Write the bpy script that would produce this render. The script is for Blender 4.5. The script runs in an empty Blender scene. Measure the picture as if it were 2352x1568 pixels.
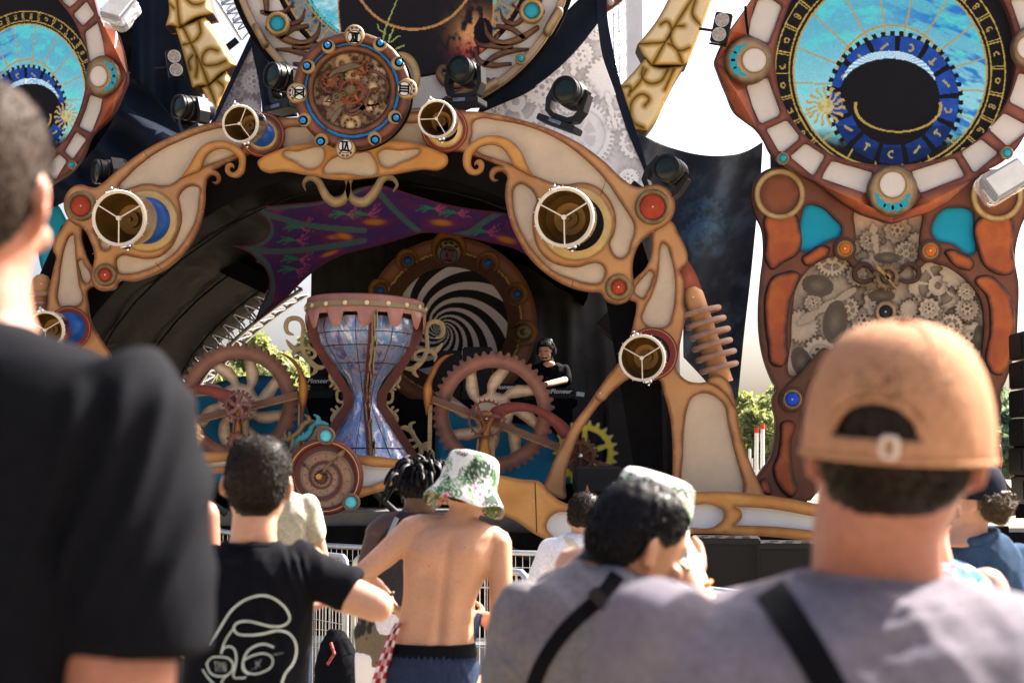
import bpy,bmesh,math,random
import numpy as np
from mathutils import Vector,Matrix,Euler,geometry
R=math.radians
random.seed(7)
rng=np.random.default_rng(7)
scene=bpy.context.scene
COL=scene.collection
# ------------------------------------------------------------------ camera, sky, sun, exposure
PITCH=R(5.44)
CAM_Z=1.65
cam=bpy.data.cameras.new('camera')
cam.sensor_width=36.0
cam.lens=50.0
cam.clip_start=0.05
cam.clip_end=3000
cam.dof.use_dof=True
cam.dof.focus_distance=12.6
cam.dof.aperture_fstop=4.2
cam_ob=bpy.data.objects.new('camera',cam)
COL.objects.link(cam_ob)
cam_ob.location=(0,0,CAM_Z)
cam_ob.rotation_euler=(R(90)+PITCH,0,0)
scene.camera=cam_ob
SUN_AZ,SUN_EL=R(58),R(44)
world=bpy.data.worlds.new('World')
scene.world=world
world.use_nodes=True
wn=world.node_tree.nodes
bg=wn['Background']
sky=wn.new('ShaderNodeTexSky')
sky.sky_type='NISHITA'
sky.sun_disc=False
sky.sun_elevation=SUN_EL
sky.sun_rotation=SUN_AZ
sky.altitude=0
sky.air_density=0.7
sky.dust_density=9.0
sky.ozone_density=0.3
world.node_tree.links.new(sky.outputs[0],bg.inputs[0])
bg.inputs[1].default_value=0.10
sl=bpy.data.lights.new('sun','SUN')
sl.energy=5.0
sl.angle=R(0.53)
sl.color=(1.0,0.94,0.86)
sun_ob=bpy.data.objects.new('sun',sl)
COL.objects.link(sun_ob)
sdir=Vector((math.sin(SUN_AZ)*math.cos(SUN_EL),math.cos(SUN_AZ)*math.cos(SUN_EL),math.sin(SUN_EL)))
sun_ob.rotation_euler=sdir.to_track_quat('Z','Y').to_euler()
sun_ob.location=(30,30,40)
vs=scene.view_settings
vs.view_transform='Standard'
vs.look='None'
vs.gamma=1.0
vs.use_curve_mapping=False
vs.exposure=2.15
scene.cycles.use_denoising=True
scene.cycles.max_bounces=8
scene.cycles.diffuse_bounces=4
scene.cycles.sample_clamp_indirect=8.0
# ------------------------------------------------------------------ helpers
F=50.0/36.0*2352.0
CP,SP=math.cos(PITCH),math.sin(PITCH)
def P(px,py,Y):
 u=(np.asarray(px,float)-1176.0)/F
 v=-(np.asarray(py,float)-784.0)/F
 t=np.asarray(Y,float)/(CP-v*SP)
 return np.stack([u*t,np.broadcast_to(np.asarray(Y,float),t.shape)if t.shape else t*0+Y,CAM_Z+t*(SP+v*CP)],-1)
def V(px,py,Y):
 return Vector(P(px,py,Y).tolist())
def U(Y):
 return Y/F
def tile(ox,oy,s):
 def f(pts):
  return[((p[0]/s+ox,p[1]/s+oy)+tuple(p[2:]))for p in pts]
 return f
T00,T10,T20=tile(0,0,3),tile(784,0,3),tile(1568,0,3)
T01,T11,T21=tile(0,522.5,3),tile(784,522.5,3),tile(1568,522.5,3)
T02,T12,T22=tile(0,1045,3),tile(784,1045,3),tile(1568,1045,3)
Q1=tile(980,232.7,3)
Q2=tile(1029,673.7,3)
Q3=tile(36.7,232.7,3)
Q4=tile(661.5,49,6)
Q5=tile(392,759.5,6)
Q6=tile(637,673.7,6)
Q7=tile(637,918.7,6)
Q8=tile(980,790,6)
# ---- numpy noise
def _h(ix,iy,s):
 n=(ix*374761393+iy*668265263+s*974634777)&0xFFFFFFFF
 n=((n^(n>>13))*1274126177)&0xFFFFFFFF
 return((n^(n>>16))&0xFFFF)/65535.0
def vnoise(x,y,s=0):
 x=np.asarray(x,float);y=np.asarray(y,float)
 ix=np.floor(x).astype(np.int64);iy=np.floor(y).astype(np.int64)
 fx=x-ix;fy=y-iy
 fx=fx*fx*(3-2*fx);fy=fy*fy*(3-2*fy)
 a=_h(ix,iy,s);b=_h(ix+1,iy,s);c=_h(ix,iy+1,s);d=_h(ix+1,iy+1,s)
 return(a*(1-fx)+b*fx)*(1-fy)+(c*(1-fx)+d*fx)*fy
def fbm(x,y,o=4,s=0):
 t=0;a=0.5
 for i in range(o):
  t=t+a*vnoise(x*2**i,y*2**i,s+i*17)
  a*=0.5
 return t/(1-0.5**o)
def sstep(a,b,x):
 t=np.clip((x-a)/(b-a+1e-12),0,1)
 return t*t*(3-2*t)
def mixc(c,d,t):
 t=np.asarray(t)[...,None]
 return np.asarray(c)*(1-t)+np.asarray(d)*t
# ---- objects
WL={}
def wl(o):
 return WL.get(o.name,Vector((0,0,0)))
def thing(name,label,cat,loc,group=None):
 o=bpy.data.objects.new(name,None)
 o.empty_display_size=0.2
 COL.objects.link(o)
 o.location=loc
 WL[o.name]=Vector(loc)
 o['label']=label;o['category']=cat
 if group:o['group']=group
 return o
def tag(o,label=None,cat=None,group=None,kind=None):
 if label:o['label']=label
 if cat:o['category']=cat
 if group:o['group']=group
 if kind:o['kind']=kind
 return o
def mk(name,verts,faces,m,parent=None,smooth=False,ed=None,col=None,origin=None):
 verts=np.asarray(verts,float)
 if origin is None:
  origin=(verts.min(0)+verts.max(0))/2
 origin=Vector(np.asarray(origin).tolist())
 me=bpy.data.meshes.new(name)
 me.from_pydata((verts-np.array(origin)).tolist(),[],[list(map(int,f))for f in faces])
 if smooth:
  me.polygons.foreach_set('use_smooth',np.ones(len(me.polygons),bool))
 if ed is not None:
  a=me.attributes.new('ed','FLOAT','POINT')
  a.data.foreach_set('value',np.asarray(ed,np.float32))
 if col is not None:
  a=me.attributes.new('col','FLOAT_COLOR','POINT')
  c4=np.ones((len(verts),4),np.float32);c4[:,:3]=col
  a.data.foreach_set('color',c4 .ravel())
 if m is not None:
  me.materials.append(m)
 me.update()
 o=bpy.data.objects.new(name,me)
 COL.objects.link(o)
 if parent is not None:
  o.parent=parent
  o.location=origin-wl(parent)
 else:
  o.location=origin
 WL[o.name]=origin
 return o
def smooth_loop(pts,step=3.0,closed=True):
 n=len(pts)
 p=np.array([q[:2]for q in pts],float)
 cor=[len(q)>2 and bool(q[2])for q in pts]
 out=[]
 segs=n if closed else n-1
 d=np.linalg.norm(np.roll(p,-1,0)-p,axis=1)+1e-9
 u=(np.roll(p,-1,0)-p)/d[:,None]
 tan=np.zeros_like(p)
 for i in range(n):
  a=u[i-1];b=u[i]
  if not closed and i==0:a=b
  if not closed and i==n-1:b=a
  wa,wb=d[i],d[i-1]
  t=a*wa+b*wb
  L=np.linalg.norm(t)
  tan[i]=t/L if L>1e-9 else b
 for i in range(segs):
  j=(i+1)%n
  L=d[i]
  m0=(u[i]if cor[i]else tan[i])*L
  m1=(u[i]if cor[j]else tan[j])*L
  k=max(1,int(L/step))
  for q in range(k):
   t=q/k
   h00=2*t**3-3*t**2+1;h10=t**3-2*t**2+t
   h01=-2*t**3+3*t**2;h11=t**3-t**2
   out.append(h00*p[i]+h10*m0+h01*p[j]+h11*m1)
 if not closed:
  out.append(p[-1])
 return np.array(out)
def inside(pt,loop):
 x,y=pt[:,0],pt[:,1]
 res=np.zeros(len(pt),bool)
 a=loop;b=np.roll(loop,-1,0)
 for(x0,y0),(x1,y1)in zip(a,b):
  if y0==y1:continue
  c=((y0>y)!=(y1>y))&(x<(x1-x0)*(y-y0)/(y1-y0)+x0)
  res^=c
 return res
def segdist(pt,loops,closed=True):
 best=np.full(len(pt),1e9)
 for lp in loops:
  a=lp if closed else lp[:-1]
  b=np.roll(lp,-1,0)if closed else lp[1:]
  for i0 in range(0,len(a),64):
   A=a[i0:i0+64];B=b[i0:i0+64]
   ab=B-A
   L2=(ab**2).sum(1)+1e-12
   for j0 in range(0,len(pt),20000):
    q=pt[j0:j0+20000]
    ap=q[:,None,:]-A[None]
    t=np.clip((ap*ab[None]).sum(2)/L2[None],0,1)
    dd=((ap-t[...,None]*ab[None])**2).sum(2).min(1)
    best[j0:j0+20000]=np.minimum(best[j0:j0+20000],dd)
 return np.sqrt(best)
def tri2d(loops,h):
 allp=np.concatenate(loops)
 edges=[]
 k=0
 for lp in loops:
  n=len(lp)
  edges+=[(k+i,k+(i+1)%n)for i in range(n)]
  k+=n
 pts=allp
 if h:
  lo=loops[0].min(0);hi=loops[0].max(0)
  gx,gy=np.meshgrid(np.arange(lo[0],hi[0],h),np.arange(lo[1],hi[1],h*0.87))
  gx=gx+(np.arange(gx.shape[0])[:,None]%2)*h*0.5
  g=np.stack([gx.ravel(),gy.ravel()],1)
  g+=rng.uniform(-0.08,0.08,g.shape)*h
  ok=inside(g,loops[0])
  for lp in loops[1:]:
   ok&=~inside(g,lp)
  g=g[ok]
  if len(g):
   g=g[segdist(g,loops)>0.45*h]
   pts=np.concatenate([allp,g])
 vs_,es_,fs_,*_=geometry.delaunay_2d_cdt([Vector((float(a),float(b)))for a,b in pts],edges,[],0,1e-5)
 vv=np.array([tuple(v)for v in vs_])
 ff=np.array([tuple(f)for f in fs_])
 cen=vv[ff].mean(1)
 ok=inside(cen,loops[0])
 for lp in loops[1:]:
  ok&=~inside(cen,lp)
 return vv,ff[ok]
def plate(name,outline,Y,thick,m,parent=None,holes=(),h=6.0,puff=0.0,pw=None,paint=None,sm=True,step=3.0,yf=None,smooth=None,back=False):
 loops=[]
 for lp in[outline]+list(holes):
  loops.append(smooth_loop(lp,step)if sm else np.asarray([q[:2]for q in lp],float))
 vv,ff=tri2d(loops,h)
 d=segdist(vv,loops)
 Ys=np.full(len(vv),float(Y))
 if yf is not None:
  Ys=Ys+yf(vv[:,0],vv[:,1])
 if puff:
  w=pw or 10.0
  s=np.clip(d/w,0,1)
  Ys=Ys-puff*np.sqrt(np.clip(1-(1-s)**2,0,1))
 W=P(vv[:,0],vv[:,1],Ys)
 ed=d*U(Y)
 col=paint(vv[:,0],vv[:,1],d)if paint is not None else None
 faces=ff.tolist()
 if thick:
  from collections import Counter
  cnt={}
  for f in faces:
   for a,b in((f[0],f[1]),(f[1],f[2]),(f[2],f[0])):
    key=(a,b)if a<b else(b,a)
    cnt[key]=None if key in cnt else(a,b)
  be=[e for e in cnt.values()if e is not None]
  bv=sorted({i for e in be for i in e})
  mp={v:len(W)+i for i,v in enumerate(bv)}
  Wb=W[bv].copy();Wb[:,1]+=thick
  W=np.concatenate([W,Wb])
  ed=np.concatenate([ed,np.zeros(len(bv))])
  if col is not None:col=np.concatenate([col,col[bv]*0.8])
  faces=faces+[[b,a,mp[a],mp[b]]for a,b in be]
  if back:
   n0=len(W)
   Wk=W[:len(vv)].copy();Wk[:,1]=Wk[:,1]+thick
   W=np.concatenate([W,Wk]);ed=np.concatenate([ed,ed[:len(vv)]])
   if col is not None:col=np.concatenate([col,col[:len(vv)]])
   faces=faces+[[f[2]+n0,f[1]+n0,f[0]+n0]for f in ff.tolist()]
 if smooth is None:smooth=bool(puff)or yf is not None
 return mk(name,W,faces,m,parent,smooth=smooth,ed=ed,col=col)
def circ(cx,cy,rx,ry=None,n=56,a0=0):
 ry=rx if ry is None else ry
 return[(cx+rx*math.cos(a0+2*math.pi*i/n),cy+ry*math.sin(a0+2*math.pi*i/n))for i in range(n)]
def strip(path,widths,step=3.0,cap=True):
 p=smooth_loop(path,step,closed=False)
 cp=np.array([q[:2]for q in path],float)
 idx=[int(np.argmin(((p-c)**2).sum(1)))for c in cp]
 idx[0]=0;idx[-1]=len(p)-1
 for i in range(1,len(idx)):idx[i]=max(idx[i],idx[i-1]+1)
 w=np.interp(np.arange(len(p)),idx,widths)
 t=np.gradient(p,axis=0)
 t/=np.linalg.norm(t,axis=1)[:,None]+1e-9
 n=np.stack([-t[:,1],t[:,0]],1)
 a=p+n*w[:,None];b=p-n*w[:,None]
 out=list(a)
 if cap and w[-1]>1.5:
  for k in range(1,6):
   th=math.pi*k/6
   out.append(p[-1]+w[-1]*(n[-1]*math.cos(th)+t[-1]*math.sin(th)))
 out+=list(b[::-1])
 if cap and w[0]>1.5:
  for k in range(1,6):
   th=math.pi*k/6
   out.append(p[0]+w[0]*(-n[0]*math.cos(th)-t[0]*math.sin(th)))
 return[tuple(q)for q in out]
def stroke(name,path,widths,Y,thick,m,parent=None,h=5.0,step=3.0,**k):
 o=strip(path,widths,step)
 try:
  return plate(name,o,Y,thick,m,parent,h=h,sm=False,**k)
 except Exception:
  return None
def gearline(cx,cy,r,depth,n,kind='round',rot=0,asp=1.0):
 out=[]
 for i in range(n):
  a=rot+2*math.pi*i/n
  da=2*math.pi/n
  if kind=='round':
   prof=[(0.0,1),(0.14,.93),(0.24,.5),(0.36,.06),(0.5,0),(0.64,.06),(0.76,.5),(0.86,.93)]
  elif kind=='square':
   prof=[(-.24,1),(0,1.02),(.24,1),(.30,0),(.5,0),(.70,0)]
  elif kind=='hook':
   prof=[(0,1),(.12,.75),(.3,.15),(.55,0),(.85,.1),(.97,.8)]
  else:
   prof=[(0,1),(.5,0)]
  for f,q in prof:
   rr=r-depth*(1-q)
   th=a+f*da
   out.append((cx+rr*math.cos(th)*asp,cy+rr*math.sin(th)))
 return out
def sector(cx,cy,r0,r1,a,w0,w1,tw=0.0,asp=1.0,k=8):
 out=[]
 for i in range(k+1):
  th=a+tw+w1*(2*i/k-1)
  out.append((cx+asp*r1*math.cos(th),cy+r1*math.sin(th)))
 for s in(0.66,0.33):
  rr=r0+(r1-r0)*s;th=a+tw*s+(w0+(w1-w0)*s)
  out.append((cx+asp*rr*math.cos(th),cy+rr*math.sin(th)))
 for i in range(5):
  th=a+w0*(1-2*i/4)
  out.append((cx+asp*r0*math.cos(th),cy+r0*math.sin(th)))
 for s in(0.33,0.66):
  rr=r0+(r1-r0)*s;th=a+tw*s-(w0+(w1-w0)*s)
  out.append((cx+asp*rr*math.cos(th),cy+rr*math.sin(th)))
 return out
def lathe(name,prof,org,axis,m,parent=None,n=40,smooth=True,ref=None,aspect=1.0,col=None,caps=True):
 org=np.array(org,float);ax=np.array(axis,float);ax/=np.linalg.norm(ax)
 rf=np.array(ref if ref is not None else((0,0,1)if abs(ax[2])<.9 else(1,0,0)),float)
 e1=np.cross(rf,ax);e1/=np.linalg.norm(e1)
 e2=np.cross(ax,e1)
 V_,F_=[],[]
 th=np.arange(n)*2*math.pi/n
 for r_,t_ in prof:
  ring=org+ax*t_+r_*(np.cos(th)[:,None]*e1*aspect+np.sin(th)[:,None]*e2)
  V_.append(ring)
 V_=np.concatenate(V_)
 for k in range(len(prof)-1):
  for i in range(n):
   j=(i+1)%n
   F_.append((k*n+i,k*n+j,(k+1)*n+j,(k+1)*n+i))
 if caps and prof[0][0]>1e-4:F_.append(tuple(range(n-1,-1,-1)))
 if caps and prof[-1][0]>1e-4:F_.append(tuple((len(prof)-1)*n+i for i in range(n)))
 o=mk(name,V_,F_,m,parent,smooth=False,col=col)
 if smooth:shade(o)
 return o
def shade(o,ang=35):
 me=o.data
 bm=bmesh.new();bm.from_mesh(me)
 bmesh.ops.remove_doubles(bm,verts=bm.verts,dist=1e-5)
 lim=R(ang)
 for f in bm.faces:f.smooth=True
 for e in bm.edges:
  e.smooth=not(len(e.link_faces)==2 and e.calc_face_angle(0)>lim)
 bm.to_mesh(me);bm.free()
def tube(name,pts,r,m,parent=None,n=8,caps=True):
 p=np.array([tuple(q)for q in pts],float)
 rs=np.full(len(p),float(r))if np.isscalar(r)else np.asarray(r,float)
 t=np.gradient(p,axis=0)
 t/=np.linalg.norm(t,axis=1)[:,None]+1e-12
 ref=np.array([0,0,1.0])if abs(t[0][2])<.9 else np.array([1.0,0,0])
 V_,F_=[],[]
 e1=np.cross(ref,t[0]);e1/=np.linalg.norm(e1)
 th=np.arange(n)*2*math.pi/n
 for i in range(len(p)):
  e1=e1-t[i]*np.dot(e1,t[i]);e1/=np.linalg.norm(e1)+1e-12
  e2=np.cross(t[i],e1)
  V_.append(p[i]+rs[i]*(np.cos(th)[:,None]*e1+np.sin(th)[:,None]*e2))
 V_=np.concatenate(V_)
 for k in range(len(p)-1):
  for i in range(n):
   j=(i+1)%n
   F_.append((k*n+i,k*n+j,(k+1)*n+j,(k+1)*n+i))
 if caps:
  F_.append(tuple(range(n-1,-1,-1)));F_.append(tuple((len(p)-1)*n+i for i in range(n)))
 if m is None and parent is None and name is None:
  return V_,F_
 o=mk(name,V_,F_,m,parent,smooth=False)
 shade(o,50)
 return o
class MB:
 def __init__(s):s.v=[];s.f=[];s.n=0
 def add(s,v,f):
  v=np.asarray(v,float)
  s.v.append(v);s.f+=[tuple(i+s.n for i in q)for q in f];s.n+=len(v)
  return s
 def tube(s,pts,r,n=6):
  return s.add(*tube(None,pts,r,None,n=n))
 def box(s,c,size,M=None):
  sx,sy,sz=[q/2 for q in size]
  v=np.array([(x,y,z)for x in(-sx,sx)for y in(-sy,sy)for z in(-sz,sz)])
  if M is not None:v=v@np.array(M.to_3x3()).T
  v=v+np.array(tuple(c))
  return s.add(v,[(0,1,3,2),(4,6,7,5),(0,4,5,1),(2,3,7,6),(0,2,6,4),(1,5,7,3)])
 def build(s,name,m,parent=None,bevel=0,smooth=None):
  o=mk(name,np.concatenate(s.v),s.f,m,parent)
  if bevel:
   bm=bmesh.new();bm.from_mesh(o.data)
   bmesh.ops.bevel(bm,geom=list(bm.edges),offset=bevel,segments=2,affect='EDGES',clamp_overlap=True)
   bm.to_mesh(o.data);bm.free()
  if smooth:shade(o,smooth)
  return o
def box(name,c,size,m,parent=None,M=None,bevel=0.0):
 return MB().box(c,size,M).build(name,m,parent,bevel)
def dome(name,px,py,r,Y,hgt,m,parent=None,n=32,ry=None):
 c=P(px,py,Y)
 rad=r*U(Y)
 prof=[(rad*math.cos(a),hgt*math.sin(a))for a in np.linspace(0,math.pi/2-.05,9)]+[(0.0001,hgt)]
 return lathe(name,prof,c,(0,-1,0),m,parent,n=n,aspect=1.0)
def bolt(px,py,Y,m,parent,r=2.0):
 return dome('bolt',px,py,r,Y,r*U(Y)*.8,m,parent,n=10)
# ------------------------------------------------------------------ materials
MATS={}
def mat(name,col,rough=.55,metal=0.0,edge=None,ew=.03,e0=0.0,mott=.12,ms=5.0,grain=.05,bump=.0,bs=120.0,spec=.22,trans=0.0,sss=0.0,emis=None,es=0.0,sheen=0.0,coat=0.0,streak=0.0,alt=None,scuff=0.0):
 if name in MATS:return MATS[name]
 m=bpy.data.materials.new(name);m.use_nodes=True
 nt=m.node_tree;N=nt.nodes;L=nt.links
 b=N['Principled BSDF']
 b.inputs['Roughness'].default_value=rough
 b.inputs['Metallic'].default_value=metal
 b.inputs['Specular IOR Level'].default_value=spec
 b.inputs['Transmission Weight'].default_value=trans
 b.inputs['Coat Weight'].default_value=coat
 if sheen:b.inputs['Sheen Weight'].default_value=sheen
 if sss:
  b.inputs['Subsurface Weight'].default_value=sss
  b.inputs['Subsurface Radius'].default_value=(1.0,.35,.18)
  b.inputs['Subsurface Scale'].default_value=.02
 tc=N.new('ShaderNodeTexCoord')
 c=N.new('ShaderNodeRGB');c.outputs[0].default_value=(*col,1)
 cur=c.outputs[0]
 if alt is not None:
  na=N.new('ShaderNodeTexNoise');na.inputs['Scale'].default_value=2.3;na.inputs['Detail'].default_value=3;na.inputs['Distortion'].default_value=.6
  L.new(tc.outputs['Object'],na.inputs['Vector'])
  ra=N.new('ShaderNodeMapRange');ra.inputs['From Min'].default_value=.42;ra.inputs['From Max'].default_value=.62
  L.new(na.outputs['Fac'],ra.inputs['Value'])
  xa=N.new('ShaderNodeMix');xa.data_type='RGBA';xa.inputs['B'].default_value=(*alt,1)
  L.new(ra.outputs[0],xa.inputs['Factor']);L.new(cur,xa.inputs['A']);cur=xa.outputs['Result']
 if edge is not None:
  at=N.new('ShaderNodeAttribute');at.attribute_name='ed'
  nz=N.new('ShaderNodeTexNoise');nz.inputs['Scale'].default_value=9;nz.inputs['Detail'].default_value=3
  L.new(tc.outputs['Object'],nz.inputs['Vector'])
  ad=N.new('ShaderNodeMath');ad.operation='MULTIPLY_ADD'
  L.new(nz.outputs['Fac'],ad.inputs[0]);ad.inputs[1].default_value=ew*.8
  sb=N.new('ShaderNodeMath');sb.operation='SUBTRACT';L.new(at.outputs['Fac'],sb.inputs[0]);sb.inputs[1].default_value=ew*.4
  L.new(sb.outputs[0],ad.inputs[2])
  mr=N.new('ShaderNodeMapRange');mr.interpolation_type='SMOOTHSTEP'
  mr.inputs['From Min'].default_value=e0;mr.inputs['From Max'].default_value=e0+ew
  L.new(ad.outputs[0],mr.inputs['Value'])
  mx=N.new('ShaderNodeMix');mx.data_type='RGBA'
  mx.inputs['A'].default_value=(*edge,1)
  L.new(mr.outputs[0],mx.inputs['Factor']);L.new(cur,mx.inputs['B'])
  cur=mx.outputs['Result']
 if mott:
  nz=N.new('ShaderNodeTexNoise');nz.inputs['Scale'].default_value=ms;nz.inputs['Detail'].default_value=5
  if streak:
   mp=N.new('ShaderNodeMapping');mp.inputs['Scale'].default_value=(1,1,streak)
   L.new(tc.outputs['Object'],mp.inputs[0]);L.new(mp.outputs[0],nz.inputs['Vector'])
  else:
   L.new(tc.outputs['Object'],nz.inputs['Vector'])
  n2=N.new('ShaderNodeTexNoise');n2 .inputs['Scale'].default_value=90;n2 .inputs['Detail'].default_value=2
  L.new(tc.outputs['Object'],n2 .inputs['Vector'])
  mr=N.new('ShaderNodeMapRange');mr.inputs['From Min'].default_value=.25;mr.inputs['From Max'].default_value=.75
  mr.inputs['To Min'].default_value=1-mott;mr.inputs['To Max'].default_value=1+mott
  L.new(nz.outputs['Fac'],mr.inputs['Value'])
  m2=N.new('ShaderNodeMapRange');m2 .inputs['From Min'].default_value=.3;m2 .inputs['From Max'].default_value=.7
  m2 .inputs['To Min'].default_value=1-grain;m2 .inputs['To Max'].default_value=1+grain
  L.new(n2 .outputs['Fac'],m2 .inputs['Value'])
  mu=N.new('ShaderNodeMath');mu.operation='MULTIPLY';L.new(mr.outputs[0],mu.inputs[0]);L.new(m2 .outputs[0],mu.inputs[1])
  vm=N.new('ShaderNodeVectorMath');vm.operation='SCALE'
  L.new(cur,vm.inputs[0]);L.new(mu.outputs[0],vm.inputs['Scale'])
  cur=vm.outputs[0]
 if scuff:
  ns=N.new('ShaderNodeTexNoise');ns.inputs['Scale'].default_value=16;ns.inputs['Detail'].default_value=8;ns.inputs['Roughness'].default_value=.75
  L.new(tc.outputs['Object'],ns.inputs['Vector'])
  rs_=N.new('ShaderNodeMapRange');rs_.inputs['From Min'].default_value=.62;rs_.inputs['From Max'].default_value=.72;rs_.inputs['To Max'].default_value=scuff
  L.new(ns.outputs['Fac'],rs_.inputs['Value'])
  xs_=N.new('ShaderNodeMix');xs_.data_type='RGBA';xs_.inputs['B'].default_value=(.40,.30,.22,1)
  L.new(rs_.outputs[0],xs_.inputs['Factor']);L.new(cur,xs_.inputs['A']);cur=xs_.outputs['Result']
 L.new(cur,b.inputs['Base Color'])
 if bump:
  nb=N.new('ShaderNodeTexNoise');nb.inputs['Scale'].default_value=bs;nb.inputs['Detail'].default_value=4
  L.new(tc.outputs['Object'],nb.inputs['Vector'])
  bp=N.new('ShaderNodeBump');bp.inputs['Strength'].default_value=bump;bp.inputs['Distance'].default_value=.01
  L.new(nb.outputs['Fac'],bp.inputs['Height']);L.new(bp.outputs[0],b.inputs['Normal'])
 if emis is not None:
  b.inputs['Emission Color'].default_value=(*emis,1);b.inputs['Emission Strength'].default_value=es
 MATS[name]=m
 return m
def vmat(name,rough=.6,emit=0.0,spec=.3,led=0.0,bump=0.0,bs=150.0,sss=0.0,sheen=0.0,metal=0.0):
 if name in MATS:return MATS[name]
 m=bpy.data.materials.new(name);m.use_nodes=True
 nt=m.node_tree;N=nt.nodes;L=nt.links
 b=N['Principled BSDF']
 b.inputs['Roughness'].default_value=rough;b.inputs['Specular IOR Level'].default_value=spec
 b.inputs['Metallic'].default_value=metal
 if sheen:b.inputs['Sheen Weight'].default_value=sheen
 if sss:
  b.inputs['Subsurface Weight'].default_value=sss
  b.inputs['Subsurface Radius'].default_value=(1.0,.35,.18)
  b.inputs['Subsurface Scale'].default_value=.015
 at=N.new('ShaderNodeAttribute');at.attribute_name='col'
 tc=N.new('ShaderNodeTexCoord')
 if emit:
  b.inputs['Base Color'].default_value=(.004,.0036,.004,1);b.inputs['Specular IOR Level'].default_value=.1
  cur=at.outputs['Color']
  if led:
   sp=N.new('ShaderNodeSeparateXYZ');L.new(tc.outputs['Object'],sp.inputs[0])
   fac=None
   for ax in('X','Z'):
    mu=N.new('ShaderNodeMath');mu.operation='MULTIPLY';L.new(sp.outputs[ax],mu.inputs[0]);mu.inputs[1].default_value=led
    si=N.new('ShaderNodeMath');si.operation='SINE';L.new(mu.outputs[0],si.inputs[0])
    mr=N.new('ShaderNodeMapRange');L.new(si.outputs[0],mr.inputs['Value'])
    mr.inputs['From Min'].default_value=-1;mr.inputs['To Min'].default_value=.35;mr.inputs['To Max'].default_value=1.25
    if fac is None:fac=mr.outputs[0]
    else:
     mm=N.new('ShaderNodeMath');mm.operation='MULTIPLY';L.new(fac,mm.inputs[0]);L.new(mr.outputs[0],mm.inputs[1]);fac=mm.outputs[0]
   vm=N.new('ShaderNodeVectorMath');vm.operation='SCALE';L.new(cur,vm.inputs[0]);L.new(fac,vm.inputs['Scale']);cur=vm.outputs[0]
  L.new(cur,b.inputs['Emission Color']);b.inputs['Emission Strength'].default_value=emit
 else:
  n2=N.new('ShaderNodeTexNoise');n2 .inputs['Scale'].default_value=80;n2 .inputs['Detail'].default_value=3
  L.new(tc.outputs['Object'],n2 .inputs['Vector'])
  m2=N.new('ShaderNodeMapRange');m2 .inputs['From Min'].default_value=.3;m2 .inputs['From Max'].default_value=.7
  m2 .inputs['To Min'].default_value=.93;m2 .inputs['To Max'].default_value=1.07
  L.new(n2 .outputs['Fac'],m2 .inputs['Value'])
  vm=N.new('ShaderNodeVectorMath');vm.operation='SCALE';L.new(at.outputs['Color'],vm.inputs[0]);L.new(m2 .outputs[0],vm.inputs['Scale'])
  L.new(vm.outputs[0],b.inputs['Base Color'])
 if bump:
  nb=N.new('ShaderNodeTexNoise');nb.inputs['Scale'].default_value=bs;nb.inputs['Detail'].default_value=4
  L.new(tc.outputs['Object'],nb.inputs['Vector'])
  bp=N.new('ShaderNodeBump');bp.inputs['Strength'].default_value=bump;bp.inputs['Distance'].default_value=.01
  L.new(nb.outputs['Fac'],bp.inputs['Height']);L.new(bp.outputs[0],b.inputs['Normal'])
 MATS[name]=m
 return m
M_CREAM=mat('cream_board',(.49,.385,.28),.7,alt=(.45,.355,.265),mott=.07,grain=.06,edge=(.40,.29,.19),ew=.03)
M_BROWN=mat('airbrushed_ochre',(.42,.207,.082),.5,edge=(.15,.056,.022),ew=.042,mott=.16,ms=3,alt=(.40,.215,.095),scuff=.3)
M_OCHRE=mat('ochre_swirl',(.46,.235,.065),.5,alt=(.44,.20,.05),scuff=.25,edge=(.24,.10,.03),ew=.035,mott=.12,ms=4)
M_LIP=mat('orange_lip',(.50,.25,.075),.5,alt=(.42,.185,.05),scuff=.3,edge=(.22,.095,.035),ew=.05,mott=.10,ms=2)
M_WHITE=mat('white_board',(.60,.60,.60),.7,mott=.04)
M_RUST=mat('rust_frame',(.19,.062,.042),.5,alt=(.24,.082,.05),scuff=.25,edge=(.085,.028,.022),ew=.045,mott=.14,ms=4)
M_RORANGE=mat('orange_panel',(.41,.105,.026),.5,alt=(.29,.066,.026),edge=(.022,.010,.011),ew=.06,mott=.22,ms=4)
M_FACET=mat('orange_facet',(.38,.105,.045),.45,edge=(.20,.05,.03),ew=.12,mott=.3,ms=3)
M_PALE=mat('pale_panel',(.58,.535,.50),.65,mott=.04,edge=(.50,.45,.42),ew=.03)
M_BRONZE=mat('bronze_paint',(.36,.245,.115),.5,edge=(.10,.062,.034),ew=.05,mott=.2,ms=7)
M_GOLD=mat('gold_paint',(.50,.34,.14),.5,edge=(.24,.15,.06),ew=.03,mott=.15,ms=8)
M_DGOLD=mat('dull_gold',(.29,.20,.085),.55,edge=(.12,.08,.04),ew=.04,mott=.15,ms=8)
M_CYAN=mat('turquoise',(.02,.42,.56),.4,mott=.08,edge=(.015,.30,.42),ew=.02)
M_TURQ=mat('turquoise_board',(.005,.30,.46),.5,mott=.08,edge=(.004,.14,.24),ew=.06)
M_BLUEB=mat('blue_board',(.004,.17,.36),.55,mott=.15,edge=(.002,.05,.10),ew=.09)
M_BLUE=mat('blue_dome',(.007,.06,.25),.35,mott=.2,ms=14)
M_BBLUE=mat('bright_blue',(.015,.25,.72),.4,mott=.1)
M_RED=mat('red_dome',(.29,.038,.014),.6,mott=.35,ms=9,spec=.2)
M_ORDOME=mat('orange_dome',(.50,.12,.012),.5,mott=.15,spec=.2)
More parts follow.
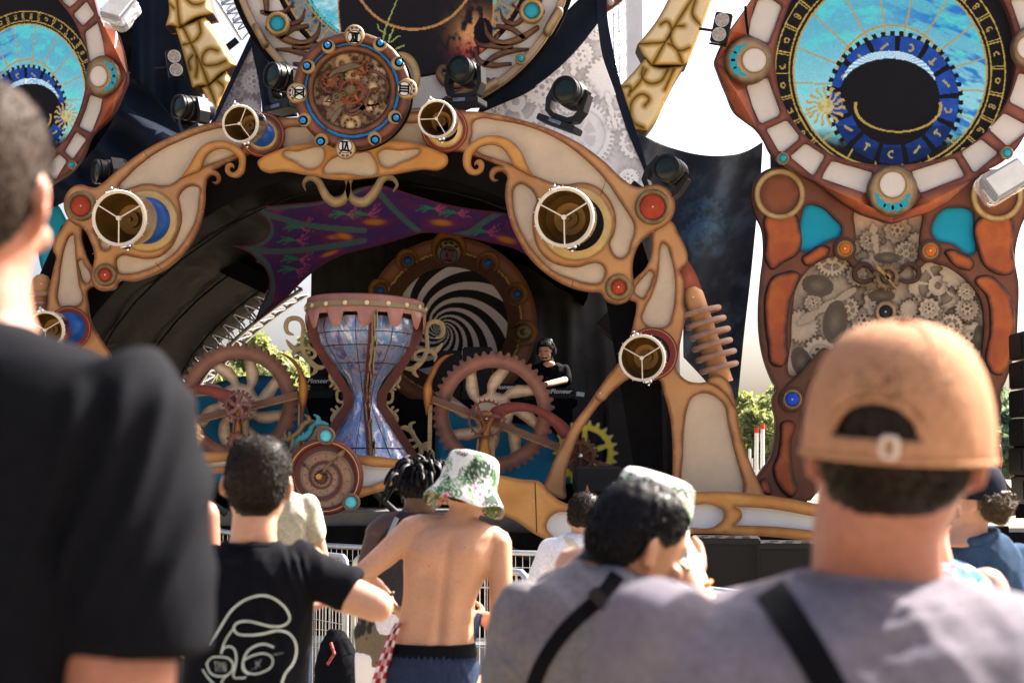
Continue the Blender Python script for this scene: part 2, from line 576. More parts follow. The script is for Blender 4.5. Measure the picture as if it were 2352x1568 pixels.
M_MAROON=mat('maroon_ring',(.16,.022,.02),.5,mott=.15)
M_DBROWN=mat('dark_brown',(.10,.045,.025),.55,edge=(.045,.02,.012),ew=.04,mott=.15)
M_MBROWN=mat('mid_brown',(.20,.085,.042),.5,edge=(.075,.03,.018),ew=.05,mott=.18)
M_MAUVE=mat('mauve_brown',(.30,.155,.11),.55,edge=(.15,.066,.052),ew=.06,mott=.18,ms=4)
M_PLY=mat('pale_plywood',(.54,.40,.27),.6,edge=(.22,.14,.085),ew=.05,mott=.22,ms=3,streak=6)
M_BLACK=mat('black_fabric',(.006,.006,.007),.85,mott=.2,bump=.15,bs=40,spec=.03)
M_NAVY=mat('navy_fabric',(.012,.017,.032),.8,mott=.3,ms=2,bump=.2,bs=30,spec=.05)
M_BMETAL=mat('black_plastic',(.0095,.0095,.011),.38,mott=.1)
M_GRILLE=mat('black_grille',(.0085,.008,.0085),.7,mott=.1,bump=.5,bs=300)
M_CHROME=mat('chrome',(.62,.62,.64),.22,metal=1.0,mott=.05)
M_STEEL=mat('galvanised_steel',(.50,.51,.53),.38,metal=.9,mott=.15,ms=20)
M_IVORY=mat('ivory_rim',(.62,.56,.48),.5,mott=.1,ms=12)
M_BRASS=mat('brass_bowl',(.17,.09,.022),.38,metal=.5,mott=.25,ms=5)
M_LENS=mat('lens_glass',(.004,.010,.007),.25,spec=.3,mott=.6,ms=14)
M_BOLT=mat('bolt_head',(.65,.65,.65),.3,metal=.8,mott=0)
M_PRINT=vmat('airbrushed_print',.75)
M_LED=vmat('led_screen',.5,emit=0.31,led=640.0)
# ------------------------------------------------------------------ the stage arch
def grow(loop,d,step=3.0,sm=True):
 p=smooth_loop(loop,step)if sm else np.asarray(loop,float)
 t=np.roll(p,-1,0)-np.roll(p,1,0)
 t/=np.linalg.norm(t,axis=1)[:,None]+1e-9
 n=np.stack([t[:,1],-t[:,0]],1)
 area=0.5*np.sum(p[:,0]*np.roll(p[:,1],-1)-np.roll(p[:,0],-1)*p[:,1])
 if area<0:n=-n
 return[tuple(q)for q in p+n*d]
def framed(parent,name,outline,holes,Y,m,panel_name,pm,thick=.045,h=6,panel_label=None):
 o=plate(name,outline,Y,thick,m,parent,holes=holes,h=h)
 for k,hl in enumerate(holes):
  plate(panel_name,grow(hl,2.5),Y+.03,.02,pm,parent,h=14,sm=False)
 return o
def ringed_dome(parent,cx,cy,r_out,r_in,Y,ringm,domem,hgt=.03,name='dome',bt=True,h=5):
 plate('dome_rim',circ(cx,cy,r_out),Y-.03,.03,ringm,parent,holes=[circ(cx,cy,r_in)],sm=False,h=h,puff=.02,pw=(r_out-r_in)/2)
 d=dome(name,cx,cy,r_in+1,Y-.012,hgt,domem,parent)
 if bt:bolt(cx,cy,Y-.012-hgt,M_BOLT,d,2.2)
 return d
YA=13.0
arch=thing('stage_arch','great ochre and cream airbrushed stage arch with curling scroll arms and red domes','stage arch',tuple(P(830,700,YA)))
ARM_R=Q1([(130,62),(225,68),(390,75),(560,105),(760,160),(950,235),(1100,320),(1230,420),(1340,525),(1420,580),(1470,592),(1530,577),(1600,577),(1660,605),(1700,660),(1712,730),(1695,795),(1650,850),(1580,890),(1530,920),(1480,965),(1440,1040),(1422,1110),(1420,1180),(1428,1240),(1433,1290),(1415,1340),(1380,1380),(1320,1397),(1260,1385),(1220,1350),(1203,1325),(1130,1315),(1000,1285),(880,1225),(780,1150),(700,1065),(640,970),(590,870),(555,750),(540,640),(547,570),(555,520),(540,495),(515,482),(482,490),(463,515),(470,535),(495,540,1),(478,551),(450,545),(434,522),(433,490),(450,462),(490,447),(520,448,1),(400,400),(315,372),(250,350),(130,335,1)])
ARM_R_H=[Q1([(330,130),(360,118),(500,130),(680,165),(850,230),(1000,320),(1130,430),(1250,560),(1330,680),(1390,770),(1430,850),(1432,900),(1410,960),(1380,1050),(1350,1078),(1310,1070),(1275,1020),(1265,975),(1290,920),(1305,840),(1295,750),(1250,660),(1190,600),(1130,570),(1060,560),(960,572),(880,565),(800,535),(740,512),(660,470),(598,440),(470,392),(350,345),(300,280),(312,225)]),Q1([(600,610),(615,580),(650,567),(700,590),(740,630),(757,680),(740,740),(728,830),(740,930),(780,1030),(850,1100),(950,1135),(1050,1140),(1130,1115),(1190,1115),(1225,1150),(1225,1200),(1190,1250),(1120,1252),(1000,1220),(880,1170),(780,1080),(700,980),(640,870),(605,760),(597,680)])]
framed(arch,'arch_arm',ARM_R,ARM_R_H,YA,M_BROWN,'cream_panel',M_CREAM)
ARM_L=Q3([(1650,110),(1440,130),(1300,160),(1150,210),(1000,275),(880,340),(780,410),(680,490),(600,560),(545,595),(510,590),(450,573),(390,590),(345,640),(328,710),(345,780),(390,840),(450,870),(480,900),(510,960),(535,1030),(540,1080),(525,1150),(515,1210),(530,1265),(570,1300),(630,1303),(690,1280),(702,1245),(800,1240),(920,1205),(1050,1140),(1150,1050),(1230,930),(1280,800),(1300,680),(1306,575),(1320,525),(1350,507),(1378,520),(1384,542),(1368,556),(1350,550,1),(1364,567),(1395,558),(1408,522),(1392,487),(1362,470,1),(1440,430),(1520,395),(1650,345,1)])
ARM_L_H=[Q3([(1420,180),(1300,205),(1150,260),(1000,330),(880,410),(780,500),(715,600),(800,590),(870,570),(920,568),(1000,580),(1060,575),(1130,530),(1200,490),(1280,455),(1400,408),(1510,360),(1560,300),(1530,200)]),Q3([(1120,660),(1150,610),(1220,580),(1255,590),(1258,680),(1240,800),(1190,910),(1110,1020),(1000,1110),(880,1165),(780,1185),(715,1180),(690,1130),(695,1080),(730,1060),(800,1070),(900,1085),(980,1070),(1060,1010),(1110,920),(1140,800),(1130,720)]),Q3([(545,880),(575,960),(600,1020),(640,1015),(610,950),(570,880)])]
framed(arch,'arch_arm',ARM_L,ARM_L_H,YA,M_BROWN,'cream_panel',M_CREAM)
SW_R=Q1([(748,522,1),(715,480),(690,430),(660,360),(610,295),(540,250),(460,235),(380,245),(310,285),(260,345),(248,410),(260,460),(290,495),(330,507),(370,495),(395,460),(395,425),(372,402),(345,405),(330,425),(328,442,1),(345,430),(358,442),(352,465),(330,470),(312,450),(305,415),(315,370),(350,325),(400,300),(460,295),(520,320),(560,365),(585,410),(598,440),(640,470),(700,500)])
SW_L=Q3([(1130,530,1),(1180,460),(1220,390),(1260,330),(1320,285),(1400,270),(1480,285),(1540,320),(1578,370),(1580,430),(1565,490),(1530,520),(1485,520),(1450,500),(1440,460),(1455,430),(1485,425),(1502,440),(1500,462,1),(1482,450),(1472,470),(1490,490),(1515,480),(1535,440),(1530,390),(1490,350),(1440,325),(1390,325),(1340,345),(1300,390),(1275,450),(1260,475),(1200,500)])
plate('scroll',SW_R,YA-.05,.04,M_OCHRE,arch,h=5)
plate('scroll',SW_L,YA-.05,.04,M_OCHRE,arch,h=5)
framed(arch,'arch_crown',[(575,264,1),(650,270),(720,268),(860,262),(940,257),(1070,252,1),(1070,340,1),(1000,352),(860,350),(740,352),(640,362),(575,352,1)],[[(650,300),(700,290),(860,286),(945,282),(1000,284),(1000,332),(900,340),(740,342),(655,345)]],YA+.02,M_BROWN,'cream_panel',M_CREAM)
EMB=[(592,370),(600,363),(633,347),(683,332),(727,327),(800,322),(861,325),(894,323),(944,327),(981,337),(1012,350),(1027,358),(1029,367),(1024,380),(1011,388),(971,388),(917,397),(851,407),(784,412),(700,400),(650,392),(613,395),(597,387)]
EMB_H=[T00([(1950,1055),(2050,1040),(2230,1035),(2232,1080),(2190,1150),(2130,1165),(2030,1110)]),[(742,393),(750,375),(775,358),(820,352),(845,350),(862,372),(867,390),(784,398)],T10([(250,1060),(270,1040),(400,1035),(540,1045),(500,1080),(400,1120),(320,1155),(290,1145),(255,1090)])]
framed(arch,'crown_emblem',EMB,EMB_H,YA-.08,M_OCHRE,'cream_panel',M_CREAM,h=5)
stroke('crown_scroll',[(701,437),(697,422),(704,411),(717,408),(730,416),(740,434),(752,454),(769,464),(786,460),(797,444),(798,420),(792,408)],[1,3,5,7,8,9,10.5,11,10,7,4.5,4],YA-.06,.04,M_DGOLD,arch)
stroke('crown_scroll',[(903,439),(911,424),(904,411),(890,406),(877,412),(867,429),(854,449),(834,464),(814,460),(801,442),(802,420),(808,408)],[1,3,5,7,8,9,10.5,11,10,7,4.5,4],YA-.06,.04,M_DGOLD,arch)
LEG_R=Q2([(1408,-410),(1408,-330),(1393,-240),(1353,-165),(1290,-105),(1255,-60),(1260,50),(1293,60),(1298,100),(1283,180),(1270,240),(1245,320),(1215,440),(1120,540),(1040,650),(960,770),(860,900),(790,1030),(720,1170),(680,1270),(658,1330),(700,1380),(760,1410),(805,1415),(810,1330),(815,1230),(850,1110),(900,980),(960,880),(1040,770),(1100,710),(1200,620),(1260,575),(1340,575),(1450,590),(1490,700),(1530,850),(1545,1000),(1548,1150),(1545,1300),(1540,1400,1),(2195,1410,1),(2130,1270),(2070,1130),(2030,1010),(2000,880),(1980,760),(1930,690),(1870,640),(1800,610),(1720,615),(1650,600),(1600,560),(1570,510),(1590,400),(1615,270),(1638,140),(1623,60),(1628,-20),(1623,-100),(1603,-165),(1613,-175),(1648,-213),(1653,-255),(1643,-300),(1593,-400),(1533,-500),(1450,-500)])
LEG_R_H=[Q1([(1630,975),(1650,985),(1680,1060),(1705,1150),(1715,1250),(1710,1380),(1690,1480),(1670,1535),(1600,1560),(1510,1535),(1487,1500),(1500,1440),(1550,1340),(1590,1220),(1605,1100),(1615,1000)]),Q1([(1540,1165),(1560,1180),(1550,1240),(1520,1310),(1490,1355),(1460,1340),(1437,1320),(1437,1290),(1470,1240),(1520,1185)]),Q2([(1650,790),(1680,720),(1740,688),(1800,690),(1860,720),(1910,780),(1930,880),(1970,1060),(2010,1200),(2040,1320),(2035,1365),(1630,1365),(1617,1330),(1620,1100),(1630,900)])]
framed(arch,'arch_leg',LEG_R,LEG_R_H,YA+.05,M_BROWN,'cream_panel',M_CREAM)
plate('leg_joint',Q2([(1228,455),(1122,545),(1044,652),(1016,690),(1022,726),(1056,744),(1088,728),(1104,704),(1200,616),(1262,572)]),YA+.02,.03,M_BROWN,arch,h=5)
bolt(*Q2([(1048,688)])[0],YA+.02,M_BOLT,arch)
LEG_L=Q3([(450,860),(450,930),(470,1020),(500,1100),(525,1140),(560,1200),(540,1270),(498,1290),(495,1400),(515,1520),(560,1600),(610,1680),(650,1740),(640,1800),(560,1760),(420,1700),(250,1620),(190,1560),(205,1480),(215,1400),(220,1330),(240,1230),(262,1130),(275,1070),(255,1030),(265,960),(310,880),(360,810),(400,800)])
LEG_L_H=[Q3([(375,920),(390,915),(400,960),(410,1080),(430,1250),(448,1380),(430,1400),(360,1405),(295,1400),(285,1370),(295,1230),(310,1100),(340,980)]),Q3([(430,1095),(445,1088),(470,1130),(505,1180),(512,1220),(475,1255),(455,1230),(440,1170)])]
framed(arch,'arch_leg',LEG_L,LEG_L_H,YA+.05,M_BROWN,'cream_panel',M_CREAM)
plate('leg_brace',[(197,755),(217,780),(240,820),(250,838),(270,900),(240,900),(200,840),(160,805)],YA+.1,.04,M_BROWN,arch,h=6)
ringed_dome(arch,*Q1([(1557,727)])[0],40.5,30,YA,M_DGOLD,M_RED)
ringed_dome(arch,*Q1([(1322,1280)])[0],30.5,17.5,YA,M_DGOLD,M_RED)
ringed_dome(arch,*Q3([(446,720)])[0],34,24,YA,M_DGOLD,M_RED)
ringed_dome(arch,*Q3([(613,1195)])[0],26,15,YA,M_DGOLD,M_RED)
for a_,b_ in((Q1([(1180,700),(1235,545)]),0),(Q1([(640,160),(600,118)]),0),(Q3([(880,345),(925,400)]),0),(Q3([(1010,1165),(960,1110)]),0),(Q1([(1000,1285),(1010,1225)]),0)):
 tube('board_joint',[P(a_[0][0],a_[0][1],YA-.001),P(a_[1][0],a_[1][1],YA-.001)],.0025,M_DBROWN,arch,n=4)
for q in Q1([(330,105),(560,125),(800,190),(1000,290),(1220,460),(1380,610),(1560,900),(1440,960),(1215,1310),(900,1215),(700,1040),(575,800),(560,610)])+Q3([(1300,180),(1100,245),(880,370),(700,500),(480,880),(530,1050),(720,1235),(960,1170),(1180,980),(1285,760)]):
 bolt(q[0],q[1],YA,M_BOLT,arch,.9)
def spring(label,a,b,rings,r,hid=False):
 pa,pb=P(a[0],a[1],YA+.16),P(b[0],b[1],YA+.16)
 t=thing('coil_spring',label,'spring',tuple(pb),'mauve coil springs beside the arch legs')
 ax=pb-pa
 rr=r*U(YA)
 prof=[(0.001,-rr*1.0),(rr*.6,-rr*.8),(rr*.95,-rr*.3),(rr,0),(rr,np.linalg.norm(ax))]
 o=lathe('spring_rod',prof,pa,ax,M_BROWN2,t)
 bolt(a[0],a[1]+2,YA+.16-rr,M_BOLT,o)
 for k,(s,e)in enumerate(rings):
  p0=P(s[0],s[1],YA+.13);p1=P(e[0],e[1],YA+.13)
  n=14
  hw=np.linalg.norm(p1-p0)/2
  q=[]
  for i in range(25):
   th=2*math.pi*i/24
   c_=(p0+p1)/2+(p1-p0)/2*math.cos(th)+np.array([0,1,0])*hw*.8*math.sin(th)
   q.append(c_)
  tube('spring_coil',q,6.6*U(YA),M_MAUVE2,t,n=10,caps=False)
 return t
M_BROWN2=mat('ochre_rod',(.40,.20,.085),.5,mott=.14)
M_MAUVE2=mat('mauve_coil',(.27,.155,.115),.5,mott=.2,ms=8)
spring('mauve ringed coil spring right of the arch, in front of the dark blue cloth',Q2([(1690,20)])[0],Q2([(1895,620)])[0],[Q2(q)for q in([(1615,163),(1866,97)],[(1650,238),(1900,167)],[(1675,311),(1930,242)],[(1695,387),(1945,320)],[(1720,462),(1972,395)],[(1748,541),(1985,480)])],25)
plate('spring_joint',Q2([(1790,605),(1830,570),(1880,565),(1920,590),(1950,640),(1975,730),(1985,780),(1920,700),(1850,640)]),YA+.03,.05,M_BROWN,arch,h=6)
plate('red_wedge',Q1([(1748,1160,1),(1775,1140),(1800,1095,1),(1860,1200),(1897,1300,1),(1780,1290,1)]),YA+.12,.04,M_FACET,arch,h=8)
spring('mauve ringed coil spring left of the arch, partly behind the tall man in black',(95,650),(70,800),[((58,684),(112,676)),((52,704),(104,696)),((46,724),(98,716)),((40,744),(92,736))],22)
# ------------------------------------------------------------------ spotlights (drum lamps)
def drum_lamp(label,fx,fy,rx,ry,back,base,base_r,base_col,rot,Yf=12.55,depth=.30,ringm=None,ring_in=.76,blue=M_BLUE,plate_r=None):
 Yb=YA-.03
 c0=P(fx,fy,Yf)
 t=thing('drum_spotlight',label,'spotlight',tuple(P(base[0],base[1],YA-.02)),'drum spotlights on the arch')
 c1=P(back[0],back[1],Yb)
 ax=(c1-c0);Ld=np.linalg.norm(ax);ax=ax/Ld
 r=ry*U(Yf)
 k=0
 for rr_,mm,hh,nm in base_col:
  hole=None
  plate(nm,circ(base[0],base[1],rr_),YA-.012*(k+1)-.01,.012,mm,t,sm=False,h=7)
  k+=1
 d_=dome('base_dome',base[0],base[1],base_r,YA-.012*k-.01,.13,blue,t)
 org=c0
 prof=[(r*.90,.02),(r*.90,.012),(r*1.0,.0),(r*1.03,.012),(r*1.03,.04),(r*.97,.045),(r*.97,depth*.80),(r*.93,depth*.80),(r*.93,depth),(r*.6,depth*1.05),(0.001,depth*1.05)]
 lathe('drum',prof[5:],org,ax,M_CHROME,t,n=48,caps=False)
 lathe('front_rim',prof[:6]+[(r*.90,.045),(r*.90,.02)],org,ax,M_IVORY,t,n=48,caps=False)
 bowl=[(r*.895,.015),(r*.88,depth*.45),(r*.80,depth*.75),(r*.55,depth*.92),(r*.3,depth*.94),(0.001,depth*.94)]
 lathe('reflector_bowl',bowl,org,ax,M_BRASS,t,n=48,caps=False)
 hub=lathe('lamp_hub',[(r*.30,depth*.80),(r*.30,depth*.93)],org,ax,M_BRASS2,t,n=24,caps=True)
 lathe('lamp_bulb',[(r*.07,depth*.70),(r*.09,depth*.80)],org,ax,M_DGOLD,hub,n=10)
 e1=np.cross(np.array([0,0,1.0]),ax);e1/=np.linalg.norm(e1);e2=np.cross(ax,e1)
 sp=MB()
 for k3 in range(3):
  a=rot+k3*2*math.pi/3
  dr=math.cos(a)*e1+math.sin(a)*e2
  sp.tube([c0+ax*.01,c0+ax*.01-dr*r*.93],r*.028,6)
 sp.build('spoke_guard',M_IVORY,t)
 lathe('centre_boss',[(0.001,-.012),(r*.085,-.01),(r*.085,.02)],org,ax,M_IVORY,t,n=16)
 for k3 in range(14):
  a=k3*2*math.pi/14+.2
  dr=math.cos(a)*e1+math.sin(a)*e2
  tube('rim_screw',[c0+ax*.03+dr*r*1.0,c0+ax*.03+dr*r*1.09],r*.018,M_BOLT,t,n=5)
 for k3,a in enumerate((rot_t for rot_t in(1.25,-1.75))):
  dr=math.cos(a)*e1+math.sin(a)*e2
  lathe('drum_clamp',[(r*.05,-.01),(r*.20,.01),(r*.2,.03),(r*.14,.04),(r*.06,.048),(r*.05,.06),(.001,.06)],c0+ax*.075+dr*r*.95,dr,M_CHROME,t,n=16)
 return t
M_BRASS2=mat('brass_plate',(.13,.07,.017),.5,metal=.4,mott=.3,ms=10)
M_GLINE=mat('gold_line',(.50,.35,.12),.5,mott=.05)
gold_base=lambda a:[(a,M_GOLD,0,'base_ring')]
red_base=lambda a:[(a,M_MAROON,0,'base_ring'),(a*.93,M_GLINE,0,'gold_line'),(a*.91,M_MAROON,0,'base_ring')]
drum_lamp('chrome drum spotlight left of the crown clock',550,284,40,43,(590,291),(602,309),30,red_base(52)+[(44,M_MBROWN,0,'base_ring'),(36,M_GOLD,0,'base_ring')],R(175))
drum_lamp('chrome drum spotlight right of the crown clock',1002,273,42,43.5,(1020,283),(1021,297),30,red_base(54)+[(42,M_GOLD,0,'base_ring')],R(180),blue=M_BLACK)
drum_lamp('large drum spotlight with blue dome on the left arm of the arch',272,501,57,64,(318,506),(337,507),55,gold_base(72),R(92),depth=.36,Yf=12.5)
drum_lamp('large drum spotlight with black base on the right arm of the arch',1295,499,68,69,(1315,505),(1323,513),65,gold_base(85),R(90),depth=.36,Yf=12.5,blue=M_BLACK)
drum_lamp('drum spotlight with blue painted dome low on the left leg of the arch',103,758,35,43,(140,755),(158,754),38,red_base(51),R(90),depth=.26)
drum_lamp('drum spotlight with red disc low on the right leg of the arch',1474,822,50,53,(1490,818),(1497,812),42,red_base(61),R(90),depth=.28,blue=M_BLACK)
# ------------------------------------------------------------------ crown clock
YC=12.72
CX,CY=808,207
clock=thing('crown_clock','round rust brown gearwork clock with blue ring on the crown of the arch','clock',tuple(P(CX,CY+130,YC)))
plate('clock_back',circ(CX+6,CY+4,135,n=80),YC+.14,.06,M_BLACK,clock,sm=False,h=20)
plate('clock_ring',circ(CX,CY,135,134,n=90),YC,.1,mat('clock_rust',(.20,.07,.038),.5,edge=(.06,.022,.014),ew=.06,mott=.25,ms=5),clock,holes=[circ(CX,CY,110,n=80)],sm=False,h=6,puff=.03,pw=12)
plate('blue_ring',circ(CX,CY,113,n=80),YC+.03,.03,M_BBLUE,clock,holes=[circ(CX,CY,103,n=80)],sm=False,h=8)
plate('inner_ring',circ(CX,CY,106,n=80),YC+.05,.04,M_MBROWN,clock,holes=[circ(CX,CY,88,n=80)],sm=False,h=5,puff=.05,pw=9)
GB=[(880,700,60,9),(700,1200,110,5),(1200,1000,160,3),(1000,1450,80,6)]
def clockface(px,py,d):
 n=fbm(px/9,py/9,4,3)
 c=mixc((.30,.20,.12),(.07,.04,.03),sstep(.42,.62,n))
 return c*(.8+.4*fbm(px/4,py/4,3,9))[:,None]
plate('clock_face',circ(CX,CY,92,n=70),YC+.13,.02,M_PRINT,clock,sm=False,h=2.6,paint=clockface)
G_OR=mat('gear_orange',(.52,.14,.035),.5,edge=(.18,.045,.02),ew=.02,mott=.2)
G_TAN=mat('gear_tan',(.52,.35,.20),.55,edge=(.2,.12,.07),ew=.03,mott=.25,ms=8)
G_CRM=mat('gear_cream',(.66,.46,.24),.55,edge=(.28,.17,.08),ew=.03,mott=.2,ms=8)
G_BRN=mat('gear_brown',(.20,.09,.05),.5,edge=(.08,.035,.022),ew=.02,mott=.2)
G_GRY=mat('gear_grey',(.40,.30,.22),.55,edge=(.14,.10,.08),ew=.03,mott=.25,ms=8)
def holes_ring(cx,cy,r0,r1,n,gap,rot=0,tw=0.0):
 w=math.pi/n-gap
 return[smooth_loop(sector(cx,cy,r0,r1,rot+2*math.pi*i/n,w*.75,w,tw),2.5)for i in range(n)]
def gear(parent,cx,cy,r,depth,n,Y,m,kind='square',holes=(),rot=0,name='gear',thick=.018,h=4):
 return plate(name,gearline(cx,cy,r,depth,n,kind,rot),Y,thick,m,parent,holes=[list(map(tuple,q))for q in holes],sm=False,h=h)
def q4(x,y):return Q4([(x,y)])[0]
gl=[(q4(1250,640),27,4,14,.105,G_GRY,'square',[circ(*q4(1150,640),5,8,14),circ(*q4(1280,610),7,4,14),circ(*q4(1270,760),7,4,14)]),(q4(1290,1240),22,4,9,.10,G_TAN,'square',[circ(*q4(1290,1180),6,4,14),circ(*q4(1250,1280),5,4,12)]),(q4(860,1400),27,4,22,.10,G_CRM,'tri',holes_ring(*q4(860,1430),11,15,9,.13)),(q4(760,560),24,4,12,.11,G_TAN,'square',[circ(*q4(740,590),5,6,12)]),(q4(600,830),31,4,24,.09,G_BRN,'tri',holes_ring(*q4(600,830),12,22,4,.15)),(q4(580,800),20,3,10,.08,G_OR,'square',holes_ring(*q4(580,800),6,14,3,.2,.4)),(q4(900,760),20,4,11,.095,G_CRM,'square',[circ(*q4(900,740),6,5,12)]),(q4(1005,635),19,3,13,.075,G_OR,'square',holes_ring(*q4(1005,635),6,13,3,.2)),(q4(1140,920),46,4,34,.10,G_BRN,'hook',[circ(*q4(1140,930),36,36,40)]),(q4(1170,900),14,3,11,.105,G_CRM,'tri',[]),(q4(540,1100),14,3,5,.105,G_TAN,'round',[]),(q4(640,1450),16,3,12,.10,G_GRY,'square',[]),(q4(1100,1160),18,3,9,.10,G_CRM,'square',[circ(*q4(1060,1160),4,6,12)])]
for c,r,dp,n,dy,m,kd,hl in gl:
 gear(clock,c[0],c[1],r,dp,n,YC+dy,m,kd,hl)
mg=q4(880,970)
gear(clock,mg[0],mg[1],33,5.5,28,YC+.055,G_OR,'tri',holes_ring(mg[0],mg[1],13,24,5,.12,.3),name='main_gear')
lathe('clock_hub',[(.001,-.05),(.035,-.045),(.052,-.02),(.052,.06)],P(mg[0]-3,mg[1]-3,YC+.03),(0,1,0),M_DGOLD,clock,n=24)
M_IRON=mat('aged_brass',(.15,.105,.06),.45,metal=.3,mott=.3,ms=20,edge=(.07,.05,.03),ew=.01)
stroke('lever',Q4([(560,780),(640,700),(760,650),(900,615),(1000,615)]),[3,5,8,7,3.5],YC+.06,.02,M_IRON,clock,h=4)
for pth in([(1030,1190),(1080,1120),(1100,1020),(1160,940),(1280,920)],[(1030,1190),(960,1210),(860,1240),(770,1190)],[(1030,1200),(1080,1270),(1160,1300),(1190,1400)],[(1020,1200),(960,1260),(860,1290),(760,1230)],[(1040,1190),(1000,1130),(940,1120)]):
 stroke('curling_arm',Q4(pth),[5]+[3.2]*(len(pth)-2)+[1.2],YC+.07,.02,G_BRN,clock,h=4)
stroke('hour_hand',Q4([(820,960),(740,1000),(670,1040),(600,1070)]),[3,3,3,2],YC+.02,.015,M_IRON,clock,h=4)
plate('hand_ring',circ(*q4(670,1042),10),YC+.012,.015,M_DGOLD,clock,holes=[circ(*q4(670,1042),6)],sm=False,h=3)
plate('hand_ring',circ(*q4(755,1005),5),YC+.012,.015,M_DGOLD,clock,holes=[circ(*q4(755,1005),2.3)],sm=False,h=3)
plate('hand_tip',Q4([(500,1112,1),(570,1035,1),(610,1120,1)]),YC+.012,.015,M_IRON,clock,holes=[Q4([(535,1100,1),(568,1062,1),(585,1104,1)])],h=3,step=2)
stroke('minute_hand',Q4([(760,1160),(700,1240),(640,1320),(600,1400),(560,1440)]),[2,6,7,5,3],YC+.02,.015,M_IRON,clock,h=4)
plate('hand_tip',Q4([(505,1515,1),(540,1370,1),(620,1400,1)]),YC+.012,.015,M_IRON,clock,holes=[Q4([(530,1470,1),(548,1395,1),(590,1405,1)])],h=3,step=2)
def glyph_strokes(kind):
 if kind=='XII':return[[(-.55,-.75),(.0,.75)],[(.0,-.75),(-.55,.75)],[(.2,-.75),(.15,.7)],[(.5,-.7),(.45,.75)],[(-.7,-.75),(.75,-.75)],[(-.7,.78),(.7,.78)]]
 if kind=='III':return[[(-.45,-.7),(-.45,.7)],[(0,-.75),(0,.75)],[(.45,-.7),(.45,.7)],[(-.7,-.75),(.7,-.75)],[(-.7,.78),(.7,.78)]]
 if kind=='VI':return[[(-.6,-.7),(-.2,.7)],[(.1,-.7),(-.2,.7)],[(.45,-.7),(.45,.7)],[(-.75,-.75),(.7,-.75)],[(-.4,.78),(.7,.78)]]
 return[[(-.5,-.7),(-.5,.7)],[(-.2,-.7),(.5,.7)],[(.5,-.7),(-.2,.7)],[(-.7,-.75),(.7,-.75)],[(-.7,.78),(.7,.78)]]
M_LENSB=mat('medallion_blue',(.05,.10,.42),.4,mott=.1)
def medallion(parent,cx,cy,r,num,toward,Y,face=M_WHITE,glyphm=M_BLACK,ringm=M_GOLD,lob=M_LENSB,rot=0.0,asp=1.0,name='numeral_medallion'):
 a=toward
 o=plate(name,circ(cx,cy,r*asp,r),Y,.035,ringm,parent,sm=False,h=4,puff=.02,pw=5)
 ix,iy=cx+math.cos(a)*r*.26*asp,cy+math.sin(a)*r*.26
 yd=Y-.024
 plate('roundel',circ(ix,iy,r*.70*asp,r*.70),yd,.006,M_IRONB,o,sm=False,h=6)
 plate('roundel_face',circ(ix,iy,r*.62*asp,r*.62),yd-.006,.005,face,o,sm=False,h=6)
 ca,sa=math.cos(rot),math.sin(rot)
 for st in glyph_strokes(num):
  p=[((x*ca-y*sa)*r*.56*asp+ix,(x*sa+y*ca)*r*.56+iy)for x,y in st]
  stroke('numeral',p,[r*.075]*len(p),yd-.012,.005,glyphm,o,h=None)
 for k in range(4):
  b=a+math.pi+(k-1.5)*.62
  rr=r*.72-abs(k-1.5)*r*.02
  wx,wy=cx+math.cos(b)*rr*asp,cy+math.sin(b)*rr
  s_=.15-.02*abs(k-1.5)
  lp=[]
  for i in range(14):
   th=2*math.pi*i/14
   tx=math.cos(th)*r*.12;ty=math.sin(th)*r*s_*1.25
   lp.append((wx+(tx*math.cos(b)-ty*math.sin(b))*asp,wy+tx*math.sin(b)+ty*math.cos(b)))
  plate('medallion_window',lp,yd+.004,.006,lob,o,sm=False,h=None)
 return o
M_IRONB=mat('dark_bezel',(.03,.028,.026),.5,mott=.1)
medallion(clock,*q4(915,185),23,'XII',math.pi/2,YC-.05,rot=.06)
medallion(clock,*q4(1640,930),23.5,'III',math.pi,YC-.05,rot=math.pi/2+.05)
medallion(clock,793,342,23,'VI',-math.pi/2,YC-.05,rot=math.pi+.06)
medallion(clock,*q4(120,985),23,'IX',0,YC-.05,rot=math.pi/2)
def crescent(parent,cx,cy,r,face,Y,gm=M_GOLD,bm=M_BBLUE,under=M_BLACK,k=.62,name='crescent'):
 o=plate(name,crescent_line(cx,cy,r,face,k),Y,.03,gm,parent,sm=False,h=4)
 ex,ey=cx+math.cos(face)*r*.16,cy+math.sin(face)*r*.16
 plate('eye_ring',circ(ex,ey,r*.64),Y+.012,.02,under,o,sm=False,h=6)
 d=dome('eye',ex+math.cos(face)*r*.08,ey+math.sin(face)*r*.08,r*.45,Y+.01,.035,bm,o,n=20)
 bolt(ex+math.cos(face)*r*.08,ey+math.sin(face)*r*.08,Y-.025,M_BLACK,d,r*.08)
 return o
def crescent_line(cx,cy,r,face,k):
 pts=[]
 g=.42
 for i in range(33):
  th=face+g+(2*math.pi-2*g)*i/32
  pts.append((cx+r*math.cos(th),cy+r*math.sin(th)))
 ox,oy=cx+math.cos(face)*r*.22,cy+math.sin(face)*r*.22
 r2=math.hypot(pts[-1][0]-ox,pts[-1][1]-oy)
 r2=r*.70
 for i in range(1,32):
  th=face-.62-(2*math.pi-1.24)*i/32
  pts.append((ox+r2*math.cos(th),oy+r2*math.sin(th)))
 return pts
for cx,cy in((872,102),(914,145),(906.5,269),(860,318),(738,322),(699,275),(708,153),(754,107)):
 crescent(clock,cx,cy,15.6,math.atan2(cy-CY,cx-CX),YC-.05)
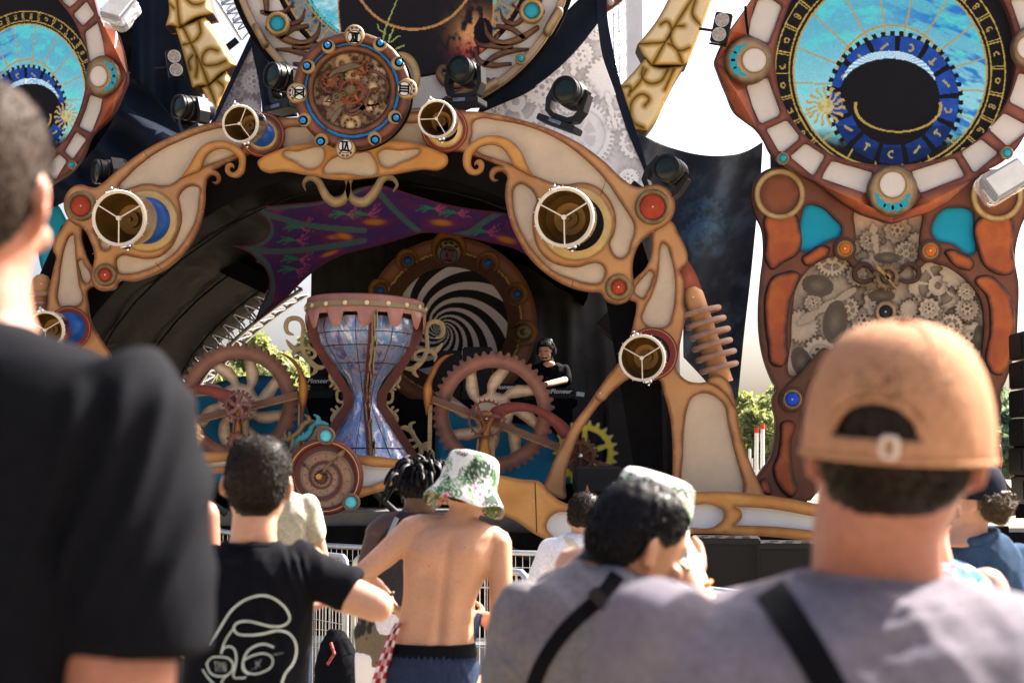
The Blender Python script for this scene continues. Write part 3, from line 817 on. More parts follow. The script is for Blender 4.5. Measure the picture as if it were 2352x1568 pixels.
# ------------------------------------------------------------------ centre screen with vine ring
YS=14.1
SX,SY,SR=924,-131,397
ring=thing('vine_screen_ring','big round centre screen surround of cream board with gilded vines above the clock','screen surround',tuple(P(SX,200,YS)))
def arcband(cx,cy,r0,r1,a0,a1,n=60):
 return[(cx+r1*math.cos(a0+(a1-a0)*i/n),cy+r1*math.sin(a0+(a1-a0)*i/n))for i in range(n+1)]+[(cx+r0*math.cos(a1+(a0-a1)*i/n),cy+r0*math.sin(a1+(a0-a1)*i/n))for i in range(n+1)]
plate('outer_rim',arcband(SX,SY,381,398,-.35,math.pi+.35),YS-.06,.07,mat('beige_rim',(.34,.245,.16),.55,edge=(.17,.11,.06),ew=.02,mott=.15),ring,sm=False,h=7)
plate('cream_ring',arcband(SX,SY,312,384,-.35,math.pi+.35),YS,.04,M_PALE,ring,sm=False,h=12)
plate('ring_back',arcband(SX,SY,300,410,-.35,math.pi+.35),YS+.25,.04,M_BLACK,ring,sm=False,h=20)
M_VINE=mat('gilded_vine',(.24,.13,.035),.45,edge=(.065,.024,.016),ew=.045,mott=.2)
def polar(a,r):return(SX+r*math.cos(R(a)),SY+r*math.sin(R(a)))
vines=[]
for sgn,off in((1,0),(-1,180)):
 A=lambda a:(off+sgn*a)
 vines+=[([polar(A(26),360),polar(A(31),330),polar(A(36),315),polar(A(37),292),polar(A(34),270)],[4,6,5,4,1]),([polar(A(28),345),polar(A(30),315),polar(A(29),288)],[5,4,1]),([polar(A(32),366),polar(A(40),345),polar(A(46),318),polar(A(47),290),polar(A(44),262)],[5,8,7,5,1.5]),([polar(A(38),352),polar(A(38),320),polar(A(41),290)],[5,5,4.5]),([polar(A(40),378),polar(A(45),350),polar(A(52),335),polar(A(60),345)],[2,6,6,2]),([polar(A(48),372),polar(A(54),345),polar(A(57),318),polar(A(55),296)],[3,6,6,1.5]),([polar(A(44),345),polar(A(49),312),polar(A(53),290),polar(A(53),272)],[6,5,4,1]),([polar(A(10),365),polar(A(16),350),polar(A(22),340),polar(A(27),350)],[4,6,7,5]),([polar(A(8),340),polar(A(15),325),polar(A(22),325)],[4,7,5]),([polar(A(58),372),polar(A(66),352),polar(A(73),330),polar(A(74),308),polar(A(71.5),300),polar(A(70.5),310),polar(A(71.5),314)],[6,10,11,8,6,4,1]),([polar(A(60),376),polar(A(67),368),polar(A(76),374)],[6,9,4])]
for pth,wd in vines:
 stroke('vine',pth,wd,YS-.05,.045,M_VINE,ring,h=4)
for cx,cy,r0,r1 in((637,54,27,17.5),(1221,25,28,18),(1196,135,12.5,8.5),(652,152,12,8)):
 plate('gold_rim',circ(cx,cy,r0),YS-.11,.05,M_GOLD,ring,holes=[circ(cx,cy,r1)],sm=False,h=4,puff=.03,pw=5)
 dome('turquoise_dome',cx,cy,r1+.5,YS-.09,.03,M_CYAN,ring)
for p0,p1,wd in(((587,62),(607,100),8.5),((1283,26),(1258,70),11),((1136,188),(1104,210),10)):
 stroke('rim_clasp',[p0,((p0[0]+p1[0])/2,(p0[1]+p1[1])/2),p1],[wd,wd,wd],YS-.12,.07,M_BRONZE,ring,h=4,puff=.03,pw=8)
plate('side_disc',circ(921,175,44,56),YS-.25,.05,M_GOLD,ring,holes=[circ(917,178,30,42)],sm=False,h=8)
plate('disc_face',circ(917,180,34,46),YS-.2,.02,M_WHITE,ring,sm=False,h=12)
def led_center(px,py,d):
 n=len(px)
 c=np.zeros((n,3))+(.004,.003,.004)
 dx,dy=px-SX,py-SY
 rr=np.hypot(dx,dy)
 wob=fbm(px/40,py/18,4,5)
 cy_=mixc((.10,.50,.62),(.55,.80,.85),sstep(.3,.7,wob))
 c=mixc(c,cy_,((rr>0)&(rr<247))*1.0)
 cell=(rr>256)&(rr<300)
 c=mixc(c,(.17,.20,.20),cell*sstep(.2,.5,fbm(px/12,py/12,3,8)))
 ang=np.degrees(np.arctan2(dy,dx))
 gl=(np.abs(rr-297)<2.2)|(np.abs(rr-258)<1.8)|(cell&(np.abs((ang%9)-4.5)<.35))
 c=mixc(c,(.42,.22,.06),gl*1.0)
 c=mixc(c,(.08,.42,.45),(np.abs(rr-251)<3.5)*1.0)
 gy=cell&(np.hypot((ang%9)-0.0,(rr-277)/5)<1.6)
 c=mixc(c,(.35,.17,.05),gy*1.0)
 prx=np.hypot((px-955)/178,(py-10)/250)
 c=mixc(c,(.008,.006,.008),(prx<1)*1.0)
 c=mixc(c,(.5,.22,.05),(np.abs(prx-1)<.008)*.9)
 c=mixc(c,(.42,.20,.07),(np.abs(np.hypot((px-950)/138,(py+65)/133)-1)<.022)*1.0)
 for pl in([(912,0),(885,65),(884,80)],[(884,66),(880,92)],[(868,57),(870,68),(884,78)],[(895,80),(893,92)],[(898,98),(912,85),(918,84)],[(906,60),(900,75),(892,98)],[(910,112),(928,105)]):
  dd=segdist(np.stack([px,py],1),[np.array(pl,float)],closed=False)
  c=mixc(c,(.30,.36,.10),(dd<1.3)*1.0)
 ff=sstep(.30,.5,fbm(px/14,py/22,4,21))*np.exp(-((px-1095)/42)**2-((py-85)/45)**2)
 c=mixc(c,mixc((.55,.24,.09),(.45,.06,.05),sstep(70,130,py)),np.clip(ff*1.5,0,1))
 c=mixc(c,(.004,.003,.004),(np.hypot((px-1110)/22,(py-75)/34)<1)*1.0)
 return c*(.75+.5*vnoise(px/1.7,py/1.7,4))[:,None]
tag(plate('centre_led_screen',[(SX+306*math.cos(a),SY+306*math.sin(a))for a in np.linspace(.3,math.pi-.3,70)],YS+.06,.08,M_LED,None,sm=False,h=2.6,paint=led_center),'round led screen with dark planet and cyan sky inside the vine ring','led screen')
# ------------------------------------------------------------------ side towers: screen rings
RT_OUT=T20([(560,-260),(500,-60),(430,60),(330,200),(240,360),(220,425),(240,490),(300,640),(360,770),(430,828),(500,880),(560,960),(600,1040),(650,1100),(730,1150),(830,1210),(930,1260),(1100,1390),(1230,1470),(1320,1500),(1450,1535),(1560,1500),(1700,1460),(1830,1390),(1980,1250),(2060,1190),(2200,1120),(2290,1040),(2380,900),(2500,750),(2620,560),(2700,330),(2640,100),(2500,-260),(1500,-600)])
RT_IN=T20([(780,-60),(710,100),(660,250),(640,400),(650,560),(690,700),(760,830),(860,950),(980,1040),(1120,1100),(1280,1130),(1450,1137),(1620,1125),(1780,1090),(1930,1030),(2060,940),(2160,830),(2240,690),(2285,540),(2300,400),(2290,250),(2260,120),(2190,-40),(2050,-260),(1460,-420),(950,-280)])
RT_PAN=[T20(q)for q in([(520,0),(600,-20),(685,40),(640,170),(590,300),(455,240),(470,140)],[(440,590),(590,530),(620,620),(675,770),(660,800),(550,850),(530,840),(480,730)],[(575,890),(720,825),(805,930),(800,960),(690,1050),(660,1040)],[(740,1080),(850,985),(985,1070),(910,1200),(890,1205)],[(1030,1105),(1310,1185),(1300,1230),(1270,1320),(1250,1330),(960,1230),(975,1190)],[(1580,1180),(1880,1085),(1950,1210),(1640,1330),(1600,1250)],[(1920,1050),(2060,955),(2180,1050),(2020,1185),(2000,1180)],[(2110,890),(2220,775),(2380,860),(2390,890),(2240,1010)],[(2250,700),(2320,500),(2470,540),(2400,780)],[(2260,0),(2340,230),(2480,190),(2420,-20)])]
def rcorner(pts,f=.075):
 out=[]
 n=len(pts)
 for i in range(n):
  p=np.array(pts[i]);a=np.array(pts[i-1]);b=np.array(pts[(i+1)%n])
  for q,e in((a,.42),(a,.22),(a,f)):out.append(tuple(p+(q-p)*e))
  for q,e in((b,f),(b,.22),(b,.42)):out.append(tuple(p+(q-p)*e))
 return out
YT=14.5
rtower=thing('right_screen_ring','rust red screen ring with pale panels and bronze medallions on the right tower','screen surround',tuple(P(2050,500,YT)))
plate('ring_frame',RT_OUT,YT,.08,M_RUST,rtower,holes=[RT_IN]+[rcorner(q)for q in RT_PAN],h=6)
for q in RT_PAN:
 plate('pale_panel',grow(rcorner(q),2.5),YT+.03,.02,M_PALE,rtower,h=12,sm=False)
def facet(parent,pts,ridge,Y,rise,m):
 W=[P(x,y,Y)for x,y in pts]+[P(ridge[0],ridge[1],Y-rise)]
 n=len(pts)
 f=[(i,(i+1)%n,n)for i in range(n)]
 return mk('facet',W,f,m,parent,ed=[.02]*n+[.14])
MF=mat('facet_orange',(.40,.11,.032),.45,alt=(.27,.06,.03),edge=(.17,.045,.03),ew=.12,mott=.3,ms=3)
for pts,rd in(([(225,425),(330,205),(430,68),(500,-40),(470,140),(440,240),(330,300),(285,380)],(345,215)),([(225,428),(285,470),(330,540),(430,600),(470,730),(510,882),(430,830),(362,770),(300,640)],(370,640)),([(933,1262),(1040,1275),(1150,1300),(1255,1335),(1290,1420),(1370,1475),(1450,1490),(1450,1532),(1320,1498),(1230,1468),(1100,1390)],(1200,1385)),([(1982,1246),(1830,1390),(1700,1460),(1560,1500),(1452,1532),(1452,1490),(1540,1470),(1610,1410),(1640,1340),(1800,1290)],(1710,1390))):
 facet(rtower,T20(pts),T20([rd])[0],YT-.012,.10,MF)
def moonplate(parent,cx,cy,r,open_dir,Y,asp=1.0,white=.5):
 ix,iy=cx+math.cos(open_dir)*r*.25*asp,cy+math.sin(open_dir)*r*.25
 o=plate('moon_medallion',circ(cx,cy,r*asp,r),Y,.06,mat('bronze_disc',(.34,.235,.13),.5,edge=(.10,.062,.036),ew=.08,mott=.25,ms=5),parent,sm=False,h=5,puff=.03,pw=8)
 plate('roundel_rim',circ(ix,iy,r*.57*asp,r*.57),Y-.036,.01,M_GOLD,o,holes=[circ(ix,iy,r*.50*asp,r*.50)],sm=False,h=5)
 plate('roundel_face',circ(ix,iy,r*.51*asp,r*.51),Y-.032,.008,M_PALE,o,sm=False,h=8)
 for k in range(6):
  b=open_dir+math.pi+(k-2.5)*.47
  s=(.15,.20,.23,.23,.20,.15)[k]
  rr=r*(.66 if k in(0,5)else .69)
  wx,wy=cx+math.cos(b)*rr*asp+math.cos(open_dir)*r*.03*asp,cy+math.sin(b)*rr+math.sin(open_dir)*r*.03
  lp=[]
  for i in range(14):
   th=2*math.pi*i/14
   tx=math.cos(th)*r*(.155 if k in(1,2,3,4)else .08);ty=math.sin(th)*r*s*.98
   lp.append((wx+(tx*math.cos(b)-ty*math.sin(b))*asp,wy+tx*math.sin(b)+ty*math.cos(b)))
  plate('medallion_window',lp,Y-.034,.008,M_CYAN,o,sm=False,h=None)
 return o
def c20(x,y):return T20([(x,y)])[0]
moonplate(rtower,*c20(455,415),54,0,YT-.07)
moonplate(rtower,*c20(1448,1315),58,-math.pi/2,YT-.07)
moonplate(rtower,*c20(2430,330),54,math.pi,YT-.07)
for q,rr in((c20(690,1092),14),(c20(2235,1053),15)):
 ringed_dome(rtower,q[0],q[1],rr,rr*.66,YT-.02,M_GOLD,M_CYAN,bt=False,h=3)
stroke('black_strap',T20([(432,50),(436,120),(450,230)]),[3,3,3],YT-.10,.004,M_BLACK,rtower,h=None)
def astro(px,py,cx,cy,sc,asp,mir,gx,gy,seed):
 u=(px-cx)/asp*mir/sc;v=(py-cy)/sc
 n=len(px)
 c=np.zeros((n,3))+(.006,.005,.006)
 rr=np.hypot(u,v);th=np.arctan2(v,u)
 swirl=fbm((u*.6+v)/55,(v-u*.5)/16,4,seed)
 cyan=mixc((.12,.48,.64),(.34,.72,.78),sstep(.2,.8,(v+222)/444))
 cyan=mixc(cyan,(.02,.19,.62),sstep(.50,.66,swirl)*sstep(-80,130,u)*.95)
 cyan=mixc(cyan,(.10,.74,.70),sstep(.52,.7,fbm(u/40,v/20,3,seed+3))*.6)
 cyan=mixc(cyan,(.55,.80,.92),sstep(0,1,1-np.hypot(u,v-20)/170)*.5)
 c=mixc(c,cyan,(rr<220)*sstep(175,120,v+22*(fbm(u/18,v/9,3,seed)-.5)))
 gold=np.array((.50,.33,.08))
 def line(mask,k=1.0):
  nonlocal c
  c=mixc(c,gold,mask*k)
 gu,gv=u-gx,v-gy
 gr=np.hypot(gu,gv);gth=np.arctan2(gv,gu)
 ic=np.hypot(u-gx*.5,v-22)
 spk=np.abs(((np.degrees(np.arctan2(v-35,u-gx*.5))+7.5)%20)-10)<120/np.maximum(ic,40)
 line((rr<220)&spk&(ic>60),.85)
 line(np.abs(ic-128)<2.6)
 line((np.abs(rr-222)<2.2)|(np.abs(rr-232)<1.5)|(np.abs(rr-264)<1.5))
 band=(rr>233)&(rr<264)
 cellw=14.0
 an=(np.degrees(th)+3)%cellw
 line(band&((an<.5)|(np.abs(an-1.6)<.35)))
 rl,al=(rr-248),(an-cellw/2-.8)*4.2
 row=np.floor((np.degrees(th)+3)/cellw).astype(int)%4
 g1=np.abs(np.hypot(rl,al)-5)<1.6
 g2=(np.abs(np.hypot(rl-3.5,al)-3.6)<1.4)|(np.abs(np.hypot(rl+4.5,al)-3.6)<1.4)
 g3=((np.abs(al+3.5)<1.3)&(np.abs(rl)<7))|((np.abs(rl-6)<1.3)&(np.abs(al)<4))|(np.abs(np.hypot(rl+5,al-2)-2.6)<1.2)
 g4=g1&(al<2)|((np.abs(rl+6)<1.2)&(np.abs(al)<5))
 gg=np.where(row==0,g1,np.where(row==1,g2,np.where(row==2,g3,g4)))
 line(band&gg,.9)
 tooth=153+5*np.sign(np.sin(gth*46))
 inner=np.hypot(gu,gv-0)
 wheel=gr<tooth
 c=mixc(c,(.004,.003,.006),wheel*1.0)
 wb=sstep(-170,60,-gv+40*0)
 fade=np.where(gv>60,.45,1.0)*np.where(gv>110,.6,1.0)
 cells=(gr>104)&(gr<147)
 ca=(np.degrees(gth)+360+4)%27.7
 cells&=(ca>2.6)&(ca<25)
 bl=mixc((.006,.03,.22),(.02,.10,.46),fbm(gu/22,gv/22,3,seed+9))
 c=mixc(c,bl*fade[:,None],cells*1.0)
 cr,cl=gr-125,(ca-13.8)*2.2
 idx=np.floor((np.degrees(gth)+364)/27.7).astype(int)%3
 z1=(np.abs(cr-cl*.5)<3)&(np.abs(cl)<10)
 z2=(np.abs(np.hypot(cr,cl)-7)<2.2)&(cl>-3)
 z3=(np.abs(cl)<2.4)&(np.abs(cr)<10)|((np.abs(cr+6)<2.4)&(np.abs(cl)<7))
 zz=np.where(idx==0,z1,np.where(idx==1,z2,z3))
 c=mixc(c,np.array((.42,.36,.10)),(cells&zz)*.9)
 ex=np.hypot((gu+13)/112,(gv+17)/78)
 fan=(np.hypot((gu+13)/108,(gv+35)/78)<1)&(gv<-45)&(ex>=1)
 c=mixc(c,mixc((.25,.55,.80),(.85,.93,.95),sstep(-.4,.8,np.sin(np.arctan2(gv+75,gu+13)*60))),fan*1.0)
 c=mixc(c,(.005,.004,.006),(ex<1)*1.0)
 arc=(np.abs(np.hypot((gu-8)/98,(gv-15)/58)-1)<.035)&(gv>5)
 line(arc)
 su,sv=u+149,v-80
 sr=np.hypot(su,sv);sth=np.arctan2(sv,su)
 rays=(np.sin(sth*15+np.sin(sr/5)*1.1)>.25)&(sr<46)&(sr>14)
 c=mixc(c,np.array((.55,.36,.10)),((sr<18)|rays)*1.0)
 c=mixc(c,np.array((.62,.62,.32)),(sr<20)*sstep(.35,.6,fbm(su/7,sv/7,3,2))*.8)
 return c*(.85+.3*vnoise(px/1.5,py/1.5,4))[:,None]
tag(plate('right_led_screen',grow(RT_IN,6),YT+.09,.08,M_LED,None,sm=False,h=2.4,paint=lambda x,y,d:astro(x,y,2044.7,165,1.0,1.0,1,10,65,31)),'round led screen with blue zodiac dial and gold sun in the right tower','led screen','zodiac led screens')
LT_OUT=T00([(500,-300),(600,-150),(650,0),(690,120),(800,215),(845,340),(870,480),(878,520),(840,650),(770,790),(630,930),(560,1090),(500,1165),(380,1250),(300,1300),(150,1360),(0,1400),(-300,1300),(-600,700),(-600,0),(-200,-350)])
LT_IN=T00([(300,-120),(400,0),(500,130),(560,260),(600,380),(600,480),(588,600),(560,720),(520,830),(460,940),(380,1030),(310,1090),(150,1150),(0,1170),(-250,1080),(-450,700),(-450,100),(-150,-220),(150,-220)])
LT_PAN=[T00(q)for q in([(420,0),(480,-40),(540,0),(480,50)],[(500,95),(592,5),(650,100),(570,180)],[(580,220),(670,150),(700,250),(730,390),(640,430),(615,420)],[(615,650),(705,680),(690,760),(630,915),(540,870),(590,740)],[(520,905),(595,960),(500,1097),(440,1040)],[(400,1055),(460,1110),(380,1240),(310,1160)])]
YL=14.4
ltower=thing('left_screen_ring','rust red screen ring with pale panels and one bronze medallion on the left tower','screen surround',tuple(P(60,500,YL)))
plate('ring_frame',LT_OUT,YL,.08,M_RUST,ltower,holes=[LT_IN]+[rcorner(q)for q in LT_PAN],h=6)
for q in LT_PAN:
 plate('pale_panel',grow(rcorner(q),2.5),YL+.03,.02,M_PALE,ltower,h=12,sm=False)
for pts,rd in(([(690,125),(800,212),(845,340),(874,510),(800,430),(722,385),(705,250)],(790,330)),([(874,516),(840,650),(770,790),(640,925),(700,780),(712,680),(780,620)],(780,700))):
 facet(ltower,T00(pts),T00([rd])[0],YL-.012,.10,MF)
moonplate(ltower,*T00([(707,525)])[0],47,math.pi,YL-.07,asp=.83)
ringed_dome(ltower,*T00([(495,1135)])[0],10,6.5,YL-.02,M_GOLD,M_CYAN,bt=False,h=3)
tag(plate('left_led_screen',grow(LT_IN,6),YL+.09,.08,M_LED,None,sm=False,h=2.4,paint=lambda x,y,d:astro(x,y,63,211,.70,.85,-1,0,68,57)),'round led screen with blue zodiac dial and gold sun in the left tower','led screen','zodiac led screens')
# ------------------------------------------------------------------ right tower body
YB=14.62
body=thing('gear_tower','rust brown tower body with orange panels and a painted gearwork window under the right screen','tower',tuple(P(2060,1230,YB)))
dy=1568
BODY=T21([(475,-228),(500,-330),(580,-400),(680,-415),(800,-390),(900,-330),(1080,-190),(1400,-120),(1750,-190),(1950,-330),(2060,-390),(2170,-400),(2300,-370),(2370,-260),(2370,-100),(2330,0),(2290,200),(2315,400),(2310,600),(2290,850),(2230,1050),(2190,1150),(2200,1240),(2170,1330),(2150,1450),(2170,1600),(2230,1750),(2330,1880),(2360,1960,1),(2000,1960),(1600,1900,1),(1300,1700),(1000,1750),(880,1880,1),(600,1880),(500,1840,1),(512,1720),(550,1660),(600,1590),(635,1450),(640,1330),(622,1230),(620,1170),(645,1110),(620,1060),(560,900),(530,730),(525,560),(540,350),(560,150),(545,0),(500,-100)])
WIN=T21([(1180,-90),(1190,20),(1190,100),(1130,170),(1000,210),(900,262),(820,350),(780,430),(760,560),(750,750),(770,1020),(860,960),(980,870),(1100,800),(1400,760),(1750,800),(1950,920),(2040,1050),(2066,850),(2080,650),(2050,480),(1960,360),(1840,272),(1720,230),(1640,120),(1645,20),(1660,-90)])
TUR=[T21([(820,-70),(850,-150),(960,-140),(1050,-60),(1100,0),(1090,50),(1000,95),(825,160)]),T21([(1715,20),(1740,-60),(1790,-120),(1880,-140),(2000,-110),(2010,0),(2000,185),(1850,110),(1740,80)])]
LOW=[T21([(820,1300),(900,1150),(1000,1050),(1500,1000),(1900,1150),(2000,1350),(1980,1600),(1600,1650),(1200,1600),(900,1650),(845,1500)])]
plate('tower_frame',BODY,YB,.08,mat('tower_brown',(.155,.058,.034),.5,edge=(.07,.026,.018),ew=.05,mott=.15,ms=4),body,holes=[WIN]+TUR+LOW,h=7)
for q in TUR:
 plate('turquoise_panel',grow(q,3),YB+.05,.02,M_TURQ,body,h=12,sm=False)
OP=[T21(q)for q in([(562,-70),(790,-80),(812,0),(798,178),(700,240),(605,285),(580,250),(570,60)],[(575,430),(620,340),(700,308),(765,298),(810,322),(790,385),(745,500),(725,650),(722,800),(725,900),(690,955),(625,950),(585,800),(562,600)],[(822,205),(855,178),(980,122),(1013,140),(1000,190),(940,232),(880,262),(850,262)],[(1808,160),(1840,148),(1930,178),(1990,210),(2010,240),(1990,290),(1940,292),(1830,215)],[(2035,-60),(2270,-60),(2288,0),(2278,120),(2262,320),(2230,328),(2062,240),(2040,180)],[(2022,348),(2100,328),(2200,390),(2275,520),(2288,750),(2240,980),(2200,1015),(2130,1000),(2098,950),(2118,700),(2095,480)],[(690,1335),(765,1335),(748,1480),(752,1600),(772,1720),(790,1810),(752,1858),(700,1830),(640,1740),(622,1660),(655,1560),(672,1440)],[(528,1750),(570,1724),(600,1770),(606,1840),(560,1832)],[(2175,1500),(2200,1640),(2160,1800),(2120,1700),(2140,1560)],[(2200,1880),(2235,1810),(2300,1860),(2330,1960),(2210,1960)])]
for q in OP:
 plate('orange_panel',q,YB-.015,.02,M_RORANGE,body,h=4,puff=.012,pw=8)
for px,rr0,rr1 in(((670,-228),58,46),((2170,-220),60,47)):
 c=T21([px])[0]
 plate('gold_ring',circ(*c,rr0),YB-.05,.05,M_GOLD,body,holes=[circ(*c,rr1)],sm=False,h=5)
 plate('rust_disc',circ(*c,rr1+1),YB-.03,.03,mat('rust_disc',(.21,.066,.024),.5,edge=(.12,.04,.02),ew=.1,mott=.15),body,sm=False,h=7)
for px,r0,r1,mm in(((1118,145),18.5,14,M_ORDOME),((1707,160),18.5,14,M_ORDOME),((755,1183),22,16.5,mat('cobalt_dome',(.01,.07,.55),.4,mott=.3,ms=20))):
 c=T21([px])[0]
 plate('joint_disc',circ(*c,r0+8),YB-.03,.03,mat('joint_brown',(.12,.05,.032),.5,edge=(.06,.024,.016),ew=.04,mott=.15),body,sm=False,h=5)
 ringed_dome(body,*c,r0,r1,YB-.03,M_GOLD,mm,h=4)
plate('cross_brace',T21([(700,1130),(800,1010),(900,900),(980,830),(1020,850),(960,960),(880,1060),(790,1230)]),YB-.02,.04,M_DBROWN,body,h=6)
def gear_art(px,py,gears,seed,soft=6.0):
 v=.35+.5*fbm(px/38,py/38,4,seed)
 shadow=np.zeros(len(px))
 for gx,gy,r,n,hole,rot,lum in gears:
  dx,dy_=px-gx,py-gy
  rr=np.hypot(dx,dy_);th=np.arctan2(dy_,dx)+rot
  tb=np.tanh(np.sin(th*n)*3)
  Rb=r*(1+.075*tb)
  out=rr-Rb
  sh=np.exp(-np.clip(out,0,None)/(soft*1.3))*(out>0)
  v=v*(1-.72*sh)
  ins=out<=0
  base=lum+.12*(fbm(px/9,py/9,3,seed+n)-.5)
  if hole==1:
   k=5+n%3
   win=(rr>.36*r)&(rr<.72*r)&(np.abs(np.sin(th*k/2))>.30)
   dwin=np.minimum(np.abs(rr-.36*r),np.abs(rr-.72*r))
   base=np.where(win,.30+.45*(rr/r-.3),base)
   base=base*np.where(win,1-.6*np.exp(-dwin/2.5),1)
   base=np.where(rr<.14*r,.35,base)
  elif hole==2:
   base=base*(1-.45*np.exp(-np.abs(rr-.62*r)/2.0))
   h_=(np.hypot(rr-.40*r,(np.mod(th,2*math.pi/6)-math.pi/6)*.4*r)<.10*r)
   base=np.where(h_|(rr<.15*r),.2,base)
  elif hole==3:
   base=np.where(rr<.78*r,.55+.3*fbm(px/15,py/15,3,seed+2),base)
   base=base*(1-.55*np.exp(-np.abs(rr-.78*r)/2.5))
   base=np.where((rr<.5*r)&(rr>.2*r)&(np.abs(np.sin(th*3))>.35),.5,base)
  base=base*(1-.35*np.exp(-np.abs(out)/2.2))
  v=np.where(ins,base,v)
 return np.clip(v,0,1)
def hand_art(px,py,v,a,b,w,lum=.85):
 dd=segdist(np.stack([px,py],1),[np.array([a,b],float)],closed=False)
 t=np.clip(((px-a[0])*(b[0]-a[0])+(py-a[1])*(b[1]-a[1]))/((b[0]-a[0])**2+(b[1]-a[1])**2),0,1)
 ww=w*(.35+.65*np.abs(np.sin(t*9))*(1-.5*t))
 v=v*(1-.6*np.exp(-np.clip(dd-ww,0,None)/4)*(dd>ww))
 return np.where(dd<ww,lum,v)
gt=lambda pts,f:[(f([(x,y)])[0]+(r/3,n,h_,rot,lum))for x,y,r,n,h_,rot,lum in pts]
WG=gt([(1030,210,120,26,1,.2,.8),(1480,330,250,20,0,0,.62),(1760,400,190,8,1,.3,.78),(1960,560,80,18,2,.1,.8),(1640,660,170,30,1,.2,.85),(1250,640,90,9,2,.4,.8),(820,680,110,22,0,.1,.75),(950,880,120,16,2,.5,.78),(2000,780,120,9,2,.2,.85),(1900,300,120,14,0,.2,.75),(1480,20,90,9,2,.4,.55),(1610,100,60,12,0,.2,.75),(1180,130,50,14,0,.2,.6),(1340,520,90,9,2,.1,.75),(1200,330,70,12,2,.3,.6),(1560,560,60,14,0,.2,.7),(1700,560,70,10,2,.2,.8),(1130,560,80,16,1,.3,.7),(900,520,60,12,2,.2,.7),(1850,680,80,20,1,.5,.85),(1960,440,60,14,2,.1,.8),(1540,180,80,16,1,.1,.6),(1290,90,70,14,2,.2,.6)],T21)
def winpaint(px,py,d):
 v=np.clip((gear_art(px,py,WG,11)-.12)*1.25,0,1)
 for a,b,w in(((800,660),(1180,430),34),((1310,-20),(1335,165),30),((1560,660),(1790,655),22)):
  v=hand_art(px,py,v,T21([a])[0],T21([b])[0],w/3,.62)
 for ex,ey,sx,sy,ro in((930,400,110,75,.2),(1050,650,85,150,.15),(1410,210,95,40,0),(1370,470,95,45,0),(820,930,70,110,-.3),(2040,760,40,90,0)):
  c=T21([(ex,ey)])[0]
  ca,sa=math.cos(ro),math.sin(ro)
  q=np.hypot(((px-c[0])*ca+(py-c[1])*sa)/sx*3,(-(px-c[0])*sa+(py-c[1])*ca)/sy*3)
  v=np.where(q<1,.12+.25*np.clip(.6-q,0,1),v)
 return mixc((.022,.012,.007),(.56,.45,.335),v)*(.9+.2*vnoise(px/1.4,py/1.4,3))[:,None]
plate('painted_window',grow(WIN,4),YB+.06,.02,M_PRINT,body,sm=False,h=2.6,paint=winpaint)
plate('lower_window',grow(LOW[0],4),YB+.06,.02,M_BLACK,body,sm=False,h=30)
gc=T21([(1410,340)])[0]
gear(body,gc[0],gc[1],33,6,11,YB-.03,M_BRONZE,'square',[circ(gc[0],gc[1],17)],name='bronze_gear',thick=.03)
gear(body,gc[0],gc[1],16,3,8,YB-.0,M_IRON,'square',[],name='bronze_gear')
lathe('gear_boss',[(.001,-.03),(.03,-.03),(.035,0),(.035,.05)],P(gc[0],gc[1],YB-.03),(0,1,0),M_GOLD,body,n=16)
stroke('clock_hand',T21([(1312,230),(1350,280),(1400,330),(1440,380),(1475,430)]),[1,5,2.5,3,1],YB-.06,.015,M_GOLD,body,h=4)
for sx in(-1,1):
 stroke('side_loop',[(gc[0]+sx*30,gc[1]-12),(gc[0]+sx*50,gc[1]-30),(gc[0]+sx*72,gc[1]-18),(gc[0]+sx*70,gc[1]+4),(gc[0]+sx*45,gc[1]+10),(gc[0]+sx*28,gc[1]+4)],[4,5,5,5,5,4],YB+.0,.04,M_DBROWN,body)
 stroke('window_strut',[(gc[0]+sx*68,gc[1]-22),(gc[0]+sx*96,gc[1]-58)],[8,11],YB+.01,.03,M_DBROWN,body)
c=T21([(1398,580)])[0]
ringed_dome(body,*c,25,15,YB+.03,M_PLY,M_BMETAL,h=4)
# ------------------------------------------------------------------ painted leaf totems
def totem(name,label,segs,Y,curves,grp='gilded leaf totems beside the screens',spine=None):
 allp=np.concatenate([np.array([q[:2]for q in s])for s in segs])
 t=thing(name,label,'totem',tuple(P(allp[:,0].mean(),allp[:,1].max(),Y)),grp)
 def paint(px,py,d):
  pt=np.stack([px,py],1)
  dd=np.full(len(px),1e9)
  for cv in curves:
   dd=np.minimum(dd,segdist(pt,[smooth_loop(cv,3,closed=False)],closed=False))
  base=mixc((.44,.26,.04),(.74,.60,.36),sstep(3,14,np.minimum(dd,d*1.3)))
  k=np.exp(-(np.minimum(dd,d*2.0)/2.4)**1.4)
  return mixc(base,(.028,.012,.006),np.clip(k*1.05,0,1))
 for k,s in enumerate(segs):
  plate('leaf_segment',s,Y-.06*(len(segs)-k),.30,M_PRINT,t,h=2.8,paint=paint,puff=.10,pw=26,back=True)
 return t
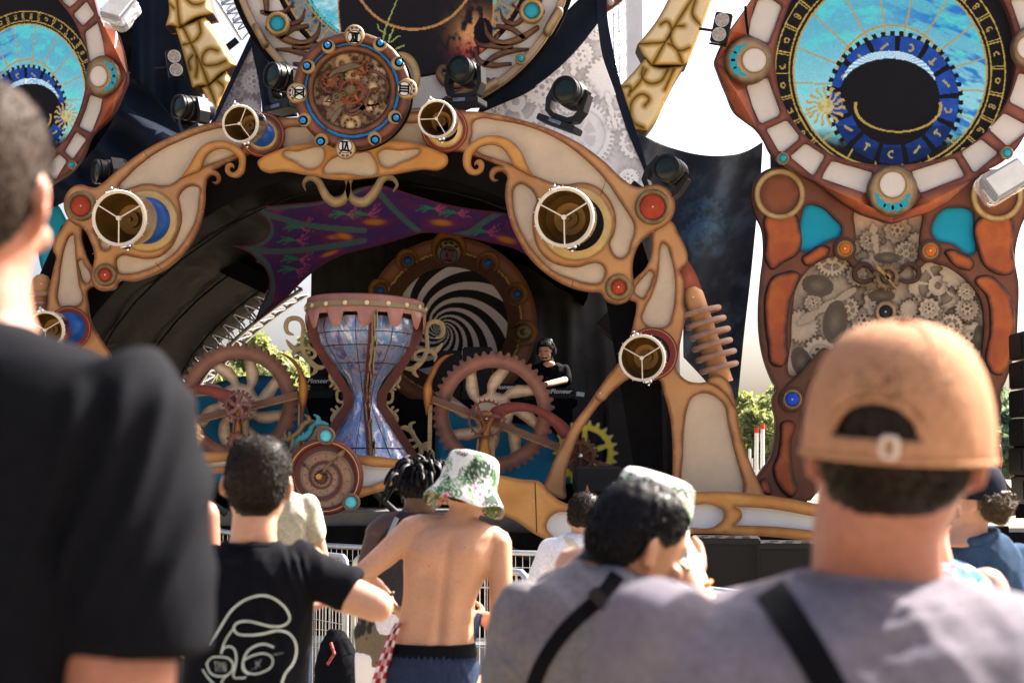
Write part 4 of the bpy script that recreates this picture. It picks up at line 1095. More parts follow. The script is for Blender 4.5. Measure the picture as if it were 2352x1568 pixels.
totem('leaf_totem','gilded leaf totem with dark scrolls hanging left of the centre screen',[T00([(1155,-120,1),(1160,20),(1165,70),(1140,180,1),(1195,180),(1240,197,1),(1340,130),(1470,95,1),(1440,0),(1400,-120,1)]),T00([(1205,185,1),(1250,330),(1290,480),(1325,612,1),(1370,595),(1440,590,1),(1520,510),(1625,452,1),(1590,375,1),(1510,240),(1410,110,1),(1300,160)]),T00([(1385,605,1),(1430,700),(1478,795,1),(1530,680),(1592,560,1),(1560,480,1),(1440,575)])],15.0,[T00(q)for q in([(1215,-60),(1225,60),(1240,190)],[(1200,60),(1160,20)],[(1270,-20),(1330,30),(1400,20),(1440,-30)],[(1250,170),(1330,330),(1390,460),(1440,590)],[(1260,310),(1330,290),(1380,230),(1370,150)],[(1500,350),(1440,340),(1395,390),(1400,440),(1470,450),(1560,420)],[(1330,380),(1300,420),(1310,480)],[(1350,380),(1360,460),(1350,530)],[(1440,600),(1480,700),(1500,760)],[(1500,560),(1540,600),(1530,660)])])
totem('leaf_totem','gilded leaf totem with dark scrolls leaning beside the right screen, above the blue cloth',[T10([(2300,-120,1),(2250,0),(2180,130),(2090,250),(2040,308,1),(2080,385,1),(2140,452,1),(2352,450,1),(2385,440,1),(2480,200),(2552,0),(2600,-120,1)]),T10([(2100,390,1),(2010,500),(1925,590,1),(1960,700),(1990,800),(2012,892,1),(2110,906,1),(2155,850),(2240,680),(2300,560),(2365,450,1),(2140,440)])],15.0,[T10(q)for q in([(2480,-100),(2330,130),(2250,260),(2150,440)],[(2200,170),(2240,150),(2275,200),(2240,280),(2130,300),(2050,305)],[(2360,180),(2290,190),(2270,270),(2330,350),(2400,330)],[(2250,300),(2300,330),(2352,440)],[(2090,730),(2120,680),(2080,650),(2010,690),(1990,760),(2020,850),(2080,880)],[(2100,480),(2060,560),(1990,640)],[(2080,470),(2070,520),(2110,570),(2200,560),(2250,480)],[(1935,600),(1990,600),(1980,660)],[(2440,0),(2420,100),(2480,180)],[(2290,480),(2230,620)])])
# ------------------------------------------------------------------ printed gear cloths
g10=lambda pts:[(T10([(x,y)])[0]+(r/3,n,h_,rot,lum))for x,y,r,n,h_,rot,lum in pts]
CG=g10([(1745,220,60,18,2,0,.9),(1200,700,200,24,1,.1,.93),(1060,770,70,24,2,0,.85),(1380,600,125,22,2,.2,.9),(1640,380,95,18,2,.3,.92),(1830,540,140,22,0,.2,.86),(1640,660,100,16,1,.3,.82),(1640,930,230,44,3,.05,.95),(1900,830,70,12,1,.4,.95),(2030,980,110,16,1,.2,.9),(1980,1230,70,20,2,.2,.9),(1460,480,70,9,1,.1,.8),(1560,720,60,12,2,0,.8)])
def clothpaint(px,py,d):
 v=gear_art(px,py,CG,41,soft=7)
 for a,b,w in(((1600,400),(1600,510),30),((1560,720),(1690,600),22),((1560,690),(1745,655),22),((1830,640),(1890,880),22)):
  v=hand_art(px,py,v,T10([a])[0],T10([b])[0],w/3,.93)
 v=np.clip(v*1.2+.06,0,1)
 return mixc((.24,.20,.235),(.92,.91,.93),np.clip(v*1.08,0,1))
YW=14.75
RC=T10([(960,765,1),(1110,700),(1260,640),(1450,510),(1640,325),(1765,165,1),(1795,370),(1880,620),(2000,960),(2085,1150),(2120,1290,1),(1900,1330),(1500,1100),(1000,900,1)])
tag(plate('gear_cloth',RC,YW,.01,M_PRINT,None,h=2.6,paint=clothpaint,yf=lambda x,y:-.10*np.sin((x-1130)/120.0)),'white stretched cloth printed with grey gears right of the clock, behind three moving heads','printed cloth','gear printed cloths')
M_BAND=mat('navy_band',(.011,.015,.028),.75,mott=.3,ms=3,bump=.2,bs=30,spec=.06)
bt=thing('cloth_border','wide navy cloth border framing the right hand white gear cloth','cloth border',tuple(P(1200,250,YW)))
plate('border_band',T10([(940,770,1),(1000,650,1),(1090,630),(1260,500),(1400,330),(1510,130),(1590,40),(1700,-60,1),(1830,-60,1),(1775,175,1),(1640,335),(1450,520),(1260,650),(1110,712),(965,775,1)]),YW-.06,.02,M_BAND,bt,h=9,yf=lambda x,y:.03*np.sin((x+y)/30))
plate('border_band',T10([(1760,160,1),(1760,-60,1),(1825,-60,1),(1835,130),(1870,330),(1920,560),(2010,840),(2070,1020),(2095,1110),(2130,1300,1),(2070,1130),(1995,960),(1875,620),(1790,370)]),YW-.07,.02,M_BAND,bt,h=9)
CG2=[(T00([(x,y)])[0]+(r/3,n,h_,rot,lum))for x,y,r,n,h_,rot,lum in[(1670,500,60,14,2,0,.8),(1640,640,110,14,1,.2,.8),(1750,560,90,18,2,.1,.75),(1560,720,70,12,2,.3,.75),(1720,760,80,16,0,.2,.7),(1700,390,50,10,0,.1,.7)]]
tag(plate('gear_cloth',T00([(1735,285,1),(1770,500),(1800,700),(1795,850,1),(1600,880),(1455,850,1),(1590,570)]),YW,.01,M_PRINT,None,h=2.6,paint=lambda x,y,d:mixc((.11,.09,.115),(.50,.48,.53),np.clip(gear_art(x,y,CG2,77,soft=7)*1.05,0,1)),yf=lambda x,y:.05*np.sin(x/20)),'white stretched cloth printed with grey gears left of the clock, a narrow wedge','printed cloth','gear printed cloths')
tag(plate('cloth_border',T00([(1450,850,1),(1580,560),(1735,225,1),(1740,300,1),(1605,580),(1475,850,1)]),YW-.05,.02,M_BAND,None,h=8),'narrow black cloth border along the left white gear cloth','cloth border')
tag(plate('dark_drape',T00([(1735,215,1),(1830,330),(1900,450),(2000,520,1),(2050,800,1),(1810,820,1),(1800,690),(1770,500),(1735,330)]),YW-.08,.02,M_BAND,None,h=9,yf=lambda x,y:.04*np.sin(x/9)),'navy cloth band between the left gear cloth and the vine ring','drape')
BG=g10([(2480,1500,150,20,2,.2,.8),(2250,1650,120,16,2,.1,.4),(2520,1660,180,24,3,.2,.5),(2700,1900,130,14,0,.2,.35),(2600,2050,110,18,1,.1,.4),(2400,1250,120,16,0,.3,.5)])
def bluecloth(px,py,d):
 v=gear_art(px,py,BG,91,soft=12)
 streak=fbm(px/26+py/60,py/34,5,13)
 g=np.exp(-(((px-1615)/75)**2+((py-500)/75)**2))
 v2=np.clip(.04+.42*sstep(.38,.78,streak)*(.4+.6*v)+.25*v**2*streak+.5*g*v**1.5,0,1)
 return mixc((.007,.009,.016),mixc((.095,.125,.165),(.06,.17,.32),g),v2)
BC=[(1455,300,1),(1500,322),(1560,345),(1620,357),(1670,357),(1715,347),(1752,326,1),(1748,400),(1738,500),(1724,640),(1710,760),(1695,915,1),(1660,925),(1625,880),(1570,820,1),(1560,600),(1500,450)]
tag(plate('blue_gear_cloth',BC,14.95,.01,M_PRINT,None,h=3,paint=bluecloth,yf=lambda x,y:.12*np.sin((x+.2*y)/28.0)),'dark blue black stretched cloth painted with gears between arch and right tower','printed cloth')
# ------------------------------------------------------------------ ground and stage body
M_GROUND=mat('trodden_ground',(.26,.215,.15),.9,mott=.35,ms=.8,grain=.2,bump=.4,bs=15)
g=mk('ground',[(-700,-60,0),(700,-60,0),(700,900,0),(-700,900,0)],[(0,1,2,3)],M_GROUND);tag(g,kind='structure')
M_WATER=mat('lake_water',(.10,.14,.16),.15,spec=.6,mott=.1,bump=.2,bs=.6)
w_=mk('water',[(30,75,.004),(700,75,.004),(700,205,.004),(30,205,.004)],[(0,1,2,3)],M_WATER);tag(w_,'pale lake beyond the stage',None,None,'structure')
M_DECK=mat('stage_deck',(.12,.115,.11),.7,mott=.3)
stage=thing('stage_platform','black skirted stage platform under the orange lip','stage',(-1.5,12.9,0))
mb=MB().box((-1.2,15.6,1.27),(9.2,5.6,.12));mb.build('stage_deck',M_DECK,stage)
nx=160
xs=np.linspace(-5.8,4.4,nx)
vv=[]
for z in(0.0,.6,1.22):
 for i,x in enumerate(xs):vv.append((x,12.72+.025*math.sin(x*17)+.02*math.sin(x*41+z),z))
mk('stage_skirt',vv,[(k*nx+i,k*nx+i+1,(k+1)*nx+i+1,(k+1)*nx+i)for k in range(2)for i in range(nx-1)],M_BLACK,stage,smooth=True)
M_SKBRACE=mat('skirt_brace',(.022,.022,.025),.6,mott=.2)
for a,b in(((440,1120),(520,1180)),((860,1130),(1000,1260)),((1000,1190),(1240,1290)),((870,1215),(1250,1215))):
 tube('skirt_brace',[P(a[0],a[1],12.62),P(b[0],b[1],12.62)],.03,M_SKBRACE,stage)
YP=12.3
LIP=[(380,1042),(440,1038),(520,1038),(600,1038),(700,1042),(826,1044),(854,1046),(904,1052),(954,1059),(1004,1065),(1060,1072),(1143,1089),(1196,1100),(1242,1107),(1262,1130),(1289,1150),(1312,1157),(1332,1147),(1344,1130),(1349,1112,1),(1356,1130),(1372,1144),(1396,1150),(1450,1140),(1520,1133),(1575,1130),(1660,1128),(1755,1136),(1870,1155),(2000,1180),(2200,1225),(2420,1280,1),(2420,1372,1),(2200,1310),(2000,1268),(1860,1242),(1700,1228),(1600,1225),(1520,1232),(1450,1240),(1330,1245),(1255,1239),(1230,1227),(1184,1196),(1147,1179),(1100,1158),(1000,1130),(911,1125),(868,1130),(827,1143),(780,1160),(700,1120),(600,1088),(520,1086),(440,1092),(380,1094)]
LIP_H=[[(400,1068),(470,1064),(560,1056),(640,1062),(690,1075),(640,1080),(560,1069),(470,1073),(400,1078)],[(820,1071),(860,1072),(900,1074),(950,1080),(1010,1088),(1080,1108),(1120,1128),(1060,1118),(1000,1104),(934,1099),(887,1102),(825,1111)],[(1256,1212),(1262,1190),(1277,1178),(1310,1176),(1400,1172),(1500,1166),(1568,1163),(1645,1162),(1661,1172),(1664,1188),(1648,1205),(1568,1211),(1480,1220),(1400,1226),(1270,1231)],[(1689,1163,1),(1768,1168),(1868,1185),(2000,1210),(2200,1252),(2300,1278),(2290,1300),(2200,1282),(2000,1243),(1868,1218),(1768,1208),(1687,1206,1),(1700,1194),(1705,1183),(1702,1172)]]
lip=thing('stage_lip','long curving orange stage lip with white inset panels and a small thorn','stage trim',tuple(P(1300,1240,YP)))
plate('lip_board',LIP,YP,.07,M_LIP,lip,holes=LIP_H,h=7)
for q in LIP_H:plate('white_panel',grow(q,3),YP+.05,.02,M_WHITE,lip,h=20,sm=False)
tube('lip_seam',[P(1229,1108,YP-.004),P(1233,1222,YP-.004)],.004,M_DBROWN,lip,n=4)
for q in((1225,1150),(1240,1150),(1225,1180),(1240,1180),(1250,1130)):bolt(q[0],q[1],YP,M_STEEL,lip,1.2)
# ------------------------------------------------------------------ tunnel roof, drapes, truss behind the arch
def vinyl_mat():
 m=mat('black_vinyl',(.009,.0092,.0095),.5,mott=.25,ms=1.5,spec=.006)
 nt=m.node_tree;N=nt.nodes;L=nt.links
 tc=N.new('ShaderNodeTexCoord');mp=N.new('ShaderNodeMapping');mp.inputs['Scale'].default_value=(.5,.35,2.2);mp.inputs['Rotation'].default_value=(.3,.5,.2)
 nz=N.new('ShaderNodeTexNoise');nz.inputs['Scale'].default_value=1.7;nz.inputs['Detail'].default_value=3;nz.inputs['Distortion'].default_value=.8
 bp=N.new('ShaderNodeBump');bp.inputs['Strength'].default_value=.7;bp.inputs['Distance'].default_value=.06
 L.new(tc.outputs['Object'],mp.inputs[0]);L.new(mp.outputs[0],nz.inputs[0]);L.new(nz.outputs['Fac'],bp.inputs['Height']);L.new(bp.outputs[0],N['Principled BSDF'].inputs['Normal'])
 return m
M_VINYL=vinyl_mat()
roof_c=smooth_loop([(270,1300),(300,1120),(340,1000),(395,895),(450,800),(520,725),(600,662),(700,600),(850,552),(1000,552),(1200,610),(1350,710),(1450,850),(1500,1000),(1510,1300)],14,closed=False)
RW=P(roof_c[:,0],roof_c[:,1],18.2)
RW=RW[RW[:,0]<.95]
n=len(RW)
roof=thing('tunnel_roof','black vinyl tunnel roof over the stage seen through the arch','roof',(float(RW[:,0].mean()),15.8,1.3))
vv=[];ff=[]
ny=14
for j in range(ny+1):
 y=13.35+(19.1-13.35)*j/ny
 sag=.035*math.sin(j*math.pi/ny*4)
 for i in range(n):
  vv.append((RW[i,0]+.05*float(fbm(i*.35,j*.5,3,5)-.5),y,RW[i,2]-abs(sag)+.12*float(fbm(i*.25,j*.6,3,6)-.5)))
for j in range(ny):
 for i in range(n-1):
  ff.append((j*n+i,j*n+i+1,(j+1)*n+i+1,(j+1)*n+i))
mk('roof_sheet',vv,ff,M_VINYL,roof,smooth=True)
bx_,bz_=[],[]
for i in range(n):
 zz_=RW[i,2]-CAM_Z-.16;f_=13.3*CP+zz_*SP
 bx_.append((1176+F*((RW[i,0]+1.4)*.96-1.4)/f_,784-F*(-13.3*SP+zz_*CP)/f_))
plate('added_sky_blocker',[(-300,1500,1),(-200,900),(60,700),(140,520),(240,420),(420,345),(600,295),(800,285),(1000,285),(1200,320),(1380,420),(1470,540),(1515,680),(1520,900),(1530,1500,1)][::1]+bx_[::-1],13.3,.03,M_BLACK,roof,sm=False,h=25)  # added black sheet, blocks the bright sky between arch and roof edge
for yy in(14.6,16.4,18.1):
 tube('roof_seam',[(RW[i,0]*.995,yy,RW[i,2]-.03)for i in range(0,n,4)],.012,M_BMETAL,roof,n=5)
for k_ in(14,30):
 if k_<n:tube('roof_line',[(RW[k_,0]+.02,13.5,RW[k_,2]-.04),(RW[k_,0]+.02,18.1,RW[k_,2]-.04)],.006,M_BMETAL,roof,n=4)
def truss(name,label,cat,path,off,r,m,rungs=8,group=None):
 p=np.array([tuple(q)for q in path],float)
 t=thing(name,label,cat,tuple(p[0]),group)
 ch=[p+np.array(o_)for o_ in off]
 for c_ in ch:tube('chord',c_,r,m,t,n=8)
 mbx=MB()
 k=len(p)-1
 idx=np.linspace(0,k,rungs+1)
 def at(c_,s):
  i=min(int(s),k-1);f=s-i
  return c_[i]*(1-f)+c_[i+1]*f
 for a_ in range(len(ch)):
  b_=(a_+1)%len(ch)
  for q in range(rungs):
   mbx.tube([at(ch[a_],idx[q]),at(ch[b_],idx[q+1])],r*.55,5)
   mbx.tube([at(ch[a_],idx[q]),at(ch[b_],idx[q])],r*.5,5)
 mbx.build('lattice_brace',m,t)
 return t
arc_px=[(380,925),(395,893),(450,800),(520,725),(600,662),(660,622)]
truss('arch_truss','curved steel lattice truss along the far edge of the tunnel roof, left of the hourglass','truss',smooth_loop([tuple(P(x,y,18.35)[[0,2]])for x,y in arc_px],.12,closed=False)@np.array([[1,0,0],[0,0,1]])+np.array([0,18.35,0]),[(0,0,0),(.20,.0,-.24),(.20,.5,-.24),(0,.5,0)],.028,M_STEEL,13)
def drape(name,label,x0,y0,x1,y1,z0,z1,m=M_BLACK,amp=.05,cat='drape',nx=90,group=None):
 vv=[];nz_=8
 d=np.array([x1-x0,y1-y0]);Ld=np.linalg.norm(d);nrm=np.array([-d[1],d[0]])/Ld
 for k in range(nz_+1):
  z=z0+(z1-z0)*k/nz_
  for i in range(nx):
   s=i/(nx-1)
   a=amp*(.5+.5*(1-k/nz_))*(math.sin(s*Ld*13+.6*math.sin(z*1.3))+.5*math.sin(s*Ld*29+z))
   vv.append((x0+d[0]*s+nrm[0]*a,y0+d[1]*s+nrm[1]*a,z))
 ff=[(k*nx+i,k*nx+i+1,(k+1)*nx+i+1,(k+1)*nx+i)for k in range(nz_)for i in range(nx-1)]
 return tag(mk(name,vv,ff,m,None,smooth=True),label,cat,group)
M_DRAPE=mat('black_drape',(.055,.053,.052),.5,mott=.35,ms=3,bump=.4,bs=6,spec=.15)
drape('back_drape','black drape across the back of the stage behind the dj',-2.56,18.0,2.1,18.0,1.3,5.2,M_DRAPE)
drape('side_drape','black drape closing the right side of the stage behind the arch leg',1.92,17.9,1.66,14.2,1.3,3.6,M_DRAPE)
drape('left_tower_drape','tall navy drape left of the gilded leaf totem',float(P(300,0,15.6)[0]),15.6,float(P(470,0,15.4)[0]),15.4,4.9,8.2,M_NAVY,.06)
tag(plate('swagged_drape',T00([(860,480,1),(960,560),(1080,680),(1180,800),(1260,900),(1300,960,1),(1150,1010),(900,1160),(600,1320),(380,1420),(240,1500,1),(180,1350),(400,1250),(600,1080),(780,820),(860,640)]),15.0,.02,M_NAVY,None,h=9,yf=lambda x,y:.12*np.sin((x*.8-y)/22.0)),'navy black drape swagged between left tower and arch','drape')
tag(plate('swagged_drape',T00([(870,60,1),(905,180),(895,420),(880,600),(850,740),(780,960),(740,1130,1),(560,1200),(400,1300,1),(300,1200),(600,900),(830,520),(800,250),(690,60,1)]),15.35,.02,M_BLACK,None,h=9,yf=lambda x,y:.05*np.sin((x*.3-y)/12.0)),'black drape hanging just behind the left screen ring','drape')
tag(plate('blue_backdrop',[(92,480),(120,465),(150,500),(160,600),(120,640),(85,560)],15.2,.03,M_TURQ,None,h=10),'turquoise board glimpsed left of the arch dome','board')
def canopy_y(x,y):return np.clip((y-430)/230.0,0,1.6)*1.2+.10*np.sin(x/45.0)*np.clip((y-430)/80,0,1)
CAN=[(491.7,464,1),(540,472),(600,473),(680,467),(737,461),(790,444),(838,428),(868,424),(900,432),(950,448),(1020,468),(1085,480),(1165,490),(1200,500,1),(1210,585,1),(1184,572),(1120,556),(1050,542),(970,535),(930,546),(860,566),(784,586),(740,608),(700,640),(650,690),(610,722),(583,742,1),(600,700),(614,672),(617,640),(610,620),(590,596),(567,578),(533,564,1),(590,557),(612,540),(616,515),(600,495),(580,484),(540,475)]
TEAL=[Q3(q)for q in([(1365,700),(1550,735),(1700,770),(1990,850),(2250,880),(2400,890)],[(1690,775),(1750,850),(1755,910),(1680,980),(1580,1005)],[(1500,1000),(1640,1025),(1900,1030),(2150,1000),(2400,960)],[(1640,1040),(1730,1130),(1760,1220),(1760,1330),(1700,1440),(1650,1520)],[(1365,700),(1500,722),(1750,728),(2100,690),(2280,640),(2420,580)])]+[T10(q)for q in([(190,1240),(270,1340),(380,1460),(560,1620)],[(1140,1440),(1000,1520),(880,1600),(700,1640)],[(320,1255),(500,1330),(700,1380),(900,1405),(1140,1412)])]
OVAL=[Q3([(2200,935)])[0]+(17,5,-.02),Q3([(2160,1050)])[0]+(20,4.5,-.35)]+[T10([(230,1530)])[0]+(24,7,0),T10([(690,1535)])[0]+(24,7,.08),T11([(1140,85)])[0]+(22,7,.25),T11([(20,60)])[0]+(18,7,.2)]
MAG=[Q3([q])[0]for q in((1800,750),(1740,795),(1660,990),(1660,1060),(1765,1360))]+[T10([(160,1290)])[0],T10([(990,1440)])[0],T10([(1090,1430)])[0]]
FEA=[Q3([q])[0]+(a,)for q,a in(((1960,870),.1),((1930,960),.1),((1950,1090),.3),((1930,1160),.6),((2280,780),.1))]+[T10([(180,1480)])[0]+(0.,),T10([(640,1440)])[0]+(.1,),T10([(800,1470)])[0]+(.1,),T11([(1000,30)])[0]+(.2,)]
def canopaint(px,py,d):
 pt=np.stack([px,py],1)
 c=mixc((.042,.015,.095),(.055,.02,.15),fbm(px/30,py/22,4,5))
 c=mixc(c,(.12,.012,.085),sstep(.52,.72,fbm(px/22,py/14,4,15))*.7)
 for x,y in MAG:
  c=mixc(c,(.25,.02,.14),np.exp(-((px-x)/15)**2-((py-y)/6.5)**2)*.9)
 for x,y,a,b,r_ in OVAL:
  u=(px-x)*math.cos(r_)+(py-y)*math.sin(r_);v=-(px-x)*math.sin(r_)+(py-y)*math.cos(r_)
  q=np.hypot(u/a,v/b)
  c=mixc(c,(.14,.014,.08),np.exp(-(q/1.9)**4)*.7)
  c=mixc(c,(.42,.16,.01),np.exp(-(q)**4))
 for x,y,a in FEA:
  for k in range(9):
   th=a+(k-4)*.16
   L_=26+8*math.sin(k*2.3)
   cv=[(x,y),(x+L_*.5*math.cos(th),y+L_*.5*math.sin(th)-2),(x+L_*math.cos(th),y+L_*math.sin(th)-7+(k-4))]
   dd=segdist(pt,[smooth_loop(cv,5,closed=False)],closed=False)
   c=mixc(c,(.34,.07,.17),(dd<.9)*.8)
   cv=[(x,y),(x-L_*.6,y-6+k*.8),(x-L_*1.25,y-8+k*2.0)]
   if k%2==0:
    dd=segdist(pt,[smooth_loop(cv,5,closed=False)],closed=False)
    c=mixc(c,(.02,.17,.105),(dd<1.7)*.85)
 dd=np.min([segdist(pt,[smooth_loop(q,4,closed=False)],closed=False)for q in TEAL],axis=0)
 c=mixc(c,(.05,.105,.115),sstep(7.0,6.0,dd))
 c=mixc(c,(.09,.013,.048),sstep(6,3,d))
 return c
tag(plate('purple_canopy',CAN,14.3,.02,M_PRINT,None,h=2.8,paint=canopaint,yf=canopy_y),'purple canopy cloth painted with orange eyes and feathers stretched under the roof','canopy')
# ------------------------------------------------------------------ spiral disc
YD=17.2
DX,DY=1036,742
disc=thing('spiral_disc','brown ringed disc with black and white spiral at the back of the stage','spiral disc',tuple(P(DX,DY+197,YD)))
def ringpaint(px,py,d):
 rr=np.hypot(px-DX,py-DY)
 c=mixc((.10,.042,.022),(.23,.09,.045),sstep(160,163,rr))
 c=mixc(c,(.34,.155,.09),sstep(165,176,rr)*sstep(192,182,rr))
 c=mixc(c,(.20,.085,.03),(np.abs(rr-193)<1.8)*1.0)
 c=mixc(c,(.62,.46,.13),(np.abs(rr-162)<1.4)*1.0)
 return c*(.85+.3*fbm(px/12,py/12,3,2))[:,None]
plate('disc_ring',circ(DX,DY,197,n=110),YD,.08,M_PRINT,disc,holes=[circ(DX,DY,130,n=80)],sm=False,h=3.4,paint=ringpaint)
def spiralpaint(px,py,d):
 x0,y0=1013,756
 dx,dy=px-x0,py-y0
 rr=np.hypot(dx,dy)+1e-3;th=np.arctan2(dy,dx)
 k=(np.hypot(px-DX,py-DY)/130)
 ph=10*th-16.0*np.log(rr)
 w=np.sin(ph)
 aa=np.clip(rr*.10,.25,6)
 c=mixc((.010,.010,.011),(.72,.68,.72),sstep(-.08,.08,w-.15))
 return c
plate('spiral_face',circ(DX,DY,132,n=80),YD+.05,.02,M_PRINT,disc,sm=False,h=1.7,paint=spiralpaint)
for q in((455,225),(1010,240),(265,430),(1210,455)):
 x,y=T11([q])[0]
 a=math.atan2(DY-y,DX-x)+.9
 o=plate('crescent',crescent_line(x,y,27,math.atan2(DY-y,DX-x),.6),YD-.05,.04,mat('copper_moon',(.40,.17,.03),.5,edge=(.16,.06,.02),ew=.04,mott=.2),disc,sm=False,h=4)
 plate('eye_disc',circ(x,y,19),YD-.02,.02,M_MBROWN,o,sm=False,h=5)
 dome('eye',x+.5,y+1.5,10.5,YD-.02,.05,mat('deep_blue_eye',(.025,.12,.38),.4,mott=.3,ms=20),o,n=20)
x,y=T11([(1255,720)])[0]
o=plate('crescent',crescent_line(x+4,y+1,30,math.pi,.6),YD-.05,.04,MATS['copper_moon'],disc,sm=False,h=4)
plate('eye_disc',circ(x,y,18),YD-.06,.03,M_DGOLD,o,sm=False,h=5,puff=.02,pw=8)
dome('eye',x,y,9,YD-.07,.05,M_DGOLD,o,n=20)
x,y=T11([(740,168)])[0]
plate('crescent',crescent_line(x,y-9,41,math.pi/2,.6),YD-.03,.04,MATS['copper_moon'],disc,sm=False,h=4)
medallion(disc,x,y,30,'XII',math.pi/2,YD-.09,face=mat('faded_blue',(.08,.13,.24),.5,mott=.2),glyphm=mat('dull_red',(.22,.05,.03),.5),ringm=M_BRONZE,lob=mat('verdigris',(.04,.12,.11),.5,mott=.2),rot=.12)
# ------------------------------------------------------------------ hourglass
HX,HY_=840,13.55
hz=lambda py:float(P(HX,py,HY_)[2])
hx=float(P(HX,700,HY_)[0])
s_=U(HY_)
hg=thing('hourglass','giant hourglass with silvery blue fabric, mauve dripping cap and golden scrolls','hourglass',(hx,HY_,hz(1060)))
M_FILM=mat('film_painted_highlights',(.30,.32,.42),.25,metal=.35,mott=.35,ms=5,bump=.5,bs=22,streak=3)
def film_mat():
 m=M_FILM;nt=m.node_tree;N=nt.nodes;L=nt.links
 tc=N.new('ShaderNodeTexCoord');nz=N.new('ShaderNodeTexNoise');nz.inputs['Scale'].default_value=2.4;nz.inputs['Detail'].default_value=9;nz.inputs['Roughness'].default_value=.68;nz.inputs['Distortion'].default_value=.5
 cr=N.new('ShaderNodeValToRGB');e=cr.color_ramp.elements
 e[0].position=.30;e[0].color=(.03,.06,.27,1);e[1].position=.66;e[1].color=(.92,.88,.88,1)  # silver and blue film, with its bright highlights painted into the ramp
 for p_,c_ in((.38,(.12,.13,.30)),(.46,(.34,.32,.42)),(.52,(.08,.24,.54)),(.57,(.55,.52,.60))):
  q=cr.color_ramp.elements.new(p_);q.color=(*c_,1)
 mp=N.new('ShaderNodeMapping');mp.inputs['Scale'].default_value=(2.2,2.2,.8);mp.inputs['Rotation'].default_value=(.5,.7,.2)
 L.new(tc.outputs['Object'],mp.inputs[0]);L.new(mp.outputs[0],nz.inputs['Vector']);L.new(nz.outputs['Fac'],cr.inputs[0]);L.new(cr.outputs[0],N['Principled BSDF'].inputs['Base Color'])
film_mat()
gp=[(735,108),(760,112),(790,104),(830,78),(870,45),(900,30),(915,27),(935,30),(965,48),(1000,72),(1035,96),(1062,112)]
lathe('fabric_body',[(r*s_,-(hz(735)-hz(y)))for y,r in gp][::1],(hx,HY_,hz(735)),(0,0,1),M_FILM,hg,n=56)
AZ=[R(13+90*k)for k in range(4)]
def rad(az):return np.array([math.sin(az),-math.cos(az),0.0])
M_REDWD=mat('red_wood',(.115,.032,.024),.5,mott=.2,ms=6,grain=.1)
rib_px=[(712,122),(775,121),(840,84),(905,40),(930,38),(985,74),(1062,124)]
for az in AZ:
 d_=rad(az);sd=np.cross(d_,(0,0,1))
 vv=[]
 for y,r in rib_px:
  c_=np.array([hx,HY_,hz(y)])+d_*r*s_
  for a_,b_ in((-.055,-.03),(.045,-.03),(.045,.03),(-.055,.03)):
   vv.append(c_+d_*a_+sd*b_*1.0)
 ff=[(4*k+i,4*k+(i+1)%4,4*k+4+(i+1)%4,4*k+4+i)for k in range(len(rib_px)-1)for i in range(4)]+[(3,2,1,0),tuple(4*(len(rib_px)-1)+i for i in range(4))]
 mk('rib',vv,ff,M_REDWD,hg)
for y,r in((770,109.5),(800,99),(838,72.5),(1030,94)):
 tube('fabric_seam',[np.array([hx,HY_,hz(y)])+rad(a)*(r+.5)*s_ for a in np.linspace(0,2*math.pi,49)],.004,M_DBROWN,hg,n=4)
for a in np.arange(0,2*math.pi,math.pi/4)-.1:
 tube('fabric_seam',[np.array([hx,HY_,hz(y)])+rad(a)*(r+.4)*s_ for y,r in gp],.003,M_DBROWN,hg,n=4)
lathe('cap',[(.001,.075),(128*s_,.07),(135*s_,.055),(136*s_,-.01),(130*s_,-.03)],(hx,HY_,hz(706)),(0.03,0,1),mat('mauve_cap',(.26,.115,.10),.5,mott=.2),hg,n=64)
lathe('cap_band',[(136*s_,-.0),(139*s_,-.01),(139.5*s_,-.05),(136*s_,-.062)],(hx,HY_,hz(704)),(0.03,0,1),mat('olive_band',(.22,.165,.095),.5,mott=.15),hg,n=64,caps=False)
M_STUD=mat('pale_stud',(.62,.50,.30),.4,mott=.1)
for k in range(18):
 a=k*2*math.pi/18+.12
 c_=np.array([hx,HY_,hz(704)-.03+.03*0.55*math.sin(a)*0])+rad(a)*139*s_
 lathe('stud',[(.022,0),(.02,.012),(.001,.018)],c_,rad(a),M_STUD,hg,n=10)
na=160
vv=[];ff=[]
for k in range(7):
 for i in range(na):
  a=2*math.pi*i/na
  drip=max(0.0,math.sin(a*12+.4))**.3 if math.sin(a*12+.4)>0 else 0
  ln=.075+.135*drip
  t=k/6
  rr=(134-1*t)*s_+.022*math.sin(t*math.pi)*(1 if drip>0 else .3)
  vv.append(np.array([hx,HY_,hz(712)-t*ln])+rad(a)*rr)
for k in range(6):
 for i in range(na):
  j=(i+1)%na
  ff.append((k*na+i,k*na+j,(k+1)*na+j,(k+1)*na+i))
mk('drip_skirt',vv,ff,mat('mauve_drip',(.34,.155,.135),.35,mott=.2,ms=8),hg,smooth=True)
SCR=[([(2210,590),(2280,565),(2310,480),(2280,395),(2200,365),(2110,395),(2075,470),(2080,600),(2085,740),(2040,870),(1960,970),(1860,1030),(1750,1010)],[2.2,4.5,5.5,5.8,5.5,5.2,4.8,4.6,5,5.5,6.5,6,3]),([(2085,760),(2180,785),(2260,720),(2303,660)],[5,6.5,4.5,1.5]),([(2060,765),(1960,780),(1905,835),(1930,895),(2000,900)],[3.5,4,4,4,3]),([(1910,1000),(1900,1080),(1955,1135)],[5,5,2]),([(2150,790),(2205,850),(2185,920)],[4.5,4,1.2])]
